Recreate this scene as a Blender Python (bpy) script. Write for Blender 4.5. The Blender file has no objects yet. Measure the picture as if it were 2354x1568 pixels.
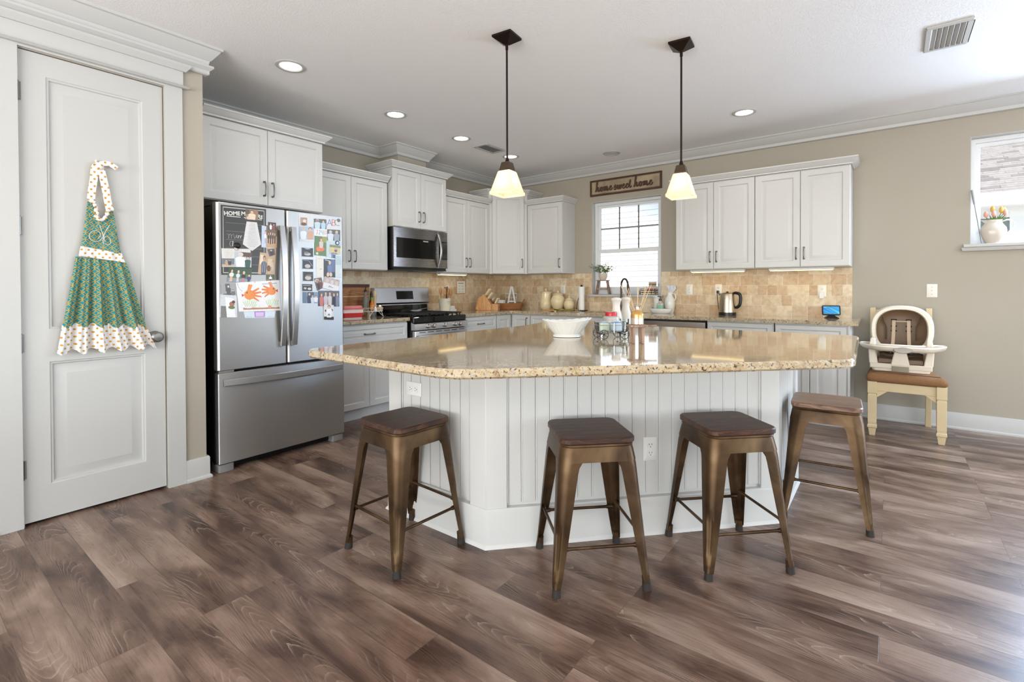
import bpy, bmesh, math, random
from mathutils import Vector, Matrix
PI = math.pi
R = math.radians
SC = bpy.context.scene
COL = SC.collection
rnd = random.Random(7)

# ------------------------------------------------------------------ camera, sky, sun, added area lamps, exposure
FPX, W, H = 1130.88, 2354, 1568
CAMP = Vector((4.4509, -5.6006, 1.20605))
YAW, PIT, ROL, PPY = 0.654146, -0.0118213, -0.0034934, 675.85
_f = Vector((-math.sin(YAW) * math.cos(PIT), math.cos(YAW) * math.cos(PIT), math.sin(PIT)))
_r = Vector((math.cos(YAW), math.sin(YAW), 0))
_u = _r.cross(_f)
CR = math.cos(ROL) * _r + math.sin(ROL) * _u
CU = -math.sin(ROL) * _r + math.cos(ROL) * _u
CF = _f
cam_data = bpy.data.cameras.new('camera')
cam = bpy.data.objects.new('camera', cam_data)
COL.objects.link(cam)
cam_data.sensor_width = 36
cam_data.sensor_fit = 'HORIZONTAL'
cam_data.lens = FPX * 36 / W
cam_data.shift_y = -(H / 2 - PPY) / W
cam_data.clip_start = 0.05
m4 = Matrix((CR, CU, -CF)).transposed().to_4x4()
m4.translation = CAMP
cam.matrix_world = m4
SC.camera = cam

wd = bpy.data.worlds.new('sky')
SC.world = wd
wd.use_nodes = True
wn = wd.node_tree.nodes
sky = wn.new('ShaderNodeTexSky')
sky.sky_type = 'NISHITA'
sky.sun_disc = False
sky.sun_elevation = R(52)
sky.sun_rotation = R(200)
wd.node_tree.links.new(sky.outputs[0], wn['Background'].inputs[0])
wn['Background'].inputs[1].default_value = 0.3

def light(kind, name, loc, energy, color=(1, 1, 1), rot=(0, 0, 0), **kw):
    d = bpy.data.lights.new(name, kind)
    d.energy = energy
    d.color = color
    for k, v in kw.items():
        setattr(d, k, v)
    o = bpy.data.objects.new(name, d)
    o.location = loc
    o.rotation_euler = rot
    COL.objects.link(o)
    return o

light('SUN', 'sun', (3, -6, 12), 5.5, (1, .96, .9), (R(40), 0, R(12)), angle=R(.6))
# two added area lamps at unseen openings, tilted up to brighten the ceiling
light('AREA', 'added_uplight_behind', (4.6, -9.45, 1.25), 385, (.965, .985, 1), (R(156), 0, 0), shape='RECTANGLE', size=5.4, size_y=2.2)
light('AREA', 'added_uplight_right', (8.95, -4.6, 1.3), 62, (.965, .985, 1), (R(130), 0, R(90)), shape='RECTANGLE', size=5.0, size_y=2.2)
light('AREA', 'added_lamp_assumed_door', (8.0, .05, 1.15), 110, (.78, .88, 1), (R(104), 0, R(180)), shape='RECTANGLE', size=1.6, size_y=2.1)  # added lamp at an assumed, unseen patio door, for reflections on steel and floor
light('AREA', 'added_sheen_lamp_window', (5.92, .064, 2.0), 95, (.55, .73, 1), (R(56), 0, R(180)), shape='RECTANGLE', size=.9, size_y=.8)  # added bluish lamp in the window's unseen part, for the floor's blue sheen

SC.view_settings.view_transform = 'Standard'
SC.view_settings.look = 'None'
SC.view_settings.gamma = 1
SC.view_settings.use_curve_mapping = False
SC.view_settings.exposure = 0.64

# ------------------------------------------------------------------ helpers
def bp(u, v, ax, val):
    d = CR * ((u - 1177) / FPX) - CU * ((v - PPY) / FPX) + CF
    i = 'xyz'.index(ax)
    return CAMP + d * ((val - CAMP[i]) / d[i])

def lin(c):
    return tuple(((x / 255) / 12.92 if x / 255 <= .04045 else ((x / 255 + .055) / 1.055) ** 2.4) for x in c[:3]) + (1,)

class MB:
    def __init__(s):
        s.v = []; s.f = []; s.fm = []; s.fc = []
        s.M = Matrix.Identity(4); s.mi = 0; s.col = None; s.usecol = False
    def V(s, p):
        s.v.append(s.M @ Vector(p)); return len(s.v) - 1
    def F(s, idx):
        s.f.append(idx); s.fm.append(s.mi); s.fc.append(s.col or (1, 1, 1, 1))
        if s.col: s.usecol = True
    def poly(s, pts):
        s.F([s.V(p) for p in pts])
    def loft(s, rings, cap0=True, cap1=True, closed=True):
        ids = [[s.V(p) for p in r] for r in rings]
        n = len(ids[0])
        for a, b in zip(ids, ids[1:]):
            for i in range(n if closed else n - 1):
                j = (i + 1) % n
                s.F([a[i], a[j], b[j], b[i]])
        if cap0: s.F(ids[0][::-1])
        if cap1: s.F(ids[-1])
    def box(s, x0, y0, z0, x1, y1, z1):
        s.loft([[(x0, y0, z0), (x1, y0, z0), (x1, y1, z0), (x0, y1, z0)], [(x0, y0, z1), (x1, y0, z1), (x1, y1, z1), (x0, y1, z1)]])
    def rbox(s, x0, y0, z0, x1, y1, z1, r=.01, n=4, e=0):
        pts = rrect(x0, y0, x1, y1, r, n)
        if e:
            q = rrect(x0 + e, y0 + e, x1 - e, y1 - e, max(r - e, .001), n)
            s.loft([[(a, b, z0) for a, b in q], [(a, b, z0 + e) for a, b in pts], [(a, b, z1 - e) for a, b in pts], [(a, b, z1) for a, b in q]])
        else:
            s.loft([[(a, b, z0) for a, b in pts], [(a, b, z1) for a, b in pts]])
    def prism(s, pts, z0, z1, e=0):
        if e:
            c = inset(pts, e)
            s.loft([[(a, b, z0) for a, b in c], [(a, b, z0 + e) for a, b in pts], [(a, b, z1 - e) for a, b in pts], [(a, b, z1) for a, b in c]])
        else:
            s.loft([[(a, b, z0) for a, b in pts], [(a, b, z1) for a, b in pts]])
    def lathe(s, prof, c=(0, 0, 0), n=24, sx=1, sy=1, cap0=True, cap1=True):
        s.loft([[(c[0] + r * sx * math.cos(2 * PI * i / n), c[1] + r * sy * math.sin(2 * PI * i / n), c[2] + z) for i in range(n)] for r, z in prof], cap0, cap1)
    def cyl(s, p0, p1, r0, r1=None, n=12):
        s.tube([p0, p1], [r0, r0 if r1 is None else r1], n)
    def tube(s, path, r, n=8, closed=False, flat=1.0, cap=True):
        P = [Vector(p) for p in path]
        m = len(P)
        rr = r if isinstance(r, (list, tuple)) else [r] * m
        rings = []
        prev = None
        for i in range(m):
            if closed:
                t = P[(i + 1) % m] - P[i - 1]
            else:
                t = P[min(i + 1, m - 1)] - P[max(i - 1, 0)]
            if t.length < 1e-9: t = Vector((0, 0, 1))
            t.normalize()
            if prev is None:
                a = Vector((0, 0, 1)) if abs(t.z) < .9 else Vector((1, 0, 0))
            else:
                a = prev
            b = t.cross(a)
            if b.length < 1e-6: b = t.orthogonal()
            b.normalize()
            a = b.cross(t).normalized()
            prev = a
            rings.append([tuple(P[i] + (b * math.cos(2 * PI * k / n) + a * math.sin(2 * PI * k / n) * flat) * rr[i]) for k in range(n)])
        if closed:
            rings.append(rings[0]); s.loft(rings, False, False)
        else:
            s.loft(rings, cap, cap)
    def sphere(s, c, r, n=12, sx=1, sy=1, sz=1):
        m = max(4, n // 2)
        prof = [(max(r * math.sin(PI * i / m), 1e-4), -r * sz * math.cos(PI * i / m)) for i in range(m + 1)]
        s.lathe(prof, c, n, sx, sy)
    def sweep(s, prof, path, closed=False, cap=True):
        P = [Vector((p[0], p[1])) for p in path]
        z = path[0][2] if len(path[0]) > 2 else 0
        rings = []
        m = len(P)
        for i in range(m):
            ns = []
            if i > 0 or closed:
                d = (P[i] - P[i - 1]).normalized(); ns.append(Vector((d.y, -d.x)))
            if i < m - 1 or closed:
                d = (P[(i + 1) % m] - P[i]).normalized(); ns.append(Vector((d.y, -d.x)))
            nn = sum(ns, Vector((0, 0)))
            nn.normalize()
            k = 1 / max(.2, nn.dot(ns[0]))
            rings.append([(P[i].x + nn.x * o * k, P[i].y + nn.y * o * k, z + h) for o, h in prof])
        if closed: rings.append(rings[0])
        s.loft(rings, cap and not closed, cap and not closed)
    def build(s, name, mat, parent=None, smooth=35, bevel=0, seg=2, tag=None):
        me = bpy.data.meshes.new(name)
        me.from_pydata([tuple(v) for v in s.v], [], s.f)
        for m in (mat if isinstance(mat, (list, tuple)) else [mat]):
            me.materials.append(m)
        for p, k in zip(me.polygons, s.fm):
            p.material_index = k
        if s.usecol:
            ca = me.color_attributes.new('Print', 'FLOAT_COLOR', 'CORNER')
            i = 0
            for p, c in zip(me.polygons, s.fc):
                for _ in range(p.loop_total):
                    ca.data[i].color = c; i += 1
        bm = bmesh.new(); bm.from_mesh(me)
        bmesh.ops.remove_doubles(bm, verts=bm.verts, dist=1e-6)
        bmesh.ops.recalc_face_normals(bm, faces=bm.faces)
        bm.to_mesh(me); bm.free()
        if smooth:
            for p in me.polygons: p.use_smooth = True
            me.set_sharp_from_angle(angle=R(smooth))
        o = bpy.data.objects.new(name, me)
        COL.objects.link(o)
        if parent: o.parent = parent
        if bevel:
            b = o.modifiers.new('Bevel', 'BEVEL'); b.width = bevel; b.segments = seg; b.limit_method = 'ANGLE'; b.angle_limit = R(40)
            b.harden_normals = False
        return o

def rrect(x0, y0, x1, y1, r, n=4):
    out = []
    for cx, cy, a in ((x1 - r, y0 + r, -90), (x1 - r, y1 - r, 0), (x0 + r, y1 - r, 90), (x0 + r, y0 + r, 180)):
        for i in range(n + 1):
            t = R(a + 90 * i / n)
            out.append((cx + r * math.cos(t), cy + r * math.sin(t)))
    return out

def inset(pts, e):
    out = []
    n = len(pts)
    for i in range(n):
        a, b, c = Vector(pts[i - 1]), Vector(pts[i]), Vector(pts[(i + 1) % n])
        d1, d2 = (b - a), (c - b)
        if d1.length < 1e-9: d1 = d2
        if d2.length < 1e-9: d2 = d1
        n1 = Vector((-d1.y, d1.x)).normalized(); n2 = Vector((-d2.y, d2.x)).normalized()
        m = n1 + n2
        m.normalize()
        out.append(tuple(b + m * (e / max(.3, m.dot(n1)))))
    return out

def roundpoly(pts, rs, n=6):
    out = []
    k = len(pts)
    for i in range(k):
        p0, p, p1 = Vector(pts[i - 1]), Vector(pts[i]), Vector(pts[(i + 1) % k])
        r = rs[i] if isinstance(rs, (list, tuple)) else rs
        if r <= 0: out.append(tuple(p)); continue
        d0 = (p0 - p).normalized(); d1 = (p1 - p).normalized()
        a = p + d0 * r; b = p + d1 * r
        for j in range(n + 1):
            t = j / n
            out.append(tuple(a * (1 - t) ** 2 + p * 2 * t * (1 - t) + b * t * t))
    return out

def catmull(pts, n=6):
    P = [Vector(p) for p in pts]
    out = []
    for i in range(len(P) - 1):
        p0, p1, p2, p3 = P[max(i - 1, 0)], P[i], P[i + 1], P[min(i + 2, len(P) - 1)]
        for j in range(n):
            t = j / n
            out.append(.5 * ((2 * p1) + (p2 - p0) * t + (2 * p0 - 5 * p1 + 4 * p2 - p3) * t * t + (3 * p1 - p0 - 3 * p2 + p3) * t ** 3))
    out.append(P[-1])
    return out

def tag(o, label, cat, group=None):
    o['label'] = label; o['category'] = cat
    if group: o['group'] = group
    return o

def struct(o):
    o['kind'] = 'structure'
    return o

def thing(name, label, cat, loc=(0, 0, 0), rz=0, group=None):
    o = bpy.data.objects.new(name, None)
    o.empty_display_size = .1
    COL.objects.link(o)
    o.location = loc; o.rotation_euler = (0, 0, rz)
    return tag(o, label, cat, group)

def kids(o):
    return [c for c in bpy.data.objects if c.parent == o]

def dup(root, loc, rz, label, group=None):
    def cp(o, par):
        c = o.copy(); COL.objects.link(c)
        if par: c.parent = par
        for k in kids(o):
            cp(k, c)
        return c
    r = cp(root, None)
    r.location = loc; r.rotation_euler = (0, 0, rz); r['label'] = label
    if group: r['group'] = group
    return r

def text_mesh(name, body, size, mat, parent=None, M=Matrix.Identity(4), ext=.0006, align='CENTER', bold=0, width=None):
    cu = bpy.data.curves.new(name, 'FONT')
    cu.body = body; cu.size = size; cu.extrude = ext; cu.align_x = align; cu.align_y = 'CENTER'; cu.offset = bold
    cu.resolution_u = 3
    t = bpy.data.objects.new(name, cu)
    COL.objects.link(t)
    bpy.context.view_layer.update()
    me = bpy.data.meshes.new_from_object(t.evaluated_get(bpy.context.evaluated_depsgraph_get()))
    bpy.data.objects.remove(t)
    if width:
        xs = [v.co.x for v in me.vertices]
        k = width / max(1e-6, max(xs) - min(xs))
        me.transform(Matrix.Diagonal((k, 1, 1, 1)))
    me.transform(M)
    me.name = name
    me.materials.clear(); me.materials.append(mat)
    o = bpy.data.objects.new(name, me)
    COL.objects.link(o)
    if parent: o.parent = parent
    return o

# text frames: local x along the sign, z up, facing -y / facing +x
FACE_NY = Matrix.Rotation(PI / 2, 4, 'X')
FACE_PX = Matrix.Rotation(PI / 2, 4, 'Z') @ Matrix.Rotation(PI / 2, 4, 'X')

# ------------------------------------------------------------------ materials
def newmat(name):
    m = bpy.data.materials.new(name)
    m.use_nodes = True
    return m, m.node_tree.nodes, m.node_tree.links, m.node_tree.nodes['Principled BSDF']

def P(name, c, rough=.5, metal=0, var=.04, scale=12, bump=0, bscale=120, spec=.5, trans=0, ior=1.45, coat=0, emit=None, es=0, alpha=1, stretch=(1, 1, 1)):
    m, N, L, b = newmat(name)
    c = lin(c)
    tc = N.new('ShaderNodeTexCoord'); mp = N.new('ShaderNodeMapping')
    mp.inputs['Scale'].default_value = stretch
    L.new(tc.outputs['Object'], mp.inputs[0])
    nz = N.new('ShaderNodeTexNoise'); nz.inputs['Scale'].default_value = scale; nz.inputs['Detail'].default_value = 3
    L.new(mp.outputs[0], nz.inputs[0])
    mx = N.new('ShaderNodeMix'); mx.data_type = 'RGBA'
    mx.inputs[6].default_value = tuple(x * (1 - var) for x in c[:3]) + (1,)
    mx.inputs[7].default_value = tuple(min(1, x * (1 + var)) for x in c[:3]) + (1,)
    L.new(nz.outputs[0], mx.inputs[0]); L.new(mx.outputs[2], b.inputs['Base Color'])
    b.inputs['Roughness'].default_value = rough; b.inputs['Metallic'].default_value = metal
    b.inputs['Specular IOR Level'].default_value = spec
    b.inputs['Transmission Weight'].default_value = trans; b.inputs['IOR'].default_value = ior
    b.inputs['Coat Weight'].default_value = coat
    b.inputs['Alpha'].default_value = alpha
    if emit:
        b.inputs['Emission Color'].default_value = lin(emit); b.inputs['Emission Strength'].default_value = es
    if bump:
        n2 = N.new('ShaderNodeTexNoise'); n2.inputs['Scale'].default_value = bscale; n2.inputs['Detail'].default_value = 4
        L.new(mp.outputs[0], n2.inputs[0])
        bu = N.new('ShaderNodeBump'); bu.inputs['Strength'].default_value = bump; bu.inputs['Distance'].default_value = .004
        L.new(n2.outputs[0], bu.inputs['Height']); L.new(bu.outputs[0], b.inputs['Normal'])
    return m

def ramp(N, stops):
    r = N.new('ShaderNodeValToRGB')
    e = r.color_ramp.elements
    while len(e) < len(stops): e.new(.5)
    for k, (p, c) in zip(e, stops):
        k.position = p; k.color = lin(c)
    return r

def mathn(N, L, op, a, b=None, clamp=False):
    n = N.new('ShaderNodeMath'); n.operation = op; n.use_clamp = clamp
    for i, x in enumerate((a, b)):
        if x is None: continue
        if isinstance(x, (int, float)): n.inputs[i].default_value = x
        else: L.new(x, n.inputs[i])
    return n.outputs[0]

def mixc(N, L, f, a, b, blend='MIX'):
    n = N.new('ShaderNodeMix'); n.data_type = 'RGBA'; n.blend_type = blend
    for i, x in ((0, f), (6, a), (7, b)):
        if isinstance(x, (int, float)): n.inputs[i].default_value = x
        elif isinstance(x, tuple): n.inputs[i].default_value = x
        else: L.new(x, n.inputs[i])
    return n.outputs[2]

def floor_mat():
    m, N, L, b = newmat('floor_planks')
    tc = N.new('ShaderNodeTexCoord')
    br = N.new('ShaderNodeTexBrick')
    br.offset = .37; br.offset_frequency = 3
    br.inputs['Scale'].default_value = 1; br.inputs['Brick Width'].default_value = 1.22; br.inputs['Row Height'].default_value = .152
    br.inputs['Mortar Size'].default_value = .0012; br.inputs['Mortar Smooth'].default_value = .6; br.inputs['Bias'].default_value = 0
    br.inputs['Color1'].default_value = (0, 0, 0, 1); br.inputs['Color2'].default_value = (1, 1, 1, 1); br.inputs['Mortar'].default_value = (.5, .5, .5, 1)
    L.new(tc.outputs['Object'], br.inputs[0])
    # shift the grain by plank
    sx = N.new('ShaderNodeSeparateColor'); L.new(br.outputs['Color'], sx.inputs[0])
    cb = N.new('ShaderNodeCombineXYZ')
    L.new(mathn(N, L, 'MULTIPLY', sx.outputs[0], 37.0), cb.inputs[0]); L.new(mathn(N, L, 'MULTIPLY', sx.outputs[0], 11.0), cb.inputs[1])
    va = N.new('ShaderNodeVectorMath'); va.operation = 'ADD'
    L.new(tc.outputs['Object'], va.inputs[0]); L.new(cb.outputs[0], va.inputs[1])
    def nz(sc, scale, det, rough=.55, dist=0):
        mp = N.new('ShaderNodeMapping'); mp.inputs['Scale'].default_value = sc
        L.new(va.outputs[0], mp.inputs[0])
        n = N.new('ShaderNodeTexNoise'); n.inputs['Scale'].default_value = scale; n.inputs['Detail'].default_value = det
        n.inputs['Roughness'].default_value = rough; n.inputs['Distortion'].default_value = dist
        L.new(mp.outputs[0], n.inputs[0]); return n.outputs[0]
    cloud = nz((1, 3.0, 1), 1.7, 5, .6, .5)
    fine = nz((1.3, 46, 1), 3, 4)
    # cathedral rings
    mp = N.new('ShaderNodeMapping'); mp.inputs['Scale'].default_value = (1.3, 6.5, 1); L.new(va.outputs[0], mp.inputs[0])
    warp = N.new('ShaderNodeTexNoise'); warp.inputs['Scale'].default_value = 1.2; warp.inputs['Detail'].default_value = 2; L.new(mp.outputs[0], warp.inputs[0])
    sp = N.new('ShaderNodeSeparateXYZ'); L.new(tc.outputs['Object'], sp.inputs[0])
    yl = mathn(N, L, 'SUBTRACT', mathn(N, L, 'FRACT', mathn(N, L, 'MULTIPLY', sp.outputs[1], 1 / .152)), .5)
    yl = mathn(N, L, 'ADD', yl, mathn(N, L, 'SUBTRACT', mathn(N, L, 'MULTIPLY', sx.outputs[0], .7), .35))
    sgn = mathn(N, L, 'SIGN', mathn(N, L, 'SUBTRACT', sx.outputs[0], .5))
    f0 = mathn(N, L, 'ADD', mathn(N, L, 'MULTIPLY', mathn(N, L, 'MULTIPLY', sp.outputs[0], sgn), 2.2), mathn(N, L, 'MULTIPLY', mathn(N, L, 'MULTIPLY', yl, yl), 4.6))
    f0 = mathn(N, L, 'ADD', f0, mathn(N, L, 'MULTIPLY', warp.outputs[0], 1.5))
    f0 = mathn(N, L, 'ADD', f0, mathn(N, L, 'MULTIPLY', nz((5, 16, 1), 2.2, 3), .16))
    ring = mathn(N, L, 'FRACT', mathn(N, L, 'MULTIPLY', f0, 5.5))
    ringl = mathn(N, L, 'MULTIPLY', mathn(N, L, 'POWER', ring, 9.0), mathn(N, L, 'MULTIPLY', mathn(N, L, 'SUBTRACT', nz((1, 3.0, 1), 2.3, 2), .47), 7.0, True))
    base = ramp(N, [(.0, (40, 27, 21)), (.3, (74, 53, 43)), (.52, (112, 88, 74)), (.75, (146, 123, 108)), (1, (172, 151, 135))])
    v = mathn(N, L, 'ADD', mathn(N, L, 'MULTIPLY', cloud, 1.65), mathn(N, L, 'MULTIPLY', fine, .3))
    v = mathn(N, L, 'ADD', v, mathn(N, L, 'MULTIPLY', sx.outputs[0], .17))
    v = mathn(N, L, 'SUBTRACT', v, .55)
    L.new(v, base.inputs[0])
    c = mixc(N, L, mathn(N, L, 'MULTIPLY', ringl, .5), base.outputs[0], lin((206, 188, 168)))
    c = mixc(N, L, mathn(N, L, 'MULTIPLY', br.outputs['Fac'], .55), c, lin((50, 38, 32)))
    L.new(c, b.inputs['Base Color'])
    ro = mathn(N, L, 'ADD', mathn(N, L, 'MULTIPLY', fine, .2), .2)
    L.new(ro, b.inputs['Roughness'])
    b.inputs['Specular IOR Level'].default_value = .5
    bu = N.new('ShaderNodeBump'); bu.inputs['Strength'].default_value = .22; bu.inputs['Distance'].default_value = .002
    hh = mathn(N, L, 'SUBTRACT', fine, mathn(N, L, 'MULTIPLY', br.outputs['Fac'], 1.0))
    L.new(hh, bu.inputs['Height']); L.new(bu.outputs[0], b.inputs['Normal'])
    return m

def granite_mat():
    m, N, L, b = newmat('granite')
    tc = N.new('ShaderNodeTexCoord')
    def nz(scale, det, rough=.6, dist=0):
        n = N.new('ShaderNodeTexNoise'); n.inputs['Scale'].default_value = scale; n.inputs['Detail'].default_value = det
        n.inputs['Roughness'].default_value = rough; n.inputs['Distortion'].default_value = dist
        L.new(tc.outputs['Object'], n.inputs[0]); return n.outputs[0]
    base = ramp(N, [(.3, (134, 109, 82)), (.45, (173, 152, 120)), (.56, (190, 173, 142)), (.72, (176, 168, 150))])
    L.new(nz(26, 7, .7, .6), base.inputs[0])
    sp = ramp(N, [(.56, (0, 0, 0)), (.63, (255, 255, 255))])
    L.new(nz(120, 5, .6, .5), sp.inputs[0])
    c = mixc(N, L, mathn(N, L, 'MULTIPLY', sp.outputs[0], .6), base.outputs[0], lin((112, 84, 62)))
    sp2 = ramp(N, [(.585, (0, 0, 0)), (.64, (255, 255, 255))])
    L.new(nz(85, 3, .5, .2), sp2.inputs[0])
    c = mixc(N, L, mathn(N, L, 'MULTIPLY', sp2.outputs[0], .88), c, lin((52, 34, 30)))
    sp3 = ramp(N, [(.54, (0, 0, 0)), (.64, (255, 255, 255))])
    L.new(nz(60, 4, .6, .5), sp3.inputs[0])
    c = mixc(N, L, mathn(N, L, 'MULTIPLY', sp3.outputs[0], .75), c, lin((168, 164, 156)))
    L.new(c, b.inputs['Base Color'])
    b.inputs['Roughness'].default_value = .07
    b.inputs['Specular IOR Level'].default_value = .75
    b.inputs['Coat Weight'].default_value = .3
    b.inputs['Coat Roughness'].default_value = .04
    return m

def tile_mat(name, axis):
    m, N, L, b = newmat(name)
    tc = N.new('ShaderNodeTexCoord')
    s = N.new('ShaderNodeSeparateXYZ'); L.new(tc.outputs['Object'], s.inputs[0])
    cb = N.new('ShaderNodeCombineXYZ'); L.new(s.outputs['XYZ'.index(axis)], cb.inputs[0]); L.new(mathn(N, L, 'SUBTRACT', s.outputs[2], .915), cb.inputs[1])
    br = N.new('ShaderNodeTexBrick'); br.offset = .4; br.offset_frequency = 2; br.squash = 1.45; br.squash_frequency = 3
    L.new(cb.outputs[0], br.inputs[0])
    br.inputs['Scale'].default_value = 1; br.inputs['Brick Width'].default_value = .092; br.inputs['Row Height'].default_value = .104
    br.inputs['Mortar Size'].default_value = .003; br.inputs['Mortar Smooth'].default_value = .5
    br.inputs['Color1'].default_value = lin((200, 170, 134)); br.inputs['Color2'].default_value = lin((230, 214, 184)); br.inputs['Mortar'].default_value = lin((230, 220, 200))
    nz = N.new('ShaderNodeTexNoise'); nz.inputs['Scale'].default_value = 22; nz.inputs['Detail'].default_value = 6; nz.inputs['Distortion'].default_value = .6
    L.new(tc.outputs['Object'], nz.inputs[0])
    r = ramp(N, [(.3, (226, 216, 204)), (.6, (255, 255, 255))])
    L.new(nz.outputs[0], r.inputs[0])
    L.new(mixc(N, L, .8, br.outputs['Color'], r.outputs[0], 'MULTIPLY'), b.inputs['Base Color'])
    b.inputs['Roughness'].default_value = .48
    bu = N.new('ShaderNodeBump'); bu.inputs['Strength'].default_value = .5; bu.inputs['Distance'].default_value = .004
    L.new(mathn(N, L, 'SUBTRACT', mathn(N, L, 'MULTIPLY', nz.outputs[0], .35), br.outputs['Fac']), bu.inputs['Height']); L.new(bu.outputs[0], b.inputs['Normal'])
    return m

def wood_mat(name, cols, axis=(1, 14, 14), scale=3, rough=.5, ring=9, seed=0):
    m, N, L, b = newmat(name)
    tc = N.new('ShaderNodeTexCoord'); mp = N.new('ShaderNodeMapping'); mp.inputs['Scale'].default_value = axis; mp.inputs['Location'].default_value = (seed, seed * 2, seed * 3)
    oi = N.new('ShaderNodeObjectInfo')
    va = N.new('ShaderNodeVectorMath'); va.operation = 'ADD'
    cb = N.new('ShaderNodeCombineXYZ'); L.new(mathn(N, L, 'MULTIPLY', oi.outputs['Random'], 9), cb.inputs[0]); L.new(mathn(N, L, 'MULTIPLY', oi.outputs['Random'], 5), cb.inputs[1])
    L.new(tc.outputs['Object'], va.inputs[0]); L.new(cb.outputs[0], va.inputs[1]); L.new(va.outputs[0], mp.inputs[0])
    n = N.new('ShaderNodeTexNoise'); n.inputs['Scale'].default_value = scale; n.inputs['Detail'].default_value = 5; n.inputs['Distortion'].default_value = .5
    L.new(mp.outputs[0], n.inputs[0])
    rg = mathn(N, L, 'FRACT', mathn(N, L, 'MULTIPLY', n.outputs[0], ring))
    f = mathn(N, L, 'ADD', mathn(N, L, 'MULTIPLY', n.outputs[0], .62), mathn(N, L, 'MULTIPLY', rg, .33))
    r = ramp(N, [(.15, cols[0]), (.5, cols[1]), (.85, cols[2])])
    L.new(f, r.inputs[0]); L.new(r.outputs[0], b.inputs['Base Color'])
    b.inputs['Roughness'].default_value = rough
    bu = N.new('ShaderNodeBump'); bu.inputs['Strength'].default_value = .15; bu.inputs['Distance'].default_value = .002
    L.new(f, bu.inputs['Height']); L.new(bu.outputs[0], b.inputs['Normal'])
    return m

def steel_mat(name, c, rough, stretch, amt=.12, aniso=0, met=1):
    m, N, L, b = newmat(name)
    tc = N.new('ShaderNodeTexCoord'); mp = N.new('ShaderNodeMapping'); mp.inputs['Scale'].default_value = stretch
    L.new(tc.outputs['Object'], mp.inputs[0])
    n = N.new('ShaderNodeTexNoise'); n.inputs['Scale'].default_value = 8; n.inputs['Detail'].default_value = 5
    L.new(mp.outputs[0], n.inputs[0])
    c = lin(c)
    L.new(mixc(N, L, n.outputs[0], tuple(x * .9 for x in c[:3]) + (1,), tuple(min(1, x * 1.08) for x in c[:3]) + (1,)), b.inputs['Base Color'])
    L.new(mathn(N, L, 'ADD', mathn(N, L, 'MULTIPLY', n.outputs[0], amt), rough), b.inputs['Roughness'])
    b.inputs['Metallic'].default_value = met
    if aniso:
        tg = N.new('ShaderNodeTangent'); tg.direction_type = 'RADIAL'; tg.axis = 'Z'
        L.new(tg.outputs[0], b.inputs['Tangent']); b.inputs['Anisotropic'].default_value = aniso; b.inputs['Anisotropic Rotation'].default_value = .25
    return m

def bronze_mat():
    m, N, L, b = newmat('aged_bronze_steel')
    tc = N.new('ShaderNodeTexCoord')
    n = N.new('ShaderNodeTexNoise'); n.inputs['Scale'].default_value = 5; n.inputs['Detail'].default_value = 5; n.inputs['Distortion'].default_value = .8
    L.new(tc.outputs['Object'], n.inputs[0])
    r = ramp(N, [(.3, (48, 34, 22)), (.5, (84, 63, 42)), (.7, (110, 88, 62))])
    L.new(n.outputs[0], r.inputs[0]); L.new(r.outputs[0], b.inputs['Base Color'])
    b.inputs['Metallic'].default_value = .75
    L.new(mathn(N, L, 'ADD', mathn(N, L, 'MULTIPLY', n.outputs[0], .2), .3), b.inputs['Roughness'])
    return m

def glass_pane_mat(name='window_glass', tint=(1, 1, 1, 1), refl=1.0):
    m = bpy.data.materials.new(name); m.use_nodes = True
    N, L = m.node_tree.nodes, m.node_tree.links
    N.clear()
    out = N.new('ShaderNodeOutputMaterial'); mx = N.new('ShaderNodeMixShader')
    tr = N.new('ShaderNodeBsdfTransparent'); gl = N.new('ShaderNodeBsdfGlossy'); gl.inputs['Roughness'].default_value = .02
    tr.inputs[0].default_value = tint
    fr = N.new('ShaderNodeFresnel'); fr.inputs[0].default_value = 1.45
    L.new(mathn(N, L, 'MULTIPLY', fr.outputs[0], refl, True), mx.inputs[0])
    L.new(tr.outputs[0], mx.inputs[1]); L.new(gl.outputs[0], mx.inputs[2]); L.new(mx.outputs[0], out.inputs[0])
    return m

def print_mat(rough=.35):
    m, N, L, b = newmat('printed_paper')
    a = N.new('ShaderNodeVertexColor'); a.layer_name = 'Print'
    tc = N.new('ShaderNodeTexCoord')
    n = N.new('ShaderNodeTexNoise'); n.inputs['Scale'].default_value = 140; n.inputs['Detail'].default_value = 3
    L.new(tc.outputs['Object'], n.inputs[0])
    r = ramp(N, [(.3, (228, 228, 228)), (.6, (255, 255, 255))]); L.new(n.outputs[0], r.inputs[0])
    L.new(mixc(N, L, .6, a.outputs[0], r.outputs[0], 'MULTIPLY'), b.inputs['Base Color'])
    b.inputs['Roughness'].default_value = rough
    return m

def emit_mat(name, c, s, rough=.4):
    return P(name, c, rough, emit=c, es=s, var=.01)

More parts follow.
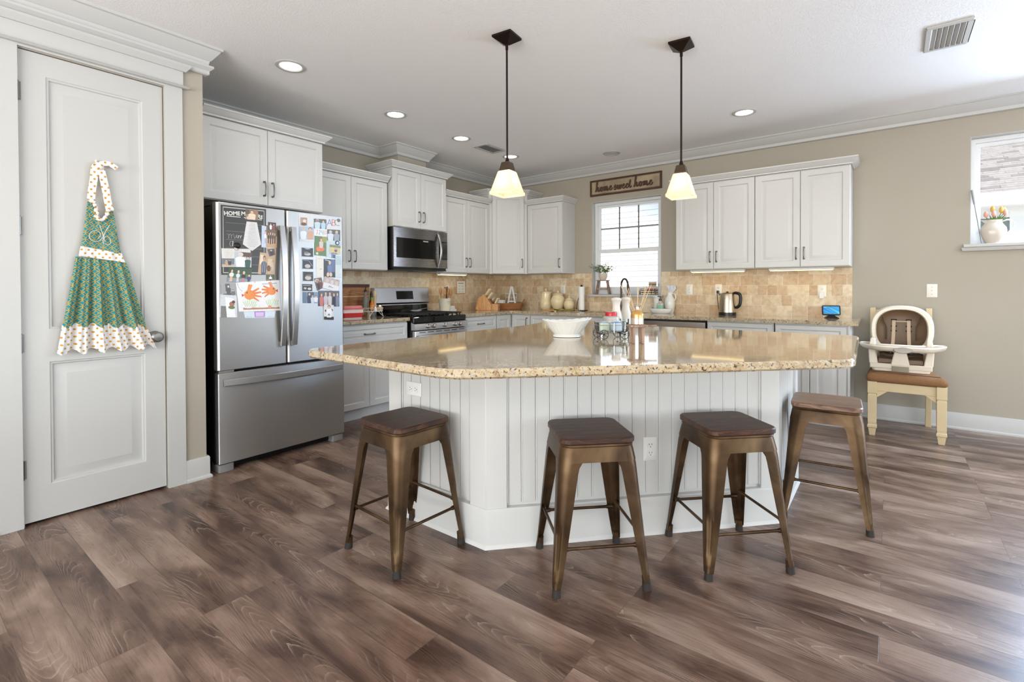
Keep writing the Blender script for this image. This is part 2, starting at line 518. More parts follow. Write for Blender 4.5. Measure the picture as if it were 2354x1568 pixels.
M = {}
M['floor'] = floor_mat()
M['granite'] = granite_mat()
M['tileA'] = tile_mat('travertine_tile_range_wall', 'Y')
M['tileB'] = tile_mat('travertine_tile_sink_wall', 'X')
M['wall'] = P('beige_wall_paint', (170, 162, 147), .6, var=.015, scale=3, bump=.08, bscale=260)
M['ceil'] = P('textured_ceiling_paint', (244, 243, 242), .75, var=.01, scale=4, bump=.55, bscale=95)
M['white'] = P('white_cabinet_paint', (204, 203, 199), .38, var=.01, scale=5)
M['trim'] = P('white_trim_paint', (191, 190, 186), .42, var=.01, scale=5)
M['vinyl'] = P('white_vinyl', (228, 229, 230), .35, var=.01)
M['steel'] = steel_mat('brushed_stainless', (200, 199, 198), .24, (1, 1, 60))
M['steelv'] = steel_mat('brushed_stainless_fridge', (178, 177, 175), .36, (1, 1, 60), aniso=.8, met=.92)
M['steelh'] = steel_mat('brushed_stainless_handle', (186, 184, 182), .28, (40, 1, 40))
M['dsteel'] = steel_mat('black_stainless', (118, 112, 108), .22, (1, 1, 40))
M['black'] = P('black_plastic', (16, 16, 17), .35, var=.1)
M['bglass'] = P('black_glass', (10, 10, 11), .06, var=.1, spec=.6)
M['iron'] = P('cast_iron', (26, 24, 23), .55, var=.2, bump=.2)
M['pewter'] = P('dark_pewter', (124, 122, 119), .34, metal=.9, var=.1)
M['orb'] = P('oil_rubbed_bronze', (44, 32, 26), .36, metal=.7, var=.2)
M['obronze'] = P('oil_bronze_fitting', (88, 74, 60), .38, metal=.75, var=.2)
M['bronze'] = bronze_mat()
M['rubber'] = P('brown_rubber', (44, 38, 34), .7, var=.1)
M['seatdark'] = wood_mat('dark_stained_seat', ((24, 15, 11), (62, 38, 26), (112, 74, 48)), (12, .9, 4), 4, .5, 7)
M['seatmid'] = wood_mat('walnut_seat_open_grain', ((58, 40, 36), (132, 100, 78), (160, 128, 102)), (.7, 14, 4), 3.5, .4, 7, 4)
M['acacia'] = wood_mat('acacia_board', ((112, 64, 34), (160, 102, 58), (196, 146, 94)), (1, .8, 9), 3, .45, 5)
M['oak'] = wood_mat('light_wood', ((176, 122, 72), (204, 152, 98), (222, 178, 126)), (8, 8, 1.2), 3, .45, 5)
M['lightstick'] = wood_mat('utensil_wood', ((150, 98, 56), (184, 132, 84), (206, 160, 112)), (10, 10, 1.5), 3, .5, 5)
M['greywood'] = wood_mat('weathered_wood', ((104, 80, 64), (146, 118, 98), (178, 152, 130)), (8, 8, 1.2), 3, .6, 5)
M['cream_wood'] = P('antique_cream_paint', (214, 194, 154), .5, var=.08, scale=9)
M['tweed'] = P('brown_tweed', (138, 100, 66), .9, var=.35, scale=160, bump=.6, bscale=300)
M['hc_white'] = P('cream_plastic', (230, 220, 202), .35, var=.02)
M['hc_pad'] = P('brown_vinyl_pad', (112, 88, 66), .45, var=.06)
M['hc_strap'] = P('tan_webbing', (188, 164, 138), .7, var=.08, scale=90)
M['paper'] = print_mat()
M['fabric'] = None
M['ceramic'] = P('white_ceramic', (228, 226, 220), .16, var=.02)
M['cream'] = P('cream_ceramic', (222, 204, 164), .16, var=.03)
M['speck'] = P('speckled_ceramic', (214, 208, 198), .35, var=.12, scale=180)
M['clear'] = glass_pane_mat('clear_glass', (.93, .96, .95, 1), 1.6)
M['pane'] = glass_pane_mat('window_glass', (1, 1, 1, 1), .6)
M['plate'] = P('almond_white_plastic', (232, 228, 216), .4, var=.01)
M['white_plastic'] = P('white_plastic', (226, 226, 222), .4, var=.01)
M['chrome'] = P('chrome', (210, 208, 204), .12, metal=1, var=.03)
M['wicker'] = P('woven_seagrass', (158, 106, 62), .8, var=.35, scale=70, bump=1, bscale=150)
M['green_leaf'] = P('grey_green_leaf', (104, 122, 82), .6, var=.3, scale=30)
M['green_leaf2'] = P('olive_leaf', (142, 138, 70), .6, var=.25, scale=30)
M['slot'] = P('dark_slot', (30, 28, 26), .6, var=.1)
M['red'] = P('red_silicone', (196, 44, 40), .4, var=.03)
M['redlid'] = P('translucent_red_lid', (214, 118, 112), .3, var=.04)
M['can_on'] = emit_mat('lit_diffuser', (255, 250, 240), 4)
M['bulb'] = emit_mat('warm_bulb', (255, 238, 210), 10)
M['ucl'] = emit_mat('under_cabinet_diffuser', (255, 222, 156), 2.1)
M['can_off'] = P('unlit_diffuser', (206, 202, 196), .5, var=.02)

def shade_mat():
    m = bpy.data.materials.new('amber_frosted_glass'); m.use_nodes = True
    N, L = m.node_tree.nodes, m.node_tree.links
    N.clear()
    out = N.new('ShaderNodeOutputMaterial'); a = N.new('ShaderNodeAddShader'); mx = N.new('ShaderNodeMixShader'); mx.inputs[0].default_value = .5
    tr = N.new('ShaderNodeBsdfTranslucent'); df = N.new('ShaderNodeBsdfDiffuse'); tc = N.new('ShaderNodeTexCoord'); nz = N.new('ShaderNodeTexNoise'); nz.inputs['Scale'].default_value = 14
    L.new(tc.outputs['Object'], nz.inputs[0])
    c = mixc(N, L, nz.outputs[0], lin((252, 238, 212)), lin((255, 245, 228)))
    L.new(c, tr.inputs[0]); L.new(c, df.inputs[0]); L.new(tr.outputs[0], mx.inputs[1]); L.new(df.outputs[0], mx.inputs[2]); L.new(mx.outputs[0], out.inputs[0])
    return m
M['shade'] = shade_mat()
# ------------------------------------------------------------------ the room
ZC = 2.735          # ceiling
ZT = .918           # worktops
W1 = (1.446, 2.345, 1.123, 2.29)
W2 = (4.985, 6.45, 1.56, 2.45)  # right part past the view is assumed, widened to hold the added lamp
PX, PE = .978, -4.30   # pantry wall face and its end

b = MB(); b.box(-.2, -9.7, -.12, 9.2, .15, 0)
struct(b.build('floor', M['floor'], smooth=0))
b = MB(); b.box(-.3, -9.8, ZC, 9.3, .35, ZC + .25)
struct(b.build('ceiling', M['ceil'], smooth=0))
b = MB()
for x0, x1 in ((-.15, W1[0]), (W1[1], W2[0]), (W2[1], 7.2), (8.8, 9.15)):
    b.box(x0, 0, 0, x1, .15, ZC)
b.box(7.2, 0, 2.2, 8.8, .15, ZC)  # header over the assumed patio door opening that holds an added lamp
for w in (W1, W2):
    b.box(w[0], 0, 0, w[1], .15, w[2]); b.box(w[0], 0, w[3], w[1], .15, ZC)
struct(b.build('wall_back', M['wall'], smooth=0))
b = MB(); b.box(-.15, PE, 0, 0, .0, ZC)
struct(b.build('wall_left', M['wall'], smooth=0))
# pantry wall with its door opening
DY0, DY1, DZ = -5.14, -4.514, 2.425
b = MB()
b.box(PX - .12, DY1, 0, PX, PE, ZC); b.box(PX - .12, -9.5, 0, PX, DY0, ZC); b.box(PX - .12, DY0, DZ, PX, DY1, ZC)
b.box(-.15, PE - .12, 0, PX - .12, PE, ZC)
struct(b.build('wall_pantry', M['wall'], smooth=0))
b = MB(); b.box(-.15, -9.5, 0, -.05, PE - .12, ZC)
struct(b.build('wall_pantry_inside', M['wall'], smooth=0))
b = MB(); b.box(9, -2.1, 0, 9.15, 0, ZC); b.box(9, -9.6, 0, 9.15, -7.1, ZC); b.box(9, -7.1, 0, 9.15, -2.1, .2); b.box(9, -7.1, 2.4, 9.15, -2.1, ZC)  # opening out of view is assumed, made for the added uplight
struct(b.build('wall_right', M['wall'], smooth=0))
b = MB(); b.box(-.15, -9.65, 0, 1.9, -9.5, ZC); b.box(7.3, -9.65, 0, 9, -9.5, ZC); b.box(1.9, -9.65, 2.35, 7.3, -9.5, ZC)  # wide opening behind the camera is assumed, for the other added uplight
struct(b.build('wall_front', M['wall'], smooth=0))
b = MB(); b.box(.0, -2.17, 2.47, .295, -1.77, ZC)
struct(b.build('wall_chase', M['wall'], smooth=0))
b = MB()
b.box(0, -3.2, ZT, .008, -.008, 1.39)
struct(b.build('wall_tile_left', M['tileA'], smooth=0))
b = MB()
b.box(.0, -.008, ZT, W1[0], 0, 1.39); b.box(W1[0], -.008, ZT, W1[1], 0, W1[2] - .02); b.box(W1[1], -.008, ZT, 4.176, 0, 1.39)
struct(b.build('wall_tile_back', M['tileB'], smooth=0))

# crown moulding
cp = [(0, 0), (.09, 0), (.09, -.014), (.08, -.018), (.074, -.028), (.04, -.075), (.032, -.08), (.026, -.105), (.016, -.11), (.0, -.112)]
b = MB()
b.sweep(cp, [(PX, -9.5, ZC), (PX, PE), (0, PE), (0, -2.17), (.295, -2.17), (.295, -1.77), (0, -1.77), (0, 0), (9, 0), (9, -9.5)])
struct(b.build('trim_1', M['trim'], smooth=25))
# second band of the pantry crown, and the head casing above the door
b = MB()
b.sweep([(0, 0), (.05, 0), (.05, -.012), (.03, -.03), (.03, -.05), (.022, -.056), (.0, -.056)], [(PX, -9.5, ZC - .112), (PX, PE), (PX - .3, PE)])
struct(b.build('trim_2', M['trim'], smooth=25))
bbp = [(0, 0), (.026, 0), (.026, .012), (.02, .02), (.015, .022), (.015, .128), (.011, .138), (0, .138)]
b = MB(); b.sweep(bbp, [(4.19, 0, 0), (6.5, 0)])
struct(b.build('baseboard_back', M['trim'], smooth=25))
b = MB(); b.sweep(bbp, [(PX, DY1 + .095, 0), (PX, PE), (PX - .3, PE)])
struct(b.build('baseboard_pantry', M['trim'], smooth=25))
b = MB(); b.sweep(bbp, [(PX, -9.5, 0), (PX, DY0 - .095)])
struct(b.build('baseboard_hall', M['trim'], smooth=25))

# ---- pantry door
def rings_panel(b, x0, z0, x1, z1, yf, steps):
    """raised panel: nested rectangles, steps = (inset, y) from the outside in"""
    rr = []
    for a, y in steps:
        rr.append([(x0 + a, y, z0 + a), (x1 - a, y, z0 + a), (x1 - a, y, z1 - a), (x0 + a, y, z1 - a)])
    b.loft(rr, False, True)

door = struct(thing('door_1', 'tall white two-panel pantry door hung with a patterned apron', 'door', (PX, DY0, 0), PI / 2))
dw = DY1 - DY0
b = MB()
st, zb, zm0, zm1, zt = .105, .19, .83, 1.0, 2.425 - .115
yf = .008
for (x0, x1, z0, z1) in ((.004, st, .014, DZ - .004), (dw - st, dw - .004, .014, DZ - .004), (st, dw - st, .014, zb), (st, dw - st, zm0, zm1), (st, dw - st, zt, DZ - .004)):
    b.box(x0, yf, z0, x1, yf + .035, z1)
for z0, z1 in ((zb, zm0), (zm1, zt)):
    rings_panel(b, st, z0, dw - st, z1, yf, [(0, yf), (.004, yf + .004), (.012, yf + .006), (.016, yf + .014), (.024, yf + .015), (.066, yf + .002), (.068, yf + .002)])
b.build('slab', M['trim'], door, smooth=25)
for z in (.29, .935, 1.53, 2.21):
    b = MB(); b.cyl((.0, .0, z - .045), (.0, .0, z + .045), .007, n=10); b.cyl((0, 0, z - .05), (0, 0, z + .05), .004, n=8)
    b.box(-.004, .002, z - .045, .012, .008, z + .045)
    b.build('hinge', M['pewter'], door)
b = MB()
kz = .925
k = Matrix.Translation((dw - .058, .008, kz)) @ Matrix.Rotation(PI / 2, 4, 'X')
b.M = k
b.lathe([(.033, 0), (.034, .006), (.028, .012), (.013, .016), (.012, .034), (.022, .04), (.03, .05), (.031, .06), (.022, .069), (.001, .071)], n=24)
b.build('door_knob', M['pewter'], door)
b = MB(); b.box(dw - .003, .012, kz - .03, dw + .002, .04, kz + .03)
b.build('latch_plate', M['pewter'], door)
# casing (jambs + head)
b = MB()
cw = .095
b.box(-cw, -.016, 0, -.002, .0, DZ + .015); b.box(dw + .002, -.016, 0, dw + cw, 0, DZ + .015)
b.box(-cw - .005, -.018, DZ + .03, dw + cw + .005, 0, DZ + .118); b.box(-.002, -.016, DZ + .004, dw + .002, 0, DZ + .0148)
b.sweep([(0, 0), (.02, 0), (.03, .006), (.02, .014), (0, .016)], [(-cw - .006, 0, DZ + .015), (-cw - .006, -.0165), (dw + cw + .006, -.0165), (dw + cw + .006, 0)])
b.sweep([(0, 0), (.012, .0), (.028, .02), (.034, .03), (.034, .04), (0, .042)], [(-cw - .005, 0, DZ + .118), (-cw - .005, -.016), (dw + cw + .005, -.016), (dw + cw + .005, 0)])
b.box(-.003, 0, 0, .003, .12, DZ); b.box(dw - .003 + .002, 0.045, 0, dw + .004, .12, DZ); b.box(0, 0.045, DZ - .003, dw, .12, DZ + .003)
b.build('casing', M['trim'], door, smooth=25)

# ---- windows
def window(name, w, grid, zmeet, label):
    root = struct(thing(name, label, 'window', (w[0], 0, w[2])))
    ww, hh = w[1] - w[0], w[3] - w[2]
    zm = zmeet - w[2]
    b = MB()
    y0, y1 = .07, .135
    f = .038
    b.box(.0042, y0, .03, f, y1, hh - f); b.box(ww - f, y0, .03, ww - .0042, y1, hh - f); b.box(.0042, y0, hh - f, ww - .0042, y1, hh - .0042); b.box(.0042, y0, 0.0005, ww - .0042, y1, .03)
    b.build('window_frame', M['vinyl'], root, bevel=.003)
    b = MB()
    s = .034
    ya, yb = .1, .125
    b.box(f, ya, zm, ww - f, yb, zm + .04); b.box(f, ya, hh - f - s, ww - f, yb, hh - f); b.box(f, ya, zm + .04, f + s, yb, hh - f - s); b.box(ww - f - s, ya, zm + .04, ww - f, yb, hh - f - s)
    b.build('upper_sash', M['vinyl'], root, bevel=.003)
    b = MB()
    ya, yb = .076, .1
    b.box(f, ya, zm - .01, ww - f, yb, zm + .035); b.box(f, ya, .03, ww - f, yb, .095); b.box(f, ya, .095, f + s, yb, zm - .01); b.box(ww - f - s, ya, .095, ww - f, yb, zm - .01)
    b.build('lower_sash', M['vinyl'], root, bevel=.003)
    if grid:
        b = MB()
        for i in (1, 2):
            x = f + s + (ww - 2 * f - 2 * s) * i / 3
            b.box(x - .008, .108, zm + .04, x + .008, .117, hh - f - s)
        z = (zm + .04 + hh - f - s) / 2
        b.box(f + s, .109, z - .008, ww - f - s, .116, z + .008)
        b.build('grille', P('backlit_grille', (120, 116, 106), .5), root)  # grey puts the backlit darkness of the bars into their colour
    b = MB(); b.box(f + s, .1115, zm + .04, ww - f - s, .1135, hh - f - s); b.build('glass', M['pane'], root, smooth=0)
    b = MB(); b.box(f + s, .087, .095, ww - f - s, .089, zm); b.build('glass', M['pane'], root, smooth=0)
    b = MB()
    b.box(-.045, -.045, -.028, ww + .03, .0, 0); b.box(.0, 0, -.028, ww, .075, 0)
    b.build('window_sill', M['trim'], root, bevel=.006)
    b = MB()
    b.box(0, .0, 0, .004, .0695, hh - .004); b.box(ww - .004, 0, 0, ww, .0695, hh - .004); b.box(0, 0, hh - .004, ww, .0695, hh)
    b.build('reveal', M['trim'], root, smooth=0)
    return root
w1 = window('window_1', W1, True, 1.655, 'white window over the sink with a plant and books on its sill')
w2 = window('window_2', W2, False, 1.885, 'small high white window holding a pitcher of tulips')
b = MB()
b.sweep([(0, 0), (.03, 0), (.036, -.012), (.028, -.03), (.02, -.034), (0, -.034)], [(-.02, 0, -.026), (-.02, -.001), (W2[1] - W2[0] + .02, -.001), (W2[1] - W2[0] + .02, 0)])
b.build('apron_trim', M['trim'], w2)

# ---- outside: the neighbouring house seen through the sink window, and the roof seen through the small one
M['siding'] = P('white_lap_siding', (236, 238, 240), .6, var=.02)
M['siding2'] = P('pale_yellow_siding', (238, 232, 196), .6, var=.02)
M['shingle'] = P('weathered_shingle', (124, 119, 113), .85, var=.25, scale=14, stretch=(1, .3, 1))
M['shingle2'] = P('weathered_shingle_dark', (104, 99, 94), .85, var=.25, scale=14, stretch=(1, .3, 1))
M['bounce_ground'] = P('pale_bounce_ground', (196, 190, 176), .9, var=.1, scale=6)  # ground made pale to bounce light up to the soffit
yh = 3.2
sa, sb = bp(1437, 472, 'y', yh), bp(1521, 508, 'y', yh)
slope = (sb.z - sa.z) / (sb.x - sa.x)
def rz_(x, off): return sa.z + slope * (x - sa.x) + off
hs = struct(thing('house_exterior', 'white lap-sided house seen through the sink window', 'house', (0, 0, 0)))
b = MB()
z = 0
while z < 5.2:
    zt_ = z + .102
    xl = -4.0
    xr = 3.3
    if rz_(xr, .5) < zt_: xr = max(xl + .1, sa.x + (zt_ - .5 - sa.z) / slope)
    if xr > xl + .2:
        b.loft([[(xl, yh - .022, z), (xl, yh + .1, z), (xl, yh + .1, zt_), (xl, yh - .002, zt_)], [(xr, yh - .022, z), (xr, yh + .1, z), (xr, yh + .1, zt_), (xr, yh - .002, zt_)]])
    z = zt_
b.build('siding', M['siding'], hs, smooth=0)
b = MB()
xl, xr = -4.0, 3.6
b.loft([[(x, y, rz_(x, .52)), (x, y, rz_(x, .70))] for x, y in ((xl, yh - .42), (xr, yh - .42))] + [[(xr, yh + .4, rz_(xr, .52)), (xr, yh + .4, rz_(xr, .70))], [(xl, yh + .4, rz_(xl, .52)), (xl, yh + .4, rz_(xl, .70))], [(xl, yh - .42, rz_(xl, .52)), (xl, yh - .42, rz_(xl, .70))]], False, False, False)
b.poly([(xl, yh - .42, rz_(xl, .52)), (xr, yh - .42, rz_(xr, .52)), (xr, yh + .4, rz_(xr, .52)), (xl, yh + .4, rz_(xl, .52))])
b.poly([(xl, yh - .42, rz_(xl, .70)), (xr, yh - .42, rz_(xr, .70)), (xr, yh + .4, rz_(xr, .70)), (xl, yh + .4, rz_(xl, .70))])
b.build('roof_rake', M['shingle'], hs, smooth=0)
h2 = struct(thing('house_exterior', 'house with a pale shingle roof seen through the small window', 'house', (0, 0, 0)))
ye, ze = 4.0, 2.50
b = MB(); 
rs = random.Random(3)
sl = R(31)
k = 0
for i in range(50):
    s0 = i * .075
    x = 4.3 - rs.random() * .3
    while x < 11:
        wdt = .14 + rs.random() * .22
        b.mi = rs.random() < .35
        dz = .004 + .008 * rs.random()
        ya, za = ye - .1 + s0 * math.cos(sl), ze + s0 * math.sin(sl)
        yb, zb_ = ye - .1 + (s0 + .09) * math.cos(sl), ze + (s0 + .09) * math.sin(sl)
        b.loft([[(x, ya, za), (x + wdt - .002, ya, za), (x + wdt - .002, yb, zb_), (x, yb, zb_)], [(x, ya, za + dz + .006), (x + wdt - .002, ya, za + dz + .006), (x + wdt - .002, yb, zb_ + .004), (x, yb, zb_ + .004)]])
        x += wdt
b.mi = 1
b.box(4.3, ye + .1, ze - .02, 11, ye + .14, ze)
b.build('roof', [M['shingle'], M['shingle2']], h2, smooth=0)
b = MB(); b.box(4.2, ye - .14, ze - .15, 11, ye - .1, ze + .01); b.box(4.2, ye - .1, ze - .15, 11, ye + .4, ze - .13)
b.build('fascia', M['vinyl'], h2, smooth=0)
b = MB()
z = 0
while z < ze - .15:
    b.loft([[(4.3, ye + .378, z), (4.3, ye + .5, z), (4.3, ye + .5, z + .13), (4.3, ye + .398, z + .13)], [(11, ye + .378, z), (11, ye + .5, z), (11, ye + .5, z + .13), (11, ye + .398, z + .13)]])
    z += .13
b.build('siding', M['siding2'], h2, smooth=0)
b = MB(); b.box(4.2, ye + .34, ze - .3, 11, ye + .3765, ze - .151); b.build('frieze_board', M['vinyl'], h2, smooth=0)
g0, g1 = bp(2240, 492, 'y', ye + .36), bp(2320, 545, 'y', ye + .36)
b = MB(); b.box(g0.x, ye + .35, g1.z - .5, g1.x, ye + .37, g0.z); b.build('pane', P('dark_window_glass', (120, 132, 128), .12, var=.2), h2, smooth=0)
b = MB()
b.box(g0.x - .12, ye + .33, g0.z, g1.x + .2, ye + .37, g0.z + .12); b.box(g1.x, ye + .33, g1.z - .6, g1.x + .2, ye + .37, g0.z); b.box(g0.x - .12, ye + .33, g1.z - .6, g0.x, ye + .37, g0.z); b.box(g0.x, ye + .335, g0.z - .42, g1.x, ye + .365, g0.z - .36)
b.build('window_casing', M['vinyl'], h2, smooth=0)
b = MB(); b.box(-8, .4, -.4, 16, 20, -.1)
struct(b.build('ground', M['bounce_ground'], smooth=0))
# ------------------------------------------------------------------ cabinets
def door_mesh(x0, x1, z0, z1, t=.02, fr=.062):
    b = MB()
    w, h = x1 - x0, z1 - z0
    fr = min(fr, w * .26, h * .28)
    rr = []
    for a, y in ((.0, 0), (0, -t + .005), (.005, -t), (fr - .008, -t), (fr - .004, -t + .004), (fr, -t + .009), (fr + .006, -t + .0095), (fr + .012, -t + .008), (min(fr + .036, w * .4, h * .42), -t + .001), (min(fr + .038, w * .41, h * .43), -t + .001)):
        rr.append([(a, y, a), (w - a, y, a), (w - a, y, h - a), (a, y, h - a)])
    b.loft(rr, True, True)
    return b

def pull(parent, x, z, y, vert=True, ln=.105):
    b = MB()
    def T(s, o):   # along, out
        return (x, y - o, z + s) if vert else (x + s, y - o, z)
    h = ln / 2
    pth = catmull([T(-h, .002), T(-h, .016), T(-h * .8, .026), T(0, .031), T(h * .8, .026), T(h, .016), T(h, .002)], 4)
    n = len(pth)
    b.tube(pth, [.0034 + .0018 * math.sin(PI * i / (n - 1)) for i in range(n)], 8)
    for s in (-h, h):
        b.cyl(T(s, 0), T(s, .004), .0085, .008, 12); b.sphere(T(s, .0165), .0068, 8)
    return b.build('handle', M['pewter'], parent, smooth=50)

def fronts(root, lst, y=0):
    for it in lst:
        x0, x1, z0, z1, kind = it[:5]
        d = door_mesh(x0, x1, z0, z1).build(kind, M['white'], root, smooth=20)
        d.location = (x0, y, z0)
        if len(it) > 5 and it[5]:
            o, hx, hz = it[5]
            pull(d, hx - x0, hz - z0, -.02, o == 'v')

CROWN = [(0, 0), (.012, .0), (.014, .012), (.022, .016), (.03, .026), (.046, .04), (.05, .046), (.056, .048), (.056, .06), (0, .06)]

def upper(name, label, wallname, a0, a1, z0, z1, depth, ndoors, crown='LR', hand='C', z0s=0, group='white wall cabinets'):
    w = a1 - a0
    if wallname == 'A': root = thing(name, label, 'cabinet', (depth - .02, a0, z0), PI / 2, group)
    else: root = thing(name, label, 'cabinet', (a0, -(depth - .02), z0), 0, group)
    dp = depth - .02 - .003
    h = z1 - z0
    b = MB(); b.box(.001, 0, 0, w - .001, dp, h)
    b.build('carcass', M['white'], root, bevel=.002)
    g = .003
    ls = []
    hz = .13 if h > .5 else .1
    if ndoors == 2:
        ls.append((g, w / 2 - .0015, .004, h - .012, 'door', ('v', w / 2 - .032, hz)))
        ls.append((w / 2 + .0015, w - g, .004, h - .012, 'door', ('v', w / 2 + .032, hz)))
    else:
        ls.append((g, w - g, .004, h - .012, 'door', ('v', (w - .036) if hand == 'R' else .036, hz)))
    fronts(root, ls)
    b = MB()
    pth = []
    if 'L' in crown: pth.append((0, dp))
    pth += [(0, -.018), (w, -.018)]
    if 'R' in crown: pth.append((w, dp))
    b.sweep([(o, zz + h - .006) for o, zz in CROWN], pth)
    b.box(.002, -.018, h - .006, w - .002, dp, h + .004)
    b.build('crown', M['white'], root, smooth=25)
    return root

G = 'white wall cabinets'
upper('wall_cabinet', 'deep white two-door cabinet over the refrigerator', 'A', -4.18, -3.243, 1.848, 2.446, .62, 2, 'R')
upper('wall_cabinet', 'white two-door wall cabinet between refrigerator and microwave', 'A', -3.2, -2.334, 1.392, 2.305, .33, 2, '')
upper('wall_cabinet', 'short white two-door cabinet above the microwave', 'A', -2.318, -1.542, 1.852, 2.468, .39, 2, 'LR')
upper('wall_cabinet', 'white two-door wall cabinet right of the microwave', 'A', -1.532, -.703, 1.392, 2.300, .33, 2, '')
upper('wall_cabinet', 'narrow single-door wall cabinet left of the sink window', 'B', .666, 1.2, 1.392, 2.300, .33, 1, 'R', 'R')
upper('wall_cabinet', 'white two-door wall cabinet over the kettle', 'B', 2.627, 3.403, 1.392, 2.300, .33, 2, 'L')
upper('wall_cabinet', 'white two-door wall cabinet at the end of the window wall, over the smart display', 'B', 3.403, 4.178, 1.392, 2.300, .33, 2, 'R')
# corner cabinet
ca = math.atan2(.38, .345)
root = thing('corner_wall_cabinet', 'taller angled wall cabinet with one door in the kitchen corner', 'cabinet', (.312, -.698, 1.392), ca, G)
inv = (Matrix.Translation((.312, -.698, 1.392)) @ Matrix.Rotation(ca, 4, 'Z')).inverted()
def L2(x, y): return tuple((inv @ Vector((x, y, 1.392)))[:2])
fw = math.hypot(.38, .345)
poly = [L2(.312, -.698), L2(.657, -.318), L2(.657, -.012), L2(.012, -.012), L2(.012, -.698)]
b = MB(); b.prism(poly, 0, 1.05); b.build('carcass', M['white'], root, bevel=.002)
fronts(root, [(.045, fw - .045, .004, 1.03, 'door', ('v', fw - .075, .14))])
b = MB(); b.sweep([(o, zz + 1.04) for o, zz in CROWN], [L2(.012, -.698), L2(.312, -.698), L2(.657, -.318), L2(.657, -.012)]); b.prism(poly, 1.04, 1.056)
b.build('crown', M['white'], root, smooth=25)

def base(name, label, wallname, a0, a1, lst, end=None, depth=.61, group='white base cabinets'):
    w = a1 - a0
    if wallname == 'A': root = thing(name, label, 'cabinet', (depth, a0, 0), PI / 2, group)
    else: root = thing(name, label, 'cabinet', (a0, -depth, 0), 0, group)
    b = MB(); b.box(.001, 0, .105, w - .001, depth - .003, ZT - .036)
    b.build('carcass', M['white'], root, bevel=.002)
    b = MB(); b.box(.001, .06, 0, w - .001, depth - .01, .105); b.build('toe_kick', M['white'], root)
    fronts(root, lst(w))
    if end:
        b = MB(); b.box(w - .001, -.012, 0.0, w + .016, depth - .003, ZT - .036); b.build('end_panel', M['white'], root, bevel=.002)
    return root
zt, zd = ZT - .036 - .012, .705
def dr2(w): return [(.006, w - .006, zd, zt, 'drawer', ('h', w / 2, (zd + zt) / 2)), (.006, w / 2 - .002, .112, zd - .006, 'door', ('v', w / 2 - .035, zd - .12)), (w / 2 + .002, w - .006, .112, zd - .006, 'door', ('v', w / 2 + .035, zd - .12))]
def dr1(w): return [(.006, w - .006, zd, zt, 'drawer', ('h', w / 2, (zd + zt) / 2)), (.006, w - .006, .112, zd - .006, 'door', ('v', .04, zd - .12))]
def sinkb(w): return [(.006, w / 2 - .003, zd, zt, 'drawer', None), (w / 2 + .003, w - .006, zd, zt, 'drawer', None), (.006, w / 2 - .002, .112, zd - .006, 'door', ('v', w / 2 - .035, zd - .12)), (w / 2 + .002, w - .006, .112, zd - .006, 'door', ('v', w / 2 + .035, zd - .12))]
def drw(w): return [(.006, w - .012, zd, zt, 'drawer', ('h', w / 2, (zd + zt) / 2)), (.006, w / 2 - .002, .112, zd - .006, 'door', ('v', w / 2 - .035, zd - .12)), (w / 2 + .002, w - .012, .112, zd - .006, 'door', ('v', w / 2 + .035, zd - .12))]
base('base_cabinet', 'white base cabinet with one drawer and two doors beside the refrigerator', 'A', -3.25, -2.33, dr2)
base('base_cabinet', 'white drawer base cabinet right of the range', 'A', -1.525, -.925, dr1)
root = thing('corner_base_cabinet', 'folding two-panel corner base cabinet under the knife block and basket', 'cabinet', (0, 0, 0), 0, 'white base cabinets')
b = MB(); b.prism([(.003, -.92), (.61, -.92), (.61, -.61), (.915, -.61), (.915, -.003), (.003, -.003)], .105, ZT - .036); b.build('carcass', M['white'], root, bevel=.002)
b = MB(); b.prism([(.003, -.92), (.55, -.92), (.55, -.55), (.915, -.55), (.915, -.003), (.003, -.003)], 0, .105); b.build('toe_kick', M['white'], root)
d = door_mesh(0, .275, .112, zt).build('door', M['white'], root, smooth=20); d.location = (.61, -.915, .112); d.rotation_euler = (0, 0, PI / 2)
d = door_mesh(0, .275, .112, zt).build('door', M['white'], root, smooth=20); d.location = (.637, -.61, .112); pull(d, .235, zt - .112 - .09, -.02)
base('sink_base_cabinet', 'white sink base cabinet with two false drawer fronts', 'B', .917, 2.385, sinkb)
base('base_cabinet', 'white base cabinet right of the dishwasher', 'B', 3.035, 3.622, drw)
base('base_cabinet', 'white end base cabinet below the smart display', 'B', 3.628, 4.178, drw, end=True)

# ------------------------------------------------------------------ worktops
def slab(name, pts, z0, z1, label, e=.006):
    b = MB(); b.prism(pts, z0, z1, e)
    o = b.build(name, M['granite'], smooth=40)
    return tag(o, label, 'countertop', 'granite worktops')
slab('countertop', [(.004, -3.26), (.66, -3.26), (.66, -2.328), (.004, -2.328)], ZT - .035, ZT, 'short granite worktop between refrigerator and range')
b = MB()
sx0, sx1, sy0, sy1 = 1.5, 2.28, -.53, -.12
cr = .012
pl = [(.004, -1.53), (.66, -1.53)] + roundpoly([(.66, -1.53), (.66, -.66), (1.2, -.66)], [0, .05, 0], 5)[1:-1] + [(sx0, -.66), (sx0, -.004), (.004, -.004)]
b.prism(pl, ZT - .035, ZT)
b.prism([(sx0, -.66), (sx1, -.66), (sx1, sy0), (sx0, sy0)], ZT - .035, ZT); b.prism([(sx0, sy1), (sx1, sy1), (sx1, -.004), (sx0, -.004)], ZT - .035, ZT)
b.prism([(sx1, -.66), (4.25, -.66), (4.25, -.004), (sx1, -.004)], ZT - .035, ZT)
tag(b.build('countertop', M['granite'], smooth=30), 'long L-shaped granite worktop round the corner and under the sink window', 'countertop', 'granite worktops')
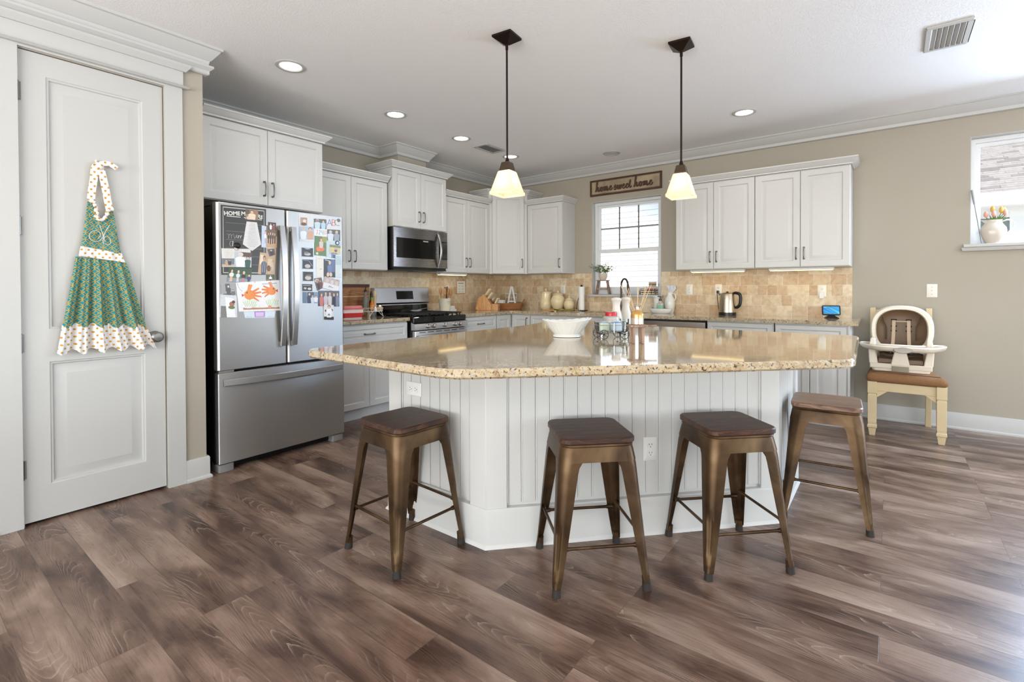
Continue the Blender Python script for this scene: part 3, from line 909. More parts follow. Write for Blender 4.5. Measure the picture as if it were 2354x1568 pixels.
t = thing('sink', 'undermount steel sink below the window', 'sink', ((sx0 + sx1) / 2, (sy0 + sy1) / 2, ZT - .235))
b = MB()
hw, hd = (sx1 - sx0) / 2 - .004, (sy1 - sy0) / 2 - .004
o_, i_ = rrect(-hw, -hd, hw, hd, .04), rrect(-hw + .004, -hd + .004, hw - .004, hd - .004, .038)
b.loft([[(x, y, .198) for x, y in i_], [(x * .96, y * .96, .01) for x, y in i_]], False, True)
b.loft([[(x, y, .198) for x, y in i_], [(x, y, .198) for x, y in o_], [(x * .97, y * .97, 0) for x, y in o_]], False, True)
b.build('basin', M['steel'], t)
b = MB(); b.lathe([(.045, .0105), (.045, .013), (.03, .012), (.02, .008)], n=20); b.build('drain', M['steel'], t)

IP = [(2.2, -4.335), (3.205, -4.355), (4.345, -3.2), (4.31, -2.02), (2.95, -1.985), (2.42, -1.76), (1.97, -1.76), (2.19, -2.42)]
pts = roundpoly(IP, [.09, .1, .05, .05, .1, .1, .05, .25], 6)
b = MB(); b.prism(pts, .878, .915, .008)
tag(b.build('island_countertop', M['granite'], smooth=40), 'large many-sided granite worktop on the white island', 'countertop', 'granite worktops')

# ------------------------------------------------------------------ island
isl = thing('kitchen_island', 'white beadboard island base under the large granite top', 'island', (3.1, -3, 0))
IM = Matrix.Translation((-3.1, 3, 0))
body = [(2.28, -3.88), (2.975, -3.88), (4.005, -2.775), (4.005, -2.12), (2.28, -2.12)]
b = MB(); b.M = IM; b.prism(inset(body, .022), .0, .877); b.build('core', M['white'], isl, smooth=0)
def isl_face(p0, p1, name, bead=True, ends=(0, 0)):
    p0, p1 = Vector(p0), Vector(p1)
    d = p1 - p0; ln = d.length
    ang = math.atan2(d.y, d.x)
    b = MB(); b.M = IM @ Matrix.Translation((p0.x, p0.y, 0)) @ Matrix.Rotation(ang, 4, 'Z')
    st = .1 if ln > .6 else .1
    zb, ztp = .2, .852
    # boards
    e0, e1 = ends
    n = max(2, int(round((ln - 2 * st) / .07)))
    bw = (ln - 2 * st) / n
    for i in range(n):
        x = st + i * bw
        rr = [[(x + .001, .02, z), (x + .001, .0125, z), (x + .004, .0105, z), (x + .006, .0105, z), (x + .0075, .0125, z), (x + .009, .0115, z), (x + bw - .0015, .0115, z), (x + bw - .001, .02, z)] for z in (zb, ztp)]
        b.loft(rr)
    b.build('beadboard' if bead else 'panel', M['white'], isl, smooth=20)
    b = MB(); b.M = IM @ Matrix.Translation((p0.x, p0.y, 0)) @ Matrix.Rotation(ang, 4, 'Z')
    b.box(e0, 0, .18, st, .022, .877); b.box(ln - st, 0, .18, ln - e1, .022, .877); b.box(st, 0, ztp - .01, ln - st, .022, .877)
    # small bead inside the frame
    b.sweep([(0, 0), (.0, -.0), (.006, -.004), (.006, -.011), (0, -.011)], [(st, 0)] * 0 or [(0, 0), (0, .0001)]) if False else None
    for x in (st, ln - st - .008):
        b.box(x, .004, .2, x + .008, .02, ztp)
    b.build('corner_trim', M['white'], isl, bevel=.003)
def basebd():
    b = MB(); b.M = IM
    pr = [(0, 0), (.016, 0), (.012, .01), (.006, .016), (.006, .17), (.003, .182), (-.012, .184), (-.022, .184), (-.022, 0)]
    b.sweep(pr, [(2.28, -2.12), body[0], body[1], body[2], (4.005, -2.12)])
    b.build('baseboard', M['white'], isl, smooth=25)
isl_face(body[0], body[1], 'left'); isl_face(body[1], body[2], 'front'); isl_face(body[2], body[3], 'right'); isl_face((2.28, -2.12), body[0], 'back', True, (.0224, .0224))
isl_face((4.005, -2.12), (2.28, -2.12), 'rear', True, (.0224, 0))
basebd()

def plate(name, label, cat, M4, kind, parent=None, mat=None, horiz=False, group='wall outlets and switches'):
    """wall plate: local x across, z up, faces -y"""
    t = thing(name, label, cat, (0, 0, 0), 0, group)
    t.matrix_world = M4
    mat = mat or M['plate']
    w, h = (.116, .072) if horiz else (.072, .116)
    b = MB(); b.M = Matrix.Rotation(PI / 2, 4, 'X')
    a, c = rrect(-w / 2, -h / 2, w / 2, h / 2, .005), rrect(-w / 2 + .005, -h / 2 + .005, w / 2 - .005, h / 2 - .005, .004)
    b.loft([[(x, y, 0) for x, y in a], [(x, y, .002) for x, y in a], [(x, y, .0055) for x, y in c]])
    b.build('cover_plate', mat, t)
    if kind == 'outlet':
        for s in (-1, 1):
            b = MB()
            q = Matrix.Translation((s * .02 if horiz else 0, 0, 0 if horiz else s * .02)) @ Matrix.Rotation(PI / 2, 4, 'X')
            if horiz: q = q @ Matrix.Rotation(PI / 2, 4, 'Z')
            b.M = q
            b.loft([[(x, y, .005) for x, y in rrect(-.017, -.0145, .017, .0145, .011)], [(x, y, .0075) for x, y in rrect(-.0165, -.014, .0165, .014, .011)]])
            b.build('receptacle', mat, t)
            b = MB(); b.M = q
            for px_ in (-.0065, .0065): b.box(px_ - .0012, -.0005, .007, px_ + .0012, .0075, .0078)
            b.cyl((0, -.008, .007), (0, -.008, .0078), .0026, n=8)
            b.build('receptacle_slots', M['slot'], t)
    else:
        b = MB(); b.box(-.005, -.006, -.012, .005, -.004, .012); b.loft([[(-.004, -.005, -.004), (.004, -.005, -.004), (.004, -.005, .006), (-.004, -.005, .006)], [(-.003, -.017, .006), (.003, -.017, .006), (.003, -.017, .011), (-.003, -.017, .011)]])
        b.build('toggle', mat, t)
        b = MB()
        for z in (-.03, .03): b.sphere((0, -.0055, z), .0028, 8)
        b.build('screw', M['pewter'], t)
    return t
def onB(x, z, y=-.0085): return Matrix.Translation((x, y, z))
def onA(y, z, x=.0085): return Matrix.Translation((x, y, z)) @ Matrix.Rotation(PI / 2, 4, 'Z')
dg = (Vector(body[2]) - Vector(body[1])); da = math.atan2(dg.y, dg.x)
def onDiag(s, z, off=-.0005):
    p = Vector(body[1]) + dg.normalized() * s
    return Matrix.Translation((p.x, p.y, z)) @ Matrix.Rotation(da, 4, 'Z') @ Matrix.Translation((0, off, 0))
pD = bp(1496, 1033, 'z', .44)
# outlet on the diagonal face: find where the pixel ray meets the face
n2 = Vector((dg.y, -dg.x, 0)).normalized(); dirv = (bp(1496, 1033, 'x', 2) - CAMP); tt = (Vector((body[1][0], body[1][1], 0)) - CAMP).dot(n2) / dirv.dot(n2); hit = CAMP + dirv * tt
plate('outlet', 'white outlet on the front of the island, behind the stools', 'outlet', onDiag((Vector(hit[:2]) - Vector(body[1])).length, hit.z, .0095), 'outlet', mat=M['white_plastic'])
h = bp(947, 895, 'y', -3.885)
plate('outlet', 'sideways white outlet on the left face of the island', 'outlet', Matrix.Translation((h.x, -3.8705, h.z)), 'outlet', mat=M['white_plastic'], horiz=True)
plate('outlet', 'cream outlet on the tile behind the cream canisters', 'outlet', onB(1.016, 1.189), 'outlet')
plate('outlet', 'cream outlet on the tile behind the kettle', 'outlet', onB(2.982, 1.182), 'outlet')
o2 = plate('outlet', 'cream outlet with a white plug-in charger by the smart display', 'outlet', onB(3.935, 1.168), 'outlet')
plate('outlet', 'cream outlet beside the hanging calendar', 'outlet', onA(-1.15, 1.18), 'outlet')
plate('light_switch', 'cream light switch on the tile right of the sink window', 'switch', onB(2.672, 1.183), 'switch')
plate('light_switch', 'white light switch on the beige wall above the high chair seat', 'switch', onB(4.745, 1.171, -.0005), 'switch')
t = thing('plug_charger', 'small white charger plugged into the outlet by the display', 'charger', (3.935, -.017, 1.125)); b = MB(); b.box(-.019, -.03, -.03, .019, 0, .032); b.build('body', M['white_plastic'], t, bevel=.004)

# ------------------------------------------------------------------ stools
def make_stool():
    t = thing('bar_stool', '', 'stool', (0, 0, 0), 0, 'backless metal bar stools around the island')
    hs, H = .157, .605
    b = MB(); b.rbox(-hs, -hs, H - .026, hs, hs, H, .045, 6, .005); b.build('seat', M['seatdark'], t, smooth=40)
    # pressed metal frame under the seat
    b = MB()
    f0, f1, f2 = rrect(-.15, -.15, .15, .15, .05, 6), rrect(-.153, -.153, .153, .153, .05, 6), rrect(-.162, -.162, .162, .162, .05, 6)
    g = rrect(-.158, -.158, .158, .158, .048, 6)
    b.loft([[(x, y, H - .0275) for x, y in f0], [(x, y, H - .034) for x, y in f1], [(x, y, H - .038) for x, y in f0], [(x, y, H - .046) for x, y in f1], [(x, y, H - .095) for x, y in f2], [(x, y, H - .095) for x, y in g], [(x * .97, y * .97, H - .045) for x, y in f1]], True, True)
    b.build('frame', M['bronze'], t, smooth=40)
    for sx in (-1, 1):
        for sy in (-1, 1):
            b = MB()
            rings = []
            n = 22
            for i in range(n + 1):
                k = i / n
                z = (H - .0935) * (1 - k) + .03 * k
                c = .1614 + (.198 - .1614) * k
                w = .05 * (1 - k) ** .9 + .0285 + (.012 * max(0, 1 - k * 14) ** 2)
                r = w * .62
                pin = max(0, min(1, (k - .5) / .04)) * max(0, min(1, (.9 - k) / .04))
                outer = [(-w, 0)]
                m = 9
                for j in range(m + 1):
                    a = PI / 2 * j / m
                    rr = r - (.0045 * pin if 3 <= j <= 6 else 0)
                    outer.append((-r + rr * math.sin(a), -r + rr * math.cos(a)))
                outer.append((0, -w))
                inner = [(p[0] * 1 - .0, p[1]) for p in outer]
                th = .0025
                inn = [(-w, -th)] + [(-r + (r - th - (.0045 * pin if 3 <= j <= 6 else 0)) * math.sin(PI / 2 * j / m), -r + (r - th - (.0045 * pin if 3 <= j <= 6 else 0)) * math.cos(PI / 2 * j / m)) for j in range(m + 1)] + [(-th, -w)]
                ring = outer + inn[::-1]
                rings.append([(sx * (c + p[0]), sy * (c + p[1]), z) for p in ring])
            b.loft(rings)
            lg = b.build('leg', M['bronze'], t, smooth=50)
            b = MB()
            q = .198 - .0155
            b.tube([(sx * (q - .002), sy * (q - .002), .055), (sx * q, sy * q, .03)], [.0155, .016], 14); 
            b.build('ferrule', M['bronze'], lg)
            b = MB(); b.tube([(sx * q, sy * q, .03), (sx * (q + .002), sy * (q + .002), 0)], [.0165, .018], 14); b.build('foot', M['rubber'], lg)
    def rod(p0, p1):
        b = MB()
        P0, P1 = Vector(p0), Vector(p1)
        d = (P1 - P0)
        b.tube([P0, P0 + d * .07, P0 + d * .1, P1 - d * .1, P1 - d * .07, P1], [.010, .010, .0065, .0065, .010, .010], 10)
        b.build('stretcher', M['bronze'], t)
    def cz(z): return .1614 + (.198 - .1614) * (1 - (z - .03) / (.5115 - .03)) - .013
    for s in (-1, 1):
        z = .205; c = cz(z); rod((-c + .012, s * c, z), (c - .012, s * c, z))
        z = .178; c = cz(z); rod((s * c, -c + .012, z), (s * c, c - .012, z))
    for s in (-1, 1):
        b = MB(); c = cz(.5) - .012; b.tube([(-c, -s * c, .5), (-.03, -s * .03, .512), (.03, s * .03, .512 + .008 * s), (c, s * c, .5)], .005, 8); b.build('cross_brace', M['bronze'], t)
    return t
st0 = make_stool()
GS = 'backless metal bar stools around the island'
st0.location = (2.652, -4.085, 0); st0.rotation_euler = (0, 0, R(-3)); st0['label'] = 'bar stool at the left face of the island, nearest the refrigerator'
dup(st0, (3.427, -3.724, 0), R(-45.5), 'bar stool in front of the island, left of the front outlet')
dup(st0, (3.865, -3.2505, 0), R(-45), 'bar stool in front of the island, right of the front outlet')
s4 = dup(st0, (4.187, -2.50, 0), R(4), 'bar stool with the lighter walnut seat at the far right end of the island')
for k in kids(s4):
    if k.name.startswith('seat'):
        k.data = k.data.copy(); k.data.materials[0] = M['seatmid']; k['label'] = 'lighter open-grained walnut seat'
# ------------------------------------------------------------------ refrigerator
FX, FY0, FWD, FZ = 1.0, -4.235, .93, 1.774
fr = thing('refrigerator', 'stainless french-door refrigerator covered with photos and papers', 'refrigerator', (0, FY0, 0), PI / 2)
# local: x along the wall (+y world), front faces -y (= +x world); front plane at y = -FX
b = MB(); b.box(.012, -FX + .075, .03, FWD - .012, -.12, FZ - .012); b.build('cabinet_body', P('fridge_side_black', (28, 26, 25), .4, var=.1), fr, bevel=.004)
zs, zf = .672, .655
def fdoor(x0, x1, z0, z1, hx):
    b = MB()
    t = .062
    prof = rrect(x0, -FX, x1, -FX + t, .01, 3)
    n = 8
    # gently crowned front
    ring = []
    def outl(x0, x1, e):
        p = [(x0 + e, -FX + t), (x0 + e, -FX + .012 + e), (x0 + .006 + e, -FX + .004 + e)]
        for i in range(n + 1):
            k = i / n
            p.append((x0 + .012 + (x1 - x0 - .024) * k, -FX + e * .6 - .000))
        p += [(x1 - .006 - e, -FX + .004 + e), (x1 - e, -FX + .012 + e), (x1 - e, -FX + t)]
        return p
    b.loft([[(x, y, z0) for x, y in outl(x0, x1, .004)], [(x, y, z0 + .004) for x, y in outl(x0, x1, 0)], [(x, y, z1 - .004) for x, y in outl(x0, x1, 0)], [(x, y, z1) for x, y in outl(x0, x1, .004)]])
    d = b.build('door', M['steelv'], fr, smooth=25)
    return d
dl = fdoor(0, FWD / 2 - .003, zs, FZ, 0); dr = fdoor(FWD / 2 + .003, FWD, zs, FZ, 0)
def bowbar(path_fn, wfn, parent, n=16):
    b = MB()
    b.loft([path_fn(i / n) for i in range(n + 1)])
    return b.build('handle', M['steelh'], parent, smooth=40)
for d, xc in ((dl, FWD / 2 - .042), (dr, FWD / 2 + .042)):
    z0, z1 = .80, 1.655
    def vr(k, xc=xc):
        z = z0 + (z1 - z0) * k
        o = .02 + .045 * math.sin(PI * (.06 + .88 * k))
        y = -FX - o
        return [(xc - .02, y + .006, z), (xc - .017, y, z), (xc + .017, y, z), (xc + .02, y + .006, z), (xc + .018, y + .016, z), (xc - .018, y + .016, z)]
    bowbar(vr, None, d)
    b = MB()
    for z in (z0, z1 - .03): b.box(xc - .014, -FX - .022, z, xc + .014, -FX - .0, z + .03)
    b.build('handle_mount', M['steelh'], d)
b = MB(); b.rbox(0, -FX, .06, FWD, -FX + .06, zf, .01, 3, .003)
dw_ = b.build('freezer_drawer', M['steelv'], fr, smooth=25)
z = zf - .062
def hr(k):
    x = .03 + (FWD - .06) * k
    o = .022 + .04 * math.sin(PI * (.05 + .9 * k))
    y = -FX - o
    zz = z
    return [(x, y + .006, zz - .022), (x, y, zz - .018), (x, y, zz + .018), (x, y + .006, zz + .022), (x, y + .016, zz + .018), (x, y + .016, zz - .018)]
bowbar(hr, None, dw_)
b = MB()
for x in (.035, FWD - .065): b.box(x, -FX - .024, z - .014, x + .03, -FX, z + .014)
b.build('handle_mount', M['steelh'], dw_)
b = MB(); b.box(.03, -FX + .07, .01, FWD - .03, -FX + .1, .062)
for i in range(4): b.box(.12, -FX + .066, .015 + i * .011, FWD - .12, -FX + .07, .02 + i * .011)
b.build('grille', M['black'], fr)
for x0 in (.004, FWD - .1):
    b = MB(); b.rbox(x0, -FX + .012, .0, x0 + .096, -FX + .13, .052, .012, 3, .003); b.build('foot', P('grey_plastic_foot', (128, 126, 124), .5), fr)
b = MB(); b.rbox(.005, -FX + .05, FZ - .012, .1, -FX + .24, FZ + .006, .015, 3); b.rbox(FWD - .1, -FX + .05, FZ - .012, FWD - .005, -FX + .24, FZ + .006, .015, 3); b.build('hinge_cover', P('brown_grey_plastic', (74, 66, 60), .5), fr)
b = MB(); b.box(.0, -FX + .066, .05, .012, -FX + .09, FZ - .01); b.build('door_gasket', M['black'], fr)
b = MB(); b.box(.004, -FX + .004, zf + .002, .1, -FX + .04, zs - .002); b.build('hinge', M['steel'], fr)

# ---- papers and photos on the refrigerator
def fz(px, py):
    """pixel in the photo -> (y, z) on the door face"""
    p = bp(px, py, 'x', FX)
    return (p.y, p.z)
def fc(cx, cy): return fz(470 + cx / 4.6118, 440 + cy / 4.6118)
placed = []
def card(name, label, cat, quad, bg, figs=(), group=None, th=.0003, border=None):
    """quad: corner points (crop coordinates) bl, br, tr, tl or any polygon; figs: (kind, colour, ...) in 0..1 card coordinates"""
    bb = (min(p[0] for p in quad), min(p[1] for p in quad), max(p[0] for p in quad), max(p[1] for p in quad))
    lv = 1 + max([l for o, l in placed if o[0] < bb[2] - 4 and o[2] > bb[0] + 4 and o[1] < bb[3] - 4 and o[3] > bb[1] + 4] or [0])
    placed.append((bb, lv))
    off = .0006 * lv
    q = [fc(*p) for p in quad]
    c = Vector((sum(p[0] for p in q) / len(q), sum(p[1] for p in q) / len(q)))
    t = bpy.data.objects.new
    b = MB()
    b.M = Matrix.Translation((0, 0, 0))
    loc = (FX + .0005, c.x, c.y)
    def w(p, d): return (d, p[0] - c.x, p[1] - c.y)
    b.col = lin(border or bg)
    b.loft([[w(p, 0) for p in q], [w(p, off + th) for p in q]], True, True)
    if border:
        qq = [tuple(c + (Vector(p) - c) * .93) for p in q]
        b.col = lin(bg); b.poly([w(p, off + th + .00005) for p in qq])
    if len(q) >= 4:
        B_, R_, T_, L_ = [Vector(p) for p in q[:4]]
        def uv(u, v): return tuple((B_ * (1 - u) + R_ * u) * (1 - v) + (L_ * (1 - u) + T_ * u) * v)
    d = off + th + .00008
    for f in figs:
        d += .00001
        b.col = lin(f[1])
        if f[0] == 'r':
            _, _, u0, v0, u1, v1 = f
            b.poly([w(uv(*p), d) for p in ((u0, v0), (u1, v0), (u1, v1), (u0, v1))])
        elif f[0] == 'e':
            _, _, u, v, ru, rv = f
            b.poly([w(uv(u + ru * math.cos(2 * PI * i / 12), v + rv * math.sin(2 * PI * i / 12)), d) for i in range(12)])
        elif f[0] == 'p':
            b.poly([w(uv(*p), d) for p in f[2]])
        elif f[0] == 'l':
            wd_ = f[3]
            pts = [Vector(p) for p in f[2]]
            for p0, p1 in zip(pts, pts[1:]):
                dd = (p1 - p0)
                if dd.length < 1e-6: continue
                nn = Vector((-dd.y, dd.x)).normalized() * wd_
                b.poly([w(uv(*x), d) for x in (p0 - nn, p1 - nn, p1 + nn, p0 + nn)])
    o = b.build(name, M['paper'], smooth=0)
    o.location = loc
    return tag(o, label, cat, group)
def R4(x0, y0, x1, y1, tilt=0):
    return [(x0, y1), (x1, y1 + tilt), (x1, y0 + tilt), (x0, y0)]
SK, SK2 = (222, 178, 150), (196, 146, 116)
def pers(u, v0, h, shirt, skin=SK, w=.1, hair=(60, 42, 32), legs=None):
    """small printed figure: legs, body, arms, head, hair"""
    f = []
    if legs: f.append(('p', legs, [(u - w * .55, v0), (u + w * .55, v0), (u + w * .5, v0 + h * .45), (u - w * .5, v0 + h * .45)]))
    bv = v0 + (h * .4 if legs else 0)
    top = v0 + h
    hd = h * .15
    f.append(('p', shirt, [(u - w * .75, bv), (u + w * .75, bv), (u + w, top - hd * 2.6), (u + w * .5, top - hd * 1.9), (u - w * .5, top - hd * 1.9), (u - w, top - hd * 2.6)]))
    f.append(('e', hair, u, top - hd * .8, w * .52, hd * 1.0))
    f.append(('e', skin, u, top - hd * 1.05, w * .42, hd * .85))
    return f
GP = 'photos on the refrigerator'
black, chalk, wht = (30, 29, 26), (52, 50, 45), (228, 226, 222)
ln = [('l', (190, 188, 184), [(.045, .03), (.955, .03), (.955, .97), (.045, .97), (.045, .03)], .006)]
for v in (.75, .63, .51, .39, .27, .15): ln.append(('l', (128, 126, 120), [(.1, v), (.9, v)], .0022))
ln.append(('l', (214, 212, 206), [(.12, .845), (.42, .845)], .005)); ln.append(('l', (214, 212, 206), [(.49, .845), (.9, .83)], .005))
cb = card('chalkboard_poster', 'black chalkboard poster reading HOME on the left refrigerator door', 'poster', [(177, 884), (652, 886), (652, 190), (172, 140)], chalk, ln)
def letters(parent, txt, cx, cy, size, mat, tilt=0):
    y, z = fc(cx, cy)
    text_mesh('lettering', txt, size, mat, parent, Matrix.Translation((.0011, y - parent.location.y, z - parent.location.z)) @ FACE_PX @ Matrix.Rotation(tilt, 4, 'Z'), .0001, bold=.0012)
M['chalk'] = P('chalk_white', (216, 214, 208), .8, var=.1)
letters(cb, 'HOME', 292, 235, .036, M['chalk'], R(5)); letters(cb, 'M', 411, 238, .036, M['chalk']); letters(cb, 'RS', 588, 272, .034, M['chalk'], R(-10))
b = MB()
def stroke(pts, r=.0022):
    pp = []
    for p in catmull([(x, y, 0) for x, y in pts], 4):
        y, z = fc(p.x, p.y); pp.append((.0012, y - cb.location.y, z - cb.location.z))
    b.tube(pp, r * .8, 5, flat=.3)
stroke([(232, 455), (250, 450), (258, 470), (256, 500)]); stroke([(258, 468), (275, 450), (284, 480), (284, 500)]); stroke([(284, 472), (304, 452), (314, 480), (318, 498), (330, 490)]); stroke([(330, 490), (345, 470), (338, 462), (332, 480), (345, 496), (356, 480)]); stroke([(358, 498), (360, 470), (372, 474)]); stroke([(382, 498), (384, 472), (396, 474)])
stroke([(298, 530), (276, 528), (266, 556), (276, 582), (298, 575)]); stroke([(302, 525), (300, 560), (300, 580)])
b.build('chalk_writing', M['chalk'], cb)
# tie shaped card with its photo
tl = []
tq = [(505, 632), (600, 562), (553, 318), (568, 285), (430, 285), (446, 318), (405, 560)]
tie = card('paper_tie', 'white tie-shaped paper with printed lines on the chalkboard', 'paper', tq, (214, 212, 210))
b = MB()
for i, yy in enumerate(range(345, 600, 15)):
    hw = 30 + (yy - 345) * .16 if yy < 560 else 60 - (yy - 560) * 1.0
    y0, z0 = fc(502 - hw * (.8 + .2 * (i % 2)), yy); y1, z1 = fc(502 + hw, yy + 3)
    b.tube([(.0018, y0 - tie.location.y, z0 - tie.location.z), (.0032, y1 - tie.location.y, z1 - tie.location.z)], .0006, 4)
b.build('printed_lines', P('grey_ink', (150, 148, 150), .7), tie)
card('photo', 'photo of a person in a pale shirt and dark cap topping the tie', 'photo', R4(435, 188, 568, 318, 12), (150, 120, 96), [('r', (96, 84, 74), 0, .6, .3, 1)] + pers(.5, .0, .95, (226, 206, 180), SK, .3, (52, 58, 56)) + [('r', (60, 52, 46), 0, 0, 1, .18), ('e', (214, 190, 170), .2, .3, .12, .14)], GP)
card('photo', 'narrow blue and white photo beside the group photo', 'photo', [(603, 592), (662, 598), (662, 372), (606, 360)], (190, 202, 222), pers(.75, .2, .6, (236, 236, 240), SK, .3, (60, 46, 40), (150, 170, 205)), GP)
card('photo', 'sandy-toned group photo of five standing people near the left handle', 'photo', [(652, 594), (765, 600), (768, 380), (655, 358)], (196, 160, 124), [('r', (112, 92, 70), 0, .55, 1, 1), ('r', (186, 152, 116), 0, 0, 1, .2)] + pers(.2, .2, .5, (44, 40, 40), SK2, .1, (50, 36, 28), (60, 60, 70)) + pers(.4, .16, .58, (56, 64, 58), SK, .1, (50, 36, 28), (48, 44, 44)) + pers(.6, .18, .55, (104, 52, 48), SK, .1, (50, 36, 28), (52, 48, 48)) + pers(.8, .2, .52, (74, 86, 62), SK, .1, (50, 36, 28), (40, 40, 44)), GP)
card('photo', 'tiny square photo at the top beside the left handle', 'photo', R4(676, 325, 757, 405, 8), (70, 60, 60), pers(.3, .05, .8, (226, 226, 230), SK, .17) + pers(.7, .05, .75, (150, 62, 66), SK, .17), GP)
# announcement card
card('photo_card', 'white announcement card with text and a small beach photo', 'card', [(185, 800), (492, 804), (487, 612), (177, 603)], (216, 212, 206), [('l', (170, 166, 160), [(.1, .9 - i * .07), (.36, .9 - i * .07)], .004) for i in range(6)] + [('r', (112, 120, 126), .0, .02, .42, .46), ('r', (190, 170, 144), 0, .02, .42, .14)] + pers(.15, .1, .3, (190, 150, 126), SK, .05) + pers(.26, .1, .3, (66, 62, 66), SK2, .06))
card('photo', 'wedding photo of a couple in white overlapping the announcement card', 'photo', [(313, 800), (494, 806), (500, 652), (318, 638)], (184, 190, 196), [('r', (96, 72, 58), .3, .7, 1, 1)] + pers(.35, -.02 + .02, .95, (232, 232, 234), (214, 200, 190), .3, (214, 206, 198)) + pers(.78, .0, .72, (44, 84, 72), SK, .18, (50, 34, 28)), GP)
t = thing('magnet', 'black helmet-shaped magnet holding the announcement card', 'magnet', (FX + .0030, *fc(345, 575)), 0, 'refrigerator magnets')
b = MB(); b.M = Matrix.Rotation(PI / 2, 4, 'Y'); b.lathe([(.021, 0), (.021, .004), (.015, .009), (.001, .011)], n=18); b.build('cap', M['black'], t)
b = MB(); b.M = Matrix.Translation((0, -.006, -.022)) @ Matrix.Rotation(PI / 2, 4, 'Y'); b.lathe([(.014, 0), (.014, .003), (.001, .006)], n=14); b.build('face', P('magnet_face', (196, 186, 176), .4, var=.4, scale=120), t)
card('photo', 'photo of four people in caps sitting before green trees', 'photo', [(238, 958), (488, 978), (503, 822), (262, 808)], (84, 110, 74), [('r', (56, 78, 50), 0, .6, 1, 1), ('r', (138, 146, 158), 0, 0, 1, .3)] + pers(.14, .05, .85, (226, 224, 220), SK, .1, (66, 60, 54), SK) + pers(.42, .05, .78, (214, 220, 226), SK, .09, (220, 220, 220), (206, 200, 200)) + pers(.66, .05, .74, (34, 34, 38), SK, .1, (210, 210, 212), (196, 120, 130)) + pers(.9, .02, .6, (66, 56, 120), SK, .1, (60, 50, 70), (60, 70, 90)), GP)
card('photo', 'tilted sepia photo of a person in a striped shirt', 'photo', [(565, 876), (658, 884), (668, 658), (588, 645)], (190, 160, 124), [('r', (222, 206, 180), .1, .45, .5, .9)] + pers(.62, -.0, .85, (66, 76, 96), SK2, .34, (50, 36, 30)) + [('l', (196, 200, 210), [(.5, .1), (.52, .6)], .02), ('l', (196, 200, 210), [(.72, .1), (.74, .6)], .02)], GP)
card('photo_strip', 'tall tan photo strip running down beside the left handle', 'photo strip', [(660, 930), (742, 936), (757, 612), (662, 600)], (184, 158, 128), [('r', (206, 184, 156), .1, .4, .6, .66), ('e', (110, 68, 46), .2, .35, .25, .1)] + pers(.7, .3, .3, (190, 178, 164), SK, .12))
card('photo', 'small dark photo of one person on the tan photo strip', 'photo', [(685, 692), (748, 672), (738, 606), (664, 614)], (90, 84, 78), pers(.5, .0, .9, (66, 40, 42), SK, .3), GP)
card('photo', 'small photo of a person in a white shirt above the fish drawing', 'photo', R4(655, 880, 740, 956, 2), (122, 104, 84), [('r', (70, 92, 60), 0, .4, 1, 1)] + pers(.5, .0, .9, (236, 236, 238), SK, .2, (50, 40, 34), (40, 44, 60)), GP)
# drawing
def hand(cx, cy, s, fl):
    c1 = (232, 140, 66); f = [('e', c1, cx, cy, .12 * s, .17 * s)]
    for a in (-42, -14, 12, 36): f.append(('p', (228, 128, 56), [(cx + fl * (.1 * s * math.cos(R(a)) - .028 * s * math.sin(R(a))), cy + .14 * s * math.sin(R(a)) + .03 * s * math.cos(R(a)) + .02), (cx + fl * .28 * s * math.cos(R(a)), cy + .34 * s * math.sin(R(a)) + .03), (cx + fl * .29 * s * math.cos(R(a)), cy + .34 * s * math.sin(R(a)) - .02), (cx + fl * .1 * s * math.cos(R(a)), cy + .14 * s * math.sin(R(a)) - .035)]))
    f.append(('p', c1, [(cx - fl * .05 * s, cy + .12 * s), (cx + fl * .04 * s, cy + .16 * s), (cx + fl * .09 * s, cy + .34 * s), (cx - fl * .0 * s, cy + .36 * s)]))
    f.append(('e', (84, 96, 40), cx - fl * .05 * s, cy + .08 * s, .018, .028)); f.append(('p', (206, 52, 58), [(cx - fl * .11 * s, cy), (cx - fl * .17 * s, cy + .05), (cx - fl * .17 * s, cy - .06)]))
    return f
dr_ = []
for gx in (.27, .8):
    for k in range(7):
        x = gx + (k - 3) * .042
        dr_.append(('l', (178, 208, 140), [(gx + (k - 3) * .022, .1), (x + .012, .2), (x - .012, .28), (x + .02 * (k - 3) * .5, .4 - abs(k - 3) * .02)], .008))
dr_ += [('p', (178, 124, 80), [(.1, .06), (.97, .06), (.97, .12), (.55, .11), (.1, .13)]), ('e', (224, 224, 232), .22, .14, .1, .04), ('e', (224, 224, 232), .88, .15, .08, .05), ('e', (222, 140, 140), .73, .13, .04, .05)]
dr_ += hand(.27, .56, 1.0, 1) + hand(.8, .66, .85, -1)
dr_ += [('l', (60, 60, 60), [(.02, .97), (.06, .8), (.12, .68)], .003), ('l', (150, 158, 190), [(.58, .9), (.93, .9)], .012), ('e', (228, 120, 150), .42, .98, .012, .02)]
card('child_drawing', "child's drawing of two orange handprint fish over green seaweed", 'drawing', [(365, 1275), (805, 1262), (792, 940), (330, 968)], (232, 231, 232), dr_)
card('drawing_paper', 'white paper with a purple block peeking below the fish drawing', 'paper', [(428, 1342), (738, 1338), (752, 1268), (412, 1276)], (214, 222, 232), [('r', (176, 138, 200), .32, .08, .66, 1.0), ('r', (214, 190, 226), .36, .2, .62, .85), ('l', (130, 170, 210), [(.03, .2), (.25, .15)], .02), ('l', (130, 170, 210), [(.75, .15), (.95, .2)], .02)])
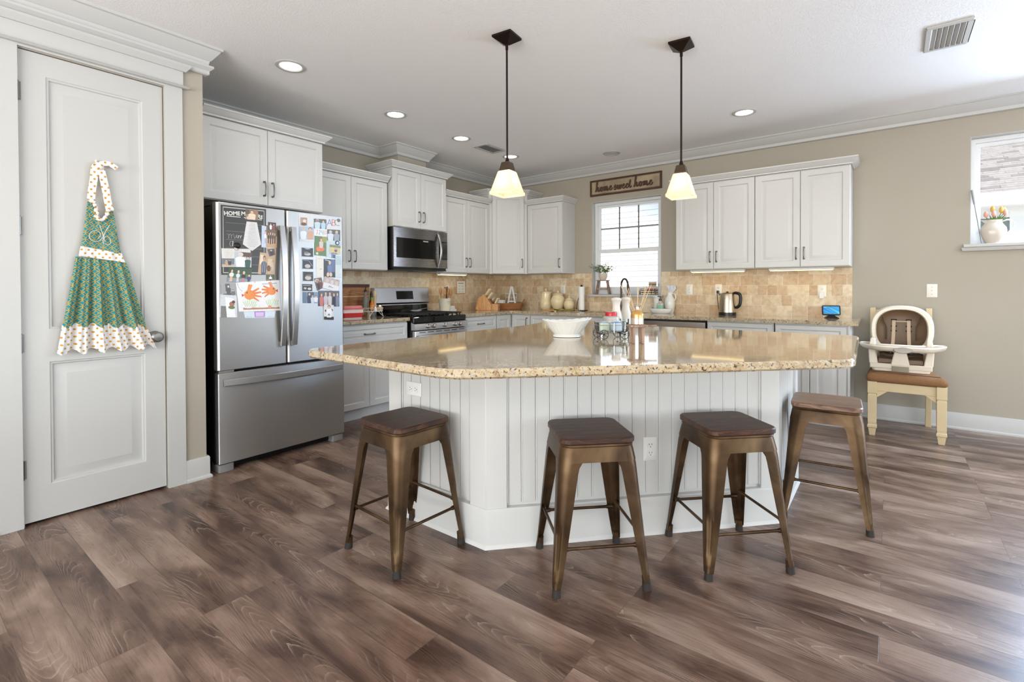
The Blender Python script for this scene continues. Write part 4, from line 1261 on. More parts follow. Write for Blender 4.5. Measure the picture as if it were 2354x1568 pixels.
card('photo', 'black and white photo at the left edge of the left door', 'photo', [(185, 1120), (332, 1100), (330, 975), (168, 984)], (160, 160, 162), [('r', (96, 96, 98), .3, .4, .6, 1), ('r', (78, 78, 80), .1, .06, .95, .22)] + pers(.5, .1, .8, (84, 84, 88), (206, 206, 206), .16) + pers(.8, .0, .5, (110, 110, 112), (190, 190, 190), .14), GP)
card('photo', 'bright photo of a wedding dress with a bouquet, lowest on the left door', 'photo', [(160, 1335), (345, 1336), (338, 1105), (162, 1092)], (206, 210, 214), [('r', (126, 122, 118), .05, 0, .4, .5), ('p', (236, 238, 242), [(.4, 0), (.9, 0), (.8, .85), (.3, .9)]), ('e', (170, 110, 96), .7, .6, .16, .12), ('e', (110, 120, 70), .68, .45, .2, .08), ('e', (90, 60, 56), .8, .7, .1, .07)], GP)
# right door
card('paper_sheet', 'crumpled white sheet with ABC written in crayon at the top of the right door', 'paper', [(1003, 530), (1450, 560), (1452, 300), (1000, 225)], (214, 214, 216))
cbR = thing('crayon_letters', 'red, blue and green crayon letters ABC on the white sheet', 'lettering', (FX + .0016, *fc(1370, 335)))
for ch, cx, colr in (('A', 1325, (70, 110, 176)), ('B', 1367, (206, 84, 84)), ('C', 1404, (84, 150, 120))):
    y, z = fc(cx, 335); text_mesh('letter', ch, .075, P('crayon_' + ch, colr, .7), cbR, Matrix.Translation((0, y - cbR.location.y, z - cbR.location.z)) @ FACE_PX, .0002, bold=-.0015)
card('photo', 'small photo of a person hugging a dog, top left of the right door', 'photo', R4(1015, 275, 1088, 362, 4), (170, 150, 134), pers(.6, .3, .6, (230, 206, 190), SK, .24) + [('e', (112, 74, 50), .5, .2, .4, .2)], GP)
card('photo', 'photo of a couple, a man in a cap and a dark-haired woman', 'photo', R4(1158, 288, 1292, 392, 10), (96, 104, 92), pers(.28, 0, .95, (196, 212, 222), (170, 110, 84), .24, (196, 206, 210)) + pers(.75, 0, .9, (176, 204, 226), SK, .2, (44, 32, 28)), GP)
card('photo', 'blue-toned photo of a mother holding a baby', 'photo', R4(1003, 370, 1158, 506, 6), (166, 188, 208), pers(.28, .0, .9, (226, 232, 240), SK, .22, (206, 190, 170)) + pers(.75, .0, .92, (206, 160, 130), SK, .24, (92, 56, 40)), GP)
card('number_card', 'white card with crayon numbers above the pumpkin photo', 'card', R4(1168, 398, 1292, 472, 6), (226, 226, 226), [('l', (206, 84, 84), [(.08, .85), (.26, .85), (.16, .2)], .02), ('l', (84, 130, 190), [(.33, .8), (.45, .85), (.45, .6), (.33, .25), (.5, .25)], .02), ('l', (84, 160, 120), [(.58, .85), (.56, .5), (.72, .5)], .02), ('l', (84, 160, 120), [(.7, .85), (.7, .2)], .02), ('l', (216, 120, 120), [(.8, .8), (.95, .8), (.95, .3), (.8, .3), (.8, .8)], .02)])
card('photo', 'photo of a baby sitting on an orange pumpkin in grass', 'photo', R4(1165, 470, 1300, 676, 14), (92, 120, 62), [('r', (146, 150, 70), .6, .7, 1, 1), ('e', (226, 104, 44), .45, .36, .33, .14), ('e', (232, 116, 50), .3, .3, .14, .1)] + pers(.52, .4, .48, (206, 190, 178), SK, .17, (226, 110, 60)) + [('e', (206, 206, 160), .2, .1, .1, .07)], GP)
card('photo', 'photo of an older couple, a woman with blond hair at the right', 'photo', R4(1300, 402, 1438, 520, 8), (86, 88, 78), pers(.25, 0, .9, (206, 214, 222), (200, 190, 184), .24, (190, 188, 186)) + pers(.72, .0, .9, (150, 156, 166), SK, .22, (206, 186, 150)), GP)
card('notecard', 'pale blue card behind the yellow greeting card', 'card', R4(1290, 525, 1440, 700, 8), (190, 202, 208), [('r', (166, 176, 184), .2, .2, .9, .8)])
card('greeting_card', 'yellow greeting card with a small picture on the right door', 'card', R4(1325, 565, 1440, 648, 14), (206, 188, 124), [('r', (120, 128, 70), 0, .7, 1, 1), ('e', (190, 160, 150), .6, .5, .16, .24), ('e', (110, 62, 70), .55, .3, .14, .16)])
t = thing('magnet', 'round blue and white magnet near the right edge of the right door', 'magnet', (FX + .0040, *fc(1404, 547)), 0, 'refrigerator magnets')
b = MB(); b.M = Matrix.Rotation(PI / 2, 4, 'Y'); b.lathe([(.018, 0), (.018, .003), (.001, .004)], n=20); b.build('disc', P('navy_magnet', (70, 80, 116), .4), t)
b = MB(); b.M = Matrix.Translation((.0035, 0, 0)) @ Matrix.Rotation(PI / 2, 4, 'Y'); b.lathe([(.009, 0), (.009, .001), (.001, .0015)], n=16); b.build('centre', M['white_plastic'], t)
t = thing('magnet', 'grey button magnet at the top right corner of the right door', 'magnet', (FX + .0016, *fc(1420, 308)), 0, 'refrigerator magnets')
b = MB(); b.M = Matrix.Rotation(PI / 2, 4, 'Y'); b.lathe([(.013, 0), (.013, .004), (.001, .006)], n=18); b.build('disc', P('grey_button', (128, 124, 116), .5, var=.3, scale=90), t)
card('photo', 'tiny blue-grey photo below the yellow greeting card', 'photo', R4(1342, 648, 1405, 706, 6), (116, 134, 160), pers(.5, 0, .9, (76, 78, 96), SK, .25), GP)
card('ultrasound_photo', 'black ultrasound print, topmost of the column of four', 'photo', R4(1027, 593, 1155, 692, 6), (26, 24, 24), [('p', (150, 164, 186), [(.15, .98), (.85, .98), (.6, .8), (.4, .8)]), ('e', (196, 184, 172), .5, .3, .28, .16), ('e', (120, 112, 106), .4, .45, .2, .12)], 'ultrasound prints', border=(200, 200, 198))
card('ultrasound_photo', 'black ultrasound print, second from the top of the column', 'photo', R4(1035, 718, 1155, 822, 4), (26, 24, 24), [('l', (150, 164, 186), [(.1, .9), (.6, .85), (.9, .3)], .02), ('e', (200, 190, 178), .48, .3, .26, .2)], 'ultrasound prints', border=(200, 200, 198))
card('ultrasound_photo', 'black ultrasound print, third from the top of the column', 'photo', R4(1040, 848, 1155, 952, 3), (26, 24, 24), [('e', (206, 196, 184), .5, .35, .3, .22), ('e', (110, 102, 96), .6, .6, .3, .1)], 'ultrasound prints', border=(206, 196, 184))
card('ultrasound_photo', 'black ultrasound print, lowest of the column of four', 'photo', R4(1033, 980, 1145, 1058, 3), (24, 22, 22), [('e', (206, 200, 194), .3, .4, .14, .14), ('e', (206, 200, 194), .7, .35, .18, .16), ('r', (160, 154, 148), .1, .75, .8, .85)], 'ultrasound prints', border=(180, 176, 172))
card('notepad', 'long blank white notepad sheet on the right door', 'paper', R4(1185, 692, 1262, 908, 4), (226, 220, 208), [('l', (150, 150, 150), [(.1, .92), (.8, .9)], .006), ('l', (120, 120, 130), [(.5, .38), (.75, .42)], .012)])
card('notecard', 'pale green card behind the child photo at the right edge of the door', 'card', R4(1385, 670, 1447, 910, 5), (206, 214, 214), [('r', (176, 196, 198), 0, .55, 1, .95)])
card('photo', 'dark photo of a child in a swing', 'photo', R4(1265, 716, 1388, 908, 6), (40, 36, 36), [('r', (90, 104, 140), .6, .3, .95, 1), ('l', (190, 196, 210), [(.1, .95), (.5, .9)], .02)] + pers(.5, .15, .75, (96, 116, 160), SK, .2, (206, 190, 180)) + [('e', (226, 190, 160), .35, .15, .12, .12), ('e', (226, 190, 160), .6, .15, .12, .12)], GP)
card('photo', 'tilted dark photo of two people in low light', 'photo', [(1195, 1055), (1262, 1020), (1240, 912), (1158, 925)], (104, 84, 66), [('e', (190, 176, 160), .3, .8, .3, .15)] + pers(.35, 0, .8, (40, 34, 36), SK2, .2) + pers(.72, 0, .8, (110, 44, 44), SK2, .2), GP)
card('photo_card', 'tilted white card with three small portraits and handwriting', 'card', [(1248, 1022), (1412, 1070), (1432, 942), (1272, 900)], (226, 224, 224), [('r', (190, 172, 160), .0, .5, 1, 1)] + pers(.2, .48, .5, (206, 190, 196), SK, .1) + pers(.52, .48, .48, (212, 200, 204), SK, .1) + pers(.82, .48, .46, (206, 196, 190), SK, .1) + [('l', (60, 60, 66), [(.35, .18), (.4, .34), (.45, .2), (.5, .32), (.55, .2), (.65, .26)], .012)])
card('photo', 'blue photo of a family of three before a grey barn wall', 'photo', R4(1040, 1066, 1208, 1185, 2), (128, 150, 176), [('r', (104, 126, 152), .0, .0, .25, 1), ('r', (60, 76, 100), .3, .5, .7, 1)] + pers(.42, 0, .95, (44, 52, 78), SK, .16) + pers(.62, 0, .75, (206, 214, 226), SK, .12, (50, 36, 30)) + pers(.83, .1, .6, (232, 232, 236), SK, .13, (60, 44, 34)), GP)
card('photo', 'wide photo of five people standing shoulder to shoulder', 'photo', R4(1208, 1052, 1425, 1216, 4), (84, 88, 96), [('r', (70, 56, 50), 0, 0, 1, .1)] + pers(.13, .0, .85, (206, 112, 104), SK, .09, (120, 60, 44)) + pers(.33, .0, .95, (196, 180, 190), SK, .1) + pers(.53, .0, .95, (206, 196, 196), SK, .1) + pers(.73, .0, .88, (30, 30, 38), SK, .09, (90, 60, 46)) + pers(.9, .0, .9, (120, 124, 150), SK, .08, (110, 80, 60)), GP)
card('photo', 'small photo of a child in white with a soccer ball, lowest on the right door', 'photo', R4(1262, 1202, 1366, 1358, 3), (216, 214, 214), [('r', (40, 36, 36), 0, 0, 1, .2), ('e', (60, 58, 58), .2, .6, .12, .08), ('e', (70, 68, 68), .8, .65, .12, .08)] + pers(.52, .15, .82, (238, 238, 240), SK, .3, (44, 32, 28)) + [('e', (200, 200, 200), .5, .32, .17, .11), ('e', (40, 40, 40), .5, .34, .06, .04)], GP)

# ------------------------------------------------------------------ range
rg = thing('range', 'stainless gas range with black cast iron grates', 'range', (0, -2.315, 0), PI / 2)
rw = .77
b = MB(); b.box(0, -.66, .03, rw, -.03, .9); b.build('body', M['black'], rg, bevel=.003)
b = MB(); b.rbox(-.002, -.69, .9, rw + .002, -.05, .915, .012, 3, .004); b.rbox(-.001, -.692, .862, rw + .001, -.64, .905, .01, 3); b.build('cooktop', M['bglass'], rg, smooth=30)
# sloped control panel
b = MB(); b.loft([[(x, -.668, .862), (x, -.712, .848), (x, -.716, .82), (x, -.716, .787), (x, -.66, .787), (x, -.64, .86)] for x in (0, rw)]); b.build('control_panel', M['steel'], rg, smooth=20)
for x in (.175, .25, .41, .565, .64):
    b = MB(); k = Matrix.Translation((x, -.715, .823)) @ Matrix.Rotation(PI / 2, 4, 'X'); b.M = k
    b.lathe([(.027, 0), (.027, .006), (.0225, .008), (.0205, .028), (.018, .032), (.001, .033)], n=24)
    b.rbox(-.0055, -.021, .012, .0055, .021, .04, .003, 2)
    b.build('knob', M['steelh'], rg, smooth=35)
b = MB(); b.rbox(.006, -.712, .17, rw - .006, -.66, .778, .01, 3, .003); dv = b.build('oven_door', M['steel'], rg, smooth=25)
b = MB(); b.box(.1, -.7135, .28, rw - .1, -.712, .6); b.build('oven_window', M['bglass'], dv)
b = MB()
for i in range(6):
    x = .06 + i * .115; b.box(x, -.7128, .757, x + .085, -.7118, .764)
b.build('vent_slots', M['slot'], dv)
b = MB()
n = 14
b.loft([[(x, -.712 - o + .004, z_ - .018), (x, -.712 - o, z_ - .01), (x, -.712 - o, z_ + .01), (x, -.712 - o + .004, z_ + .018), (x, -.712 - o + .02, z_ + .012), (x, -.712 - o + .02, z_ - .012)] for x, o, z_ in [(.03 + (rw - .06) * i / n, .03 + .03 * math.sin(PI * (.04 + .92 * i / n)), .715) for i in range(n + 1)]])
for x in (.04, rw - .07): b.box(x, -.745, .705, x + .03, -.71, .725)
b.build('handle', M['steelh'], dv, smooth=35)
b = MB(); b.rbox(.006, -.706, .04, rw - .006, -.66, .16, .01, 3, .003); b.build('drawer', M['steel'], rg)
# back guard
b = MB(); b.loft([[(x, -.02, .915), (x, -.085, .915), (x, -.075, 1.03), (x, -.1, 1.05), (x, -.075, 1.21), (x, -.02, 1.215)] for x in (.0, rw)]); bg_ = b.build('backguard', M['steel'], rg, smooth=20)
b = MB(); b.loft([[(x, -.0865, .92), (x, -.0775, 1.022), (x, -.07, 1.022), (x, -.08, .92)] for x in (.02, rw - .02)]); b.build('backguard_vent', M['bglass'], bg_, smooth=20)
b = MB(); b.loft([[(x, -.0965, 1.085), (x, -.0835, 1.178), (x, -.08, 1.178), (x, -.09, 1.085)] for x in (.285, .525)]); b.build('display', M['bglass'], bg_, smooth=20)
for x0 in (.03, .275, .52):
    b = MB()
    z = .945
    w_ = .225
    for y in (-.64, -.1): b.box(x0, y - .006, z - .012, x0 + w_, y + .006, z)
    for x in (x0, x0 + w_ - .012): b.box(x, -.64, z - .012, x + .012, -.1, z)
    for i in range(7):
        y = -.58 + i * .07
        b.loft([[(x0, y - .006, z - .03), (x0, y + .006, z - .03), (x0, y + .004, z - .002), (x0, y - .004, z - .002)], [(x0 + w_ * .25, y - .006, z - .012), (x0 + w_ * .25, y + .006, z - .012), (x0 + w_ * .25, y + .004, z + .002), (x0 + w_ * .25, y - .004, z + .002)], [(x0 + w_ * .75, y - .006, z - .012), (x0 + w_ * .75, y + .006, z - .012), (x0 + w_ * .75, y + .004, z + .002), (x0 + w_ * .75, y - .004, z + .002)], [(x0 + w_, y - .006, z - .03), (x0 + w_, y + .006, z - .03), (x0 + w_, y + .004, z - .002), (x0 + w_, y - .004, z - .002)]])
    for x in (x0 + .004, x0 + w_ - .014):
        for y in (-.63, -.12): b.box(x, y, .914, x + .01, y + .01, z - .008)
    b.build('grate', M['iron'], rg)
for x, y in ((.14, -.5), (.14, -.23), (.63, -.5), (.63, -.23), (.385, -.37)):
    b = MB(); b.lathe([(.05, .914), (.05, .92), (.036, .922), (.036, .93), (.001, .931)], (x, y, 0), 18); b.build('burner', M['iron'], rg)
# small things resting on the cooktop
t = thing('skillet', 'black skillet handle at the rear left of the cooktop', 'pan', (.2, -2.17, .9485), R(20))
b = MB(); b.lathe([(.075, 0), (.095, .035), (.092, .036), (.072, .004), (.001, .004)], n=24); b.build('pan_body', M['iron'], t)
b = MB(); b.tube(catmull([(.09, 0, .03), (.14, 0, .05), (.2, 0, .062), (.22, 0, .05)], 4), [.008] * 12 + [.01], 8, flat=.6); b.build('handle', M['iron'], t)
t = thing('spoon_rest', 'pale spoon rest with a spoon on the rear of the cooktop', 'spoon rest', (.3, -1.93, .9485), R(70))
b = MB(); b.lathe([(.02, 0), (.042, .008), (.05, .018), (.047, .018), (.038, .01), (.001, .004)], n=20, sx=1.3); b.build('dish', M['speck'], t)
b = MB(); b.tube(catmull([(-.03, 0, .012), (.04, .0, .024), (.12, .0, .036), (.17, 0, .034)], 4), .006, 8, flat=.6); b.build('spoon', M['chrome'], t)

# ------------------------------------------------------------------ microwave
mw = thing('microwave', 'black stainless microwave mounted over the range', 'microwave', (0, -2.318, 1.415), PI / 2)
mh, mwd = .432, .776
b = MB(); b.box(.0, -.375, 0, mwd, -.012, mh); b.build('body', M['black'], mw, bevel=.004)
xd = .62
b = MB(); b.rbox(.0, -.402, .018, xd, -.376, mh - .002, .006, 3, .002); dm = b.build('door', M['dsteel'], mw, smooth=25)
b = MB(); b.box(.035, -.4035, .115, xd - .03, -.402, .325); b.build('window', M['bglass'], dm)
b = MB(); b.rbox(xd + .002, -.402, .018, mwd, -.376, mh - .002, .006, 3, .002); pm = b.build('control_panel', M['dsteel'], mw, smooth=25)
b = MB(); b.box(xd + .02, -.4035, .115, mwd - .004, -.402, .325); b.build('keypad', M['bglass'], pm)
b = MB(); n = 14
b.loft([[(xd - .005, -.402 - o + .005, z), (xd - .001, -.402 - o, z), (xd + .017, -.402 - o, z), (xd + .021, -.402 - o + .005, z), (xd + .017, -.402 - o + .016, z), (xd - .001, -.402 - o + .016, z)] for z, o in [(.03 + .37 * i / n, .012 + .048 * math.sin(PI * i / n)) for i in range(n + 1)]]); b.build('handle', M['steelh'], dm, smooth=40)
b = MB(); b.box(.01, -.39, -.012, mwd - .01, -.03, 0); 
for i in range(2): b.box(.08 + i * .36, -.3, -.016, .34 + i * .36, -.1, -.012)
b.build('grille', M['black'], mw)
text_mesh('maker_mark', 'FRIGIDAIRE', .017, M['chalk'], dm, Matrix.Translation((.44, -.4038, .305)) @ FACE_NY, .0002, bold=.0004, width=.075)

# ------------------------------------------------------------------ dishwasher
dwr = thing('dishwasher', 'stainless dishwasher between sink base and end cabinets', 'dishwasher', (2.392, -.62, 0))
b = MB(); b.box(0.003, .0, .1, .637, .58, ZT - .037); b.build('body', M['black'], dwr)
b = MB(); b.rbox(.006, -.03, .11, .634, 0, ZT - .055, .006, 3, .002); dd = b.build('door', steel_mat('dishwasher_steel', (150, 138, 128), .3, (1, 1, 40)), dwr, smooth=25)
b = MB(); b.tube([(.03, -.062, .79), (.61, -.062, .79)], .0115, 12)
for x in (.05, .59): b.cyl((x, -.03, .79), (x, -.062, .79), .009, n=10)
b.build('handle', M['steelh'], dd)
b = MB(); b.box(.006, .05, 0, .634, .07, .1); b.build('toe_kick', M['black'], dwr)

# ------------------------------------------------------------------ ceiling: lights, vents, pendants
GC = 'recessed ceiling lights'
def can(x, y, label, on=True):
    t = thing('recessed_light', label, 'ceiling light', (x, y, ZC), 0, GC)
    b = MB(); b.lathe([(.098, 0), (.098, -.003), (.09, -.007), (.076, -.007), (.068, -.001)], n=36, cap0=False, cap1=False); b.build('trim_ring', M['trim'], t)
    b = MB(); b.lathe([(.0695, -.0015), (.05, -.003), (.001, -.0035)], n=28); b.build('lens', M['can_on'] if on else M['can_off'], t)
    if on:
        light('SPOT', 'downlight', (x, y, ZC - .02), 6, (1, .96, .9), spot_size=R(150), spot_blend=.8, shadow_soft_size=.06)
can(1.186, -3.829, 'lit recessed light in the ceiling in front of the refrigerator'); can(1.005, -2.777, 'lit recessed light in the ceiling in front of the range'); can(.985, -1.921, 'lit recessed light next to the kitchen ceiling vent'); can(.956, -1.058, 'lit recessed light half hidden behind the first pendant rod'); can(1.944, -.463, 'unlit recessed light above the sink window', False); can(3.439, -.937, 'lit recessed light in front of the right wall cabinets')
def vent(name, label, x0, y0, x1, y1, along):
    t = thing(name, label, 'ceiling vent', ((x0 + x1) / 2, (y0 + y1) / 2, ZC), 0, 'ceiling vents')
    hw, hd = (x1 - x0) / 2, (y1 - y0) / 2
    b = MB(); f = .028
    for a, c in (((-hw, -hd), (hw, -hd + f)), ((-hw, hd - f), (hw, hd)), ((-hw, -hd + f), (-hw + f, hd - f)), ((hw - f, -hd + f), (hw, hd - f))):
        b.box(a[0], a[1], -.011, c[0], c[1], 0)
    b.build('frame', M['trim'], t, bevel=.004)
    b = MB(); b.box(-hw + f, -hd + f, -.0015, hw - f, hd - f, -.0005); b.build('duct', P('vent_dark', (150, 146, 140), .7), t)
    b = MB(); n = 6
    for i in range(n):
        if along == 'y':
            x = -hw + f + (2 * hw - 2 * f) * (i + .5) / n
            b.loft([[(x - .012, s, -.003), (x + .008, s, -.013), (x + .0095, s, -.012), (x - .0105, s, -.002)] for s in (-hd + f, hd - f)])
        else:
            y = -hd + f + (2 * hd - 2 * f) * (i + .5) / n
            b.loft([[(s, y - .012, -.003), (s, y + .008, -.013), (s, y + .0095, -.012), (s, y - .0105, -.002)] for s in (-hw + f, hw - f)])
    b.build('louvres', M['trim'], t)
vent('ceiling_vent', 'white louvred ceiling vent near the kitchen corner', .885, -1.636, 1.075, -1.30, 'y')
vent('ceiling_vent', 'larger white louvred ceiling vent at the upper right', 4.62, -1.79, 4.83, -1.41, 'y')

def pendant(x, y, label, first=None):
    if first:
        r = dup(first, (x, y, ZC), R(6), label); return r
    t = thing('pendant_light', label, 'pendant light', (x, y, ZC), R(6), 'pendant lights over the island')
    b = MB(); h = .066
    b.loft([[(-h, -h, 0), (h, -h, 0), (h, h, 0), (-h, h, 0)], [(-h, -h, -.012), (h, -h, -.012), (h, h, -.012), (-h, h, -.012)], [(-.014, -.014, -.05), (.014, -.014, -.05), (.014, .014, -.05), (-.014, .014, -.05)]]); b.build('canopy', M['orb'], t, smooth=0)
    b = MB(); b.tube([(0, 0, -.045), (0, 0, -.08), (0, 0, -.082), (0, 0, -.74)], [.009, .009, .0062, .0062], 10); b.cyl((0, 0, -.735), (0, 0, -.765), .008, .016, 10); b.build('rod', M['orb'], t)
    b = MB()
    def sq(h, z): return [(-h, -h, z), (h, -h, z), (h, h, z), (-h, h, z)]
    b.loft([sq(.022, -.762), sq(.026, -.766), sq(.036, -.812), sq(.035, -.818)]); b.build('shade_holder', M['obronze'], t, smooth=0)
    b = MB()
    b.loft([sq(.034, -.815), sq(.042, -.822), sq(.073, -.938), sq(.079, -.945), sq(.0785, -.962), sq(.0755, -.962), sq(.075, -.948), sq(.068, -.938), sq(.038, -.826)], True, False)
    sh = M['shade']
    b.build('shade', sh, t, smooth=0)
    b = MB(); b.sphere((0, 0, -.905), .027, 14, sz=1.25); b.cyl((0, 0, -.83), (0, 0, -.88), .013, n=10); b.build('bulb', M['bulb'], t)
    return t
p0 = pendant(2.6, -3.23, 'bronze pendant with a square amber glass shade, the one nearer the refrigerator')
pendant(3.41, -2.49, 'bronze pendant with a square amber glass shade, the one beside the wall sign', p0)

# under-cabinet lights
def ucl(label, loc, rz, ln):
    t = thing('under_cabinet_light', label, 'light bar', loc, rz, 'under-cabinet light bars')
    b = MB(); b.box(-ln / 2, -.035, -.022, ln / 2, .035, 0); b.build('housing', M['white_plastic'], t, bevel=.003)
    b = MB(); b.rbox(-ln / 2 + .012, -.028, -.027, ln / 2 - .012, .028, -.022, .004, 2); b.build('diffuser', M['ucl'], t)
ucl('lit bar under the cabinet right of the microwave', (.23, -1.29, 1.391), PI / 2, .46)
ucl('lit bar under the cabinet above the kettle', (3.02, -.2, 1.391), 0, .54)
ucl('lit bar under the cabinet above the smart display', (3.78, -.2, 1.391), 0, .54)
# ------------------------------------------------------------------ wall sign
c0, c1 = (1.428, 2.357), (2.362, 2.562)
t = thing('wall_sign', 'weathered wooden sign reading home sweet home above the window', 'sign', (1.893, -.001, 2.461))
sw, sh_ = .929, .2
M['sign'] = None
m, N, L, b_ = newmat('sign_face')
tc = N.new('ShaderNodeTexCoord'); s = N.new('ShaderNodeSeparateXYZ'); L.new(tc.outputs['Object'], s.inputs[0])
ax = mathn(N, L, 'SUBTRACT', sw / 2, mathn(N, L, 'ABSOLUTE', s.outputs[0])); az = mathn(N, L, 'SUBTRACT', sh_ / 2, mathn(N, L, 'ABSOLUTE', s.outputs[2]))
nz = N.new('ShaderNodeTexNoise'); nz.inputs['Scale'].default_value = 14; nz.inputs['Detail'].default_value = 5; L.new(tc.outputs['Object'], nz.inputs[0])
e = mathn(N, L, 'ADD', mathn(N, L, 'MULTIPLY', mathn(N, L, 'ADD', ax, az), .5), mathn(N, L, 'MULTIPLY', nz.outputs[0], .05))
e2 = mathn(N, L, 'MINIMUM', mathn(N, L, 'MINIMUM', ax, az), mathn(N, L, 'MULTIPLY', e, .55))
r = ramp(N, [(.0, (66, 42, 28)), (.022, (92, 62, 40)), (.028, (170, 152, 124)), (.5, (176, 164, 142))]); L.new(e2, r.inputs[0])
n2 = N.new('ShaderNodeTexNoise'); n2.inputs['Scale'].default_value = 6; n2.inputs['Detail'].default_value = 6; L.new(tc.outputs['Object'], n2.inputs[0])
r2 = ramp(N, [(.4, (200, 200, 200)), (.6, (255, 255, 255))]); L.new(n2.outputs[0], r2.inputs[0])
L.new(mixc(N, L, .8, r.outputs[0], r2.outputs[0], 'MULTIPLY'), b_.inputs['Base Color']); b_.inputs['Roughness'].default_value = .6
M['sign'] = m
b = MB(); b.box(-sw / 2, -.016, -sh_ / 2, sw / 2, 0, sh_ / 2); b.build('board', M['sign'], t, bevel=.002)
b = MB()
for x0, z0, x1, z1 in ((-sw / 2, -sh_ / 2, sw / 2, -sh_ / 2 + .012), (-sw / 2, sh_ / 2 - .012, sw / 2, sh_ / 2), (-sw / 2, -sh_ / 2 + .012, -sw / 2 + .012, sh_ / 2 - .012), (sw / 2 - .012, -sh_ / 2 + .012, sw / 2, sh_ / 2 - .012)):
    b.box(x0, -.021, z0, x1, -.016, z1)
b.build('frame', P('sign_frame_brown', (78, 52, 36), .6, var=.2), t)
# brush script
GL = {
 'h': (.78, [[(-.05, .0), (.12, .35), (.3, .95), (.34, 1.18), (.26, 1.22), (.2, 1.0), (.14, .5), (.08, .02), (.16, .3), (.32, .56), (.44, .5), (.42, .2), (.5, .02), (.66, .12), (.78, .3)]]),
 'o': (.6, [[(0, .3), (.1, .5), (.26, .55), (.12, .45), (.1, .15), (.22, .0), (.38, .12), (.4, .4), (.28, .55), (.36, .42), (.6, .44)]]),
 'm': (.98, [[(0, .42), (.1, .54), (.13, .4), (.08, .02), (.16, .34), (.3, .55), (.38, .46), (.34, .04), (.42, .34), (.56, .55), (.65, .46), (.62, .14), (.7, .0), (.84, .1), (.98, .28)]]),
 'e': (.56, [[(0, .28), (.2, .32), (.36, .46), (.3, .57), (.16, .48), (.1, .2), (.2, .02), (.38, .06), (.56, .3)]]),
 's': (.52, [[(0, .2), (.16, .48), (.26, .6), (.2, .44), (.34, .22), (.28, .02), (.1, .0), (.04, .1)], [(.3, .06), (.52, .34)]]),
 'w': (.84, [[(0, .36), (.08, .54), (.1, .3), (.14, .06), (.26, .02), (.38, .3), (.42, .52), (.4, .14), (.5, .0), (.64, .16), (.7, .52), (.74, .42), (.84, .42)]]),
 't': (.46, [[(0, .3), (.16, .7), (.22, .98), (.16, .5), (.14, .12), (.24, .0), (.46, .2)], [(.02, .66), (.38, .7)]]),
}
def word(b, txt, x, z, k, r):
    for ch in txt:
        adv, st = GL[ch]
        for sq_ in st:
            pts = [(x + px * k, -.0185, z + pz * k * 1.25) for px, pz in sq_]
            pth = catmull(pts, 5)
            rad = []
            for i in range(len(pth)):
                d = pth[min(i + 1, len(pth) - 1)] - pth[max(i - 1, 0)]
                down = abs(d.z) / max(d.length, 1e-6)
                rad.append(r * (.55 + .75 * down))
            b.tube(pth, rad, 6)
        x += adv * k
    return x
b = MB()
k = .079
x = word(b, 'home', -.385, -.048, k, .0072)
x = word(b, 'sweet', x + .02, -.048, k, .0072)
word(b, 'home', x + .03, -.048, k, .0072)
b.build('lettering', P('sign_lettering_brown', (82, 54, 38), .55, var=.15), t, smooth=60)

# ------------------------------------------------------------------ worktop left of the range
t = thing('cutting_board', 'large striped acacia cutting board leaning on the tile', 'cutting board', (.03, -2.8, ZT), 0)
b = MB(); b.M = Matrix.Rotation(R(6), 4, 'Y'); b.box(-.006, -.42, .0, .014, .42, .335); b.build('board', M['acacia'], t, bevel=.005)
b = MB(); b.M = Matrix.Rotation(R(6), 4, 'Y'); b.box(-.0065, -.42, .205, .0145, .42, .217); b.build('pale_strip', P('maple_strip', (212, 178, 134), .45, var=.1), t)
b = MB(); b.M = Matrix.Rotation(R(6), 4, 'Y'); b.box(-.0068, -.42, .305, .0148, .4202, .336); b.build('dark_edge', P('dark_board_edge', (84, 50, 32), .45, var=.2), t)
t = thing('food_container', 'red and white collapsible food container with a clear red lid', 'container', (.31, -2.79, ZT), R(-8))
b = MB(); b.rbox(-.085, -.1, 0, .085, .1, .012, .02, 4, .004); b.build('base', M['white_plastic'], t, smooth=40)
b = MB(); o_ = rrect(-.088, -.103, .088, .103, .025), rrect(-.094, -.109, .094, .109, .025); b.loft([[(x, y, .012) for x, y in o_[0]], [(x, y, .055) for x, y in o_[1]]]); b.build('red_band', M['red'], t, smooth=40)
b = MB(); b.rbox(-.096, -.111, .055, .096, .111, .092, .026, 4, .003); b.build('upper_band', P('pink_white_silicone', (236, 206, 200), .4), t, smooth=40)
b = MB(); b.rbox(-.101, -.116, .088, .101, .116, .096, .026, 4, .002); b.rbox(-.088, -.103, .096, .088, .103, .125, .025, 4, .004); b.build('lid', M['redlid'], t, smooth=40)

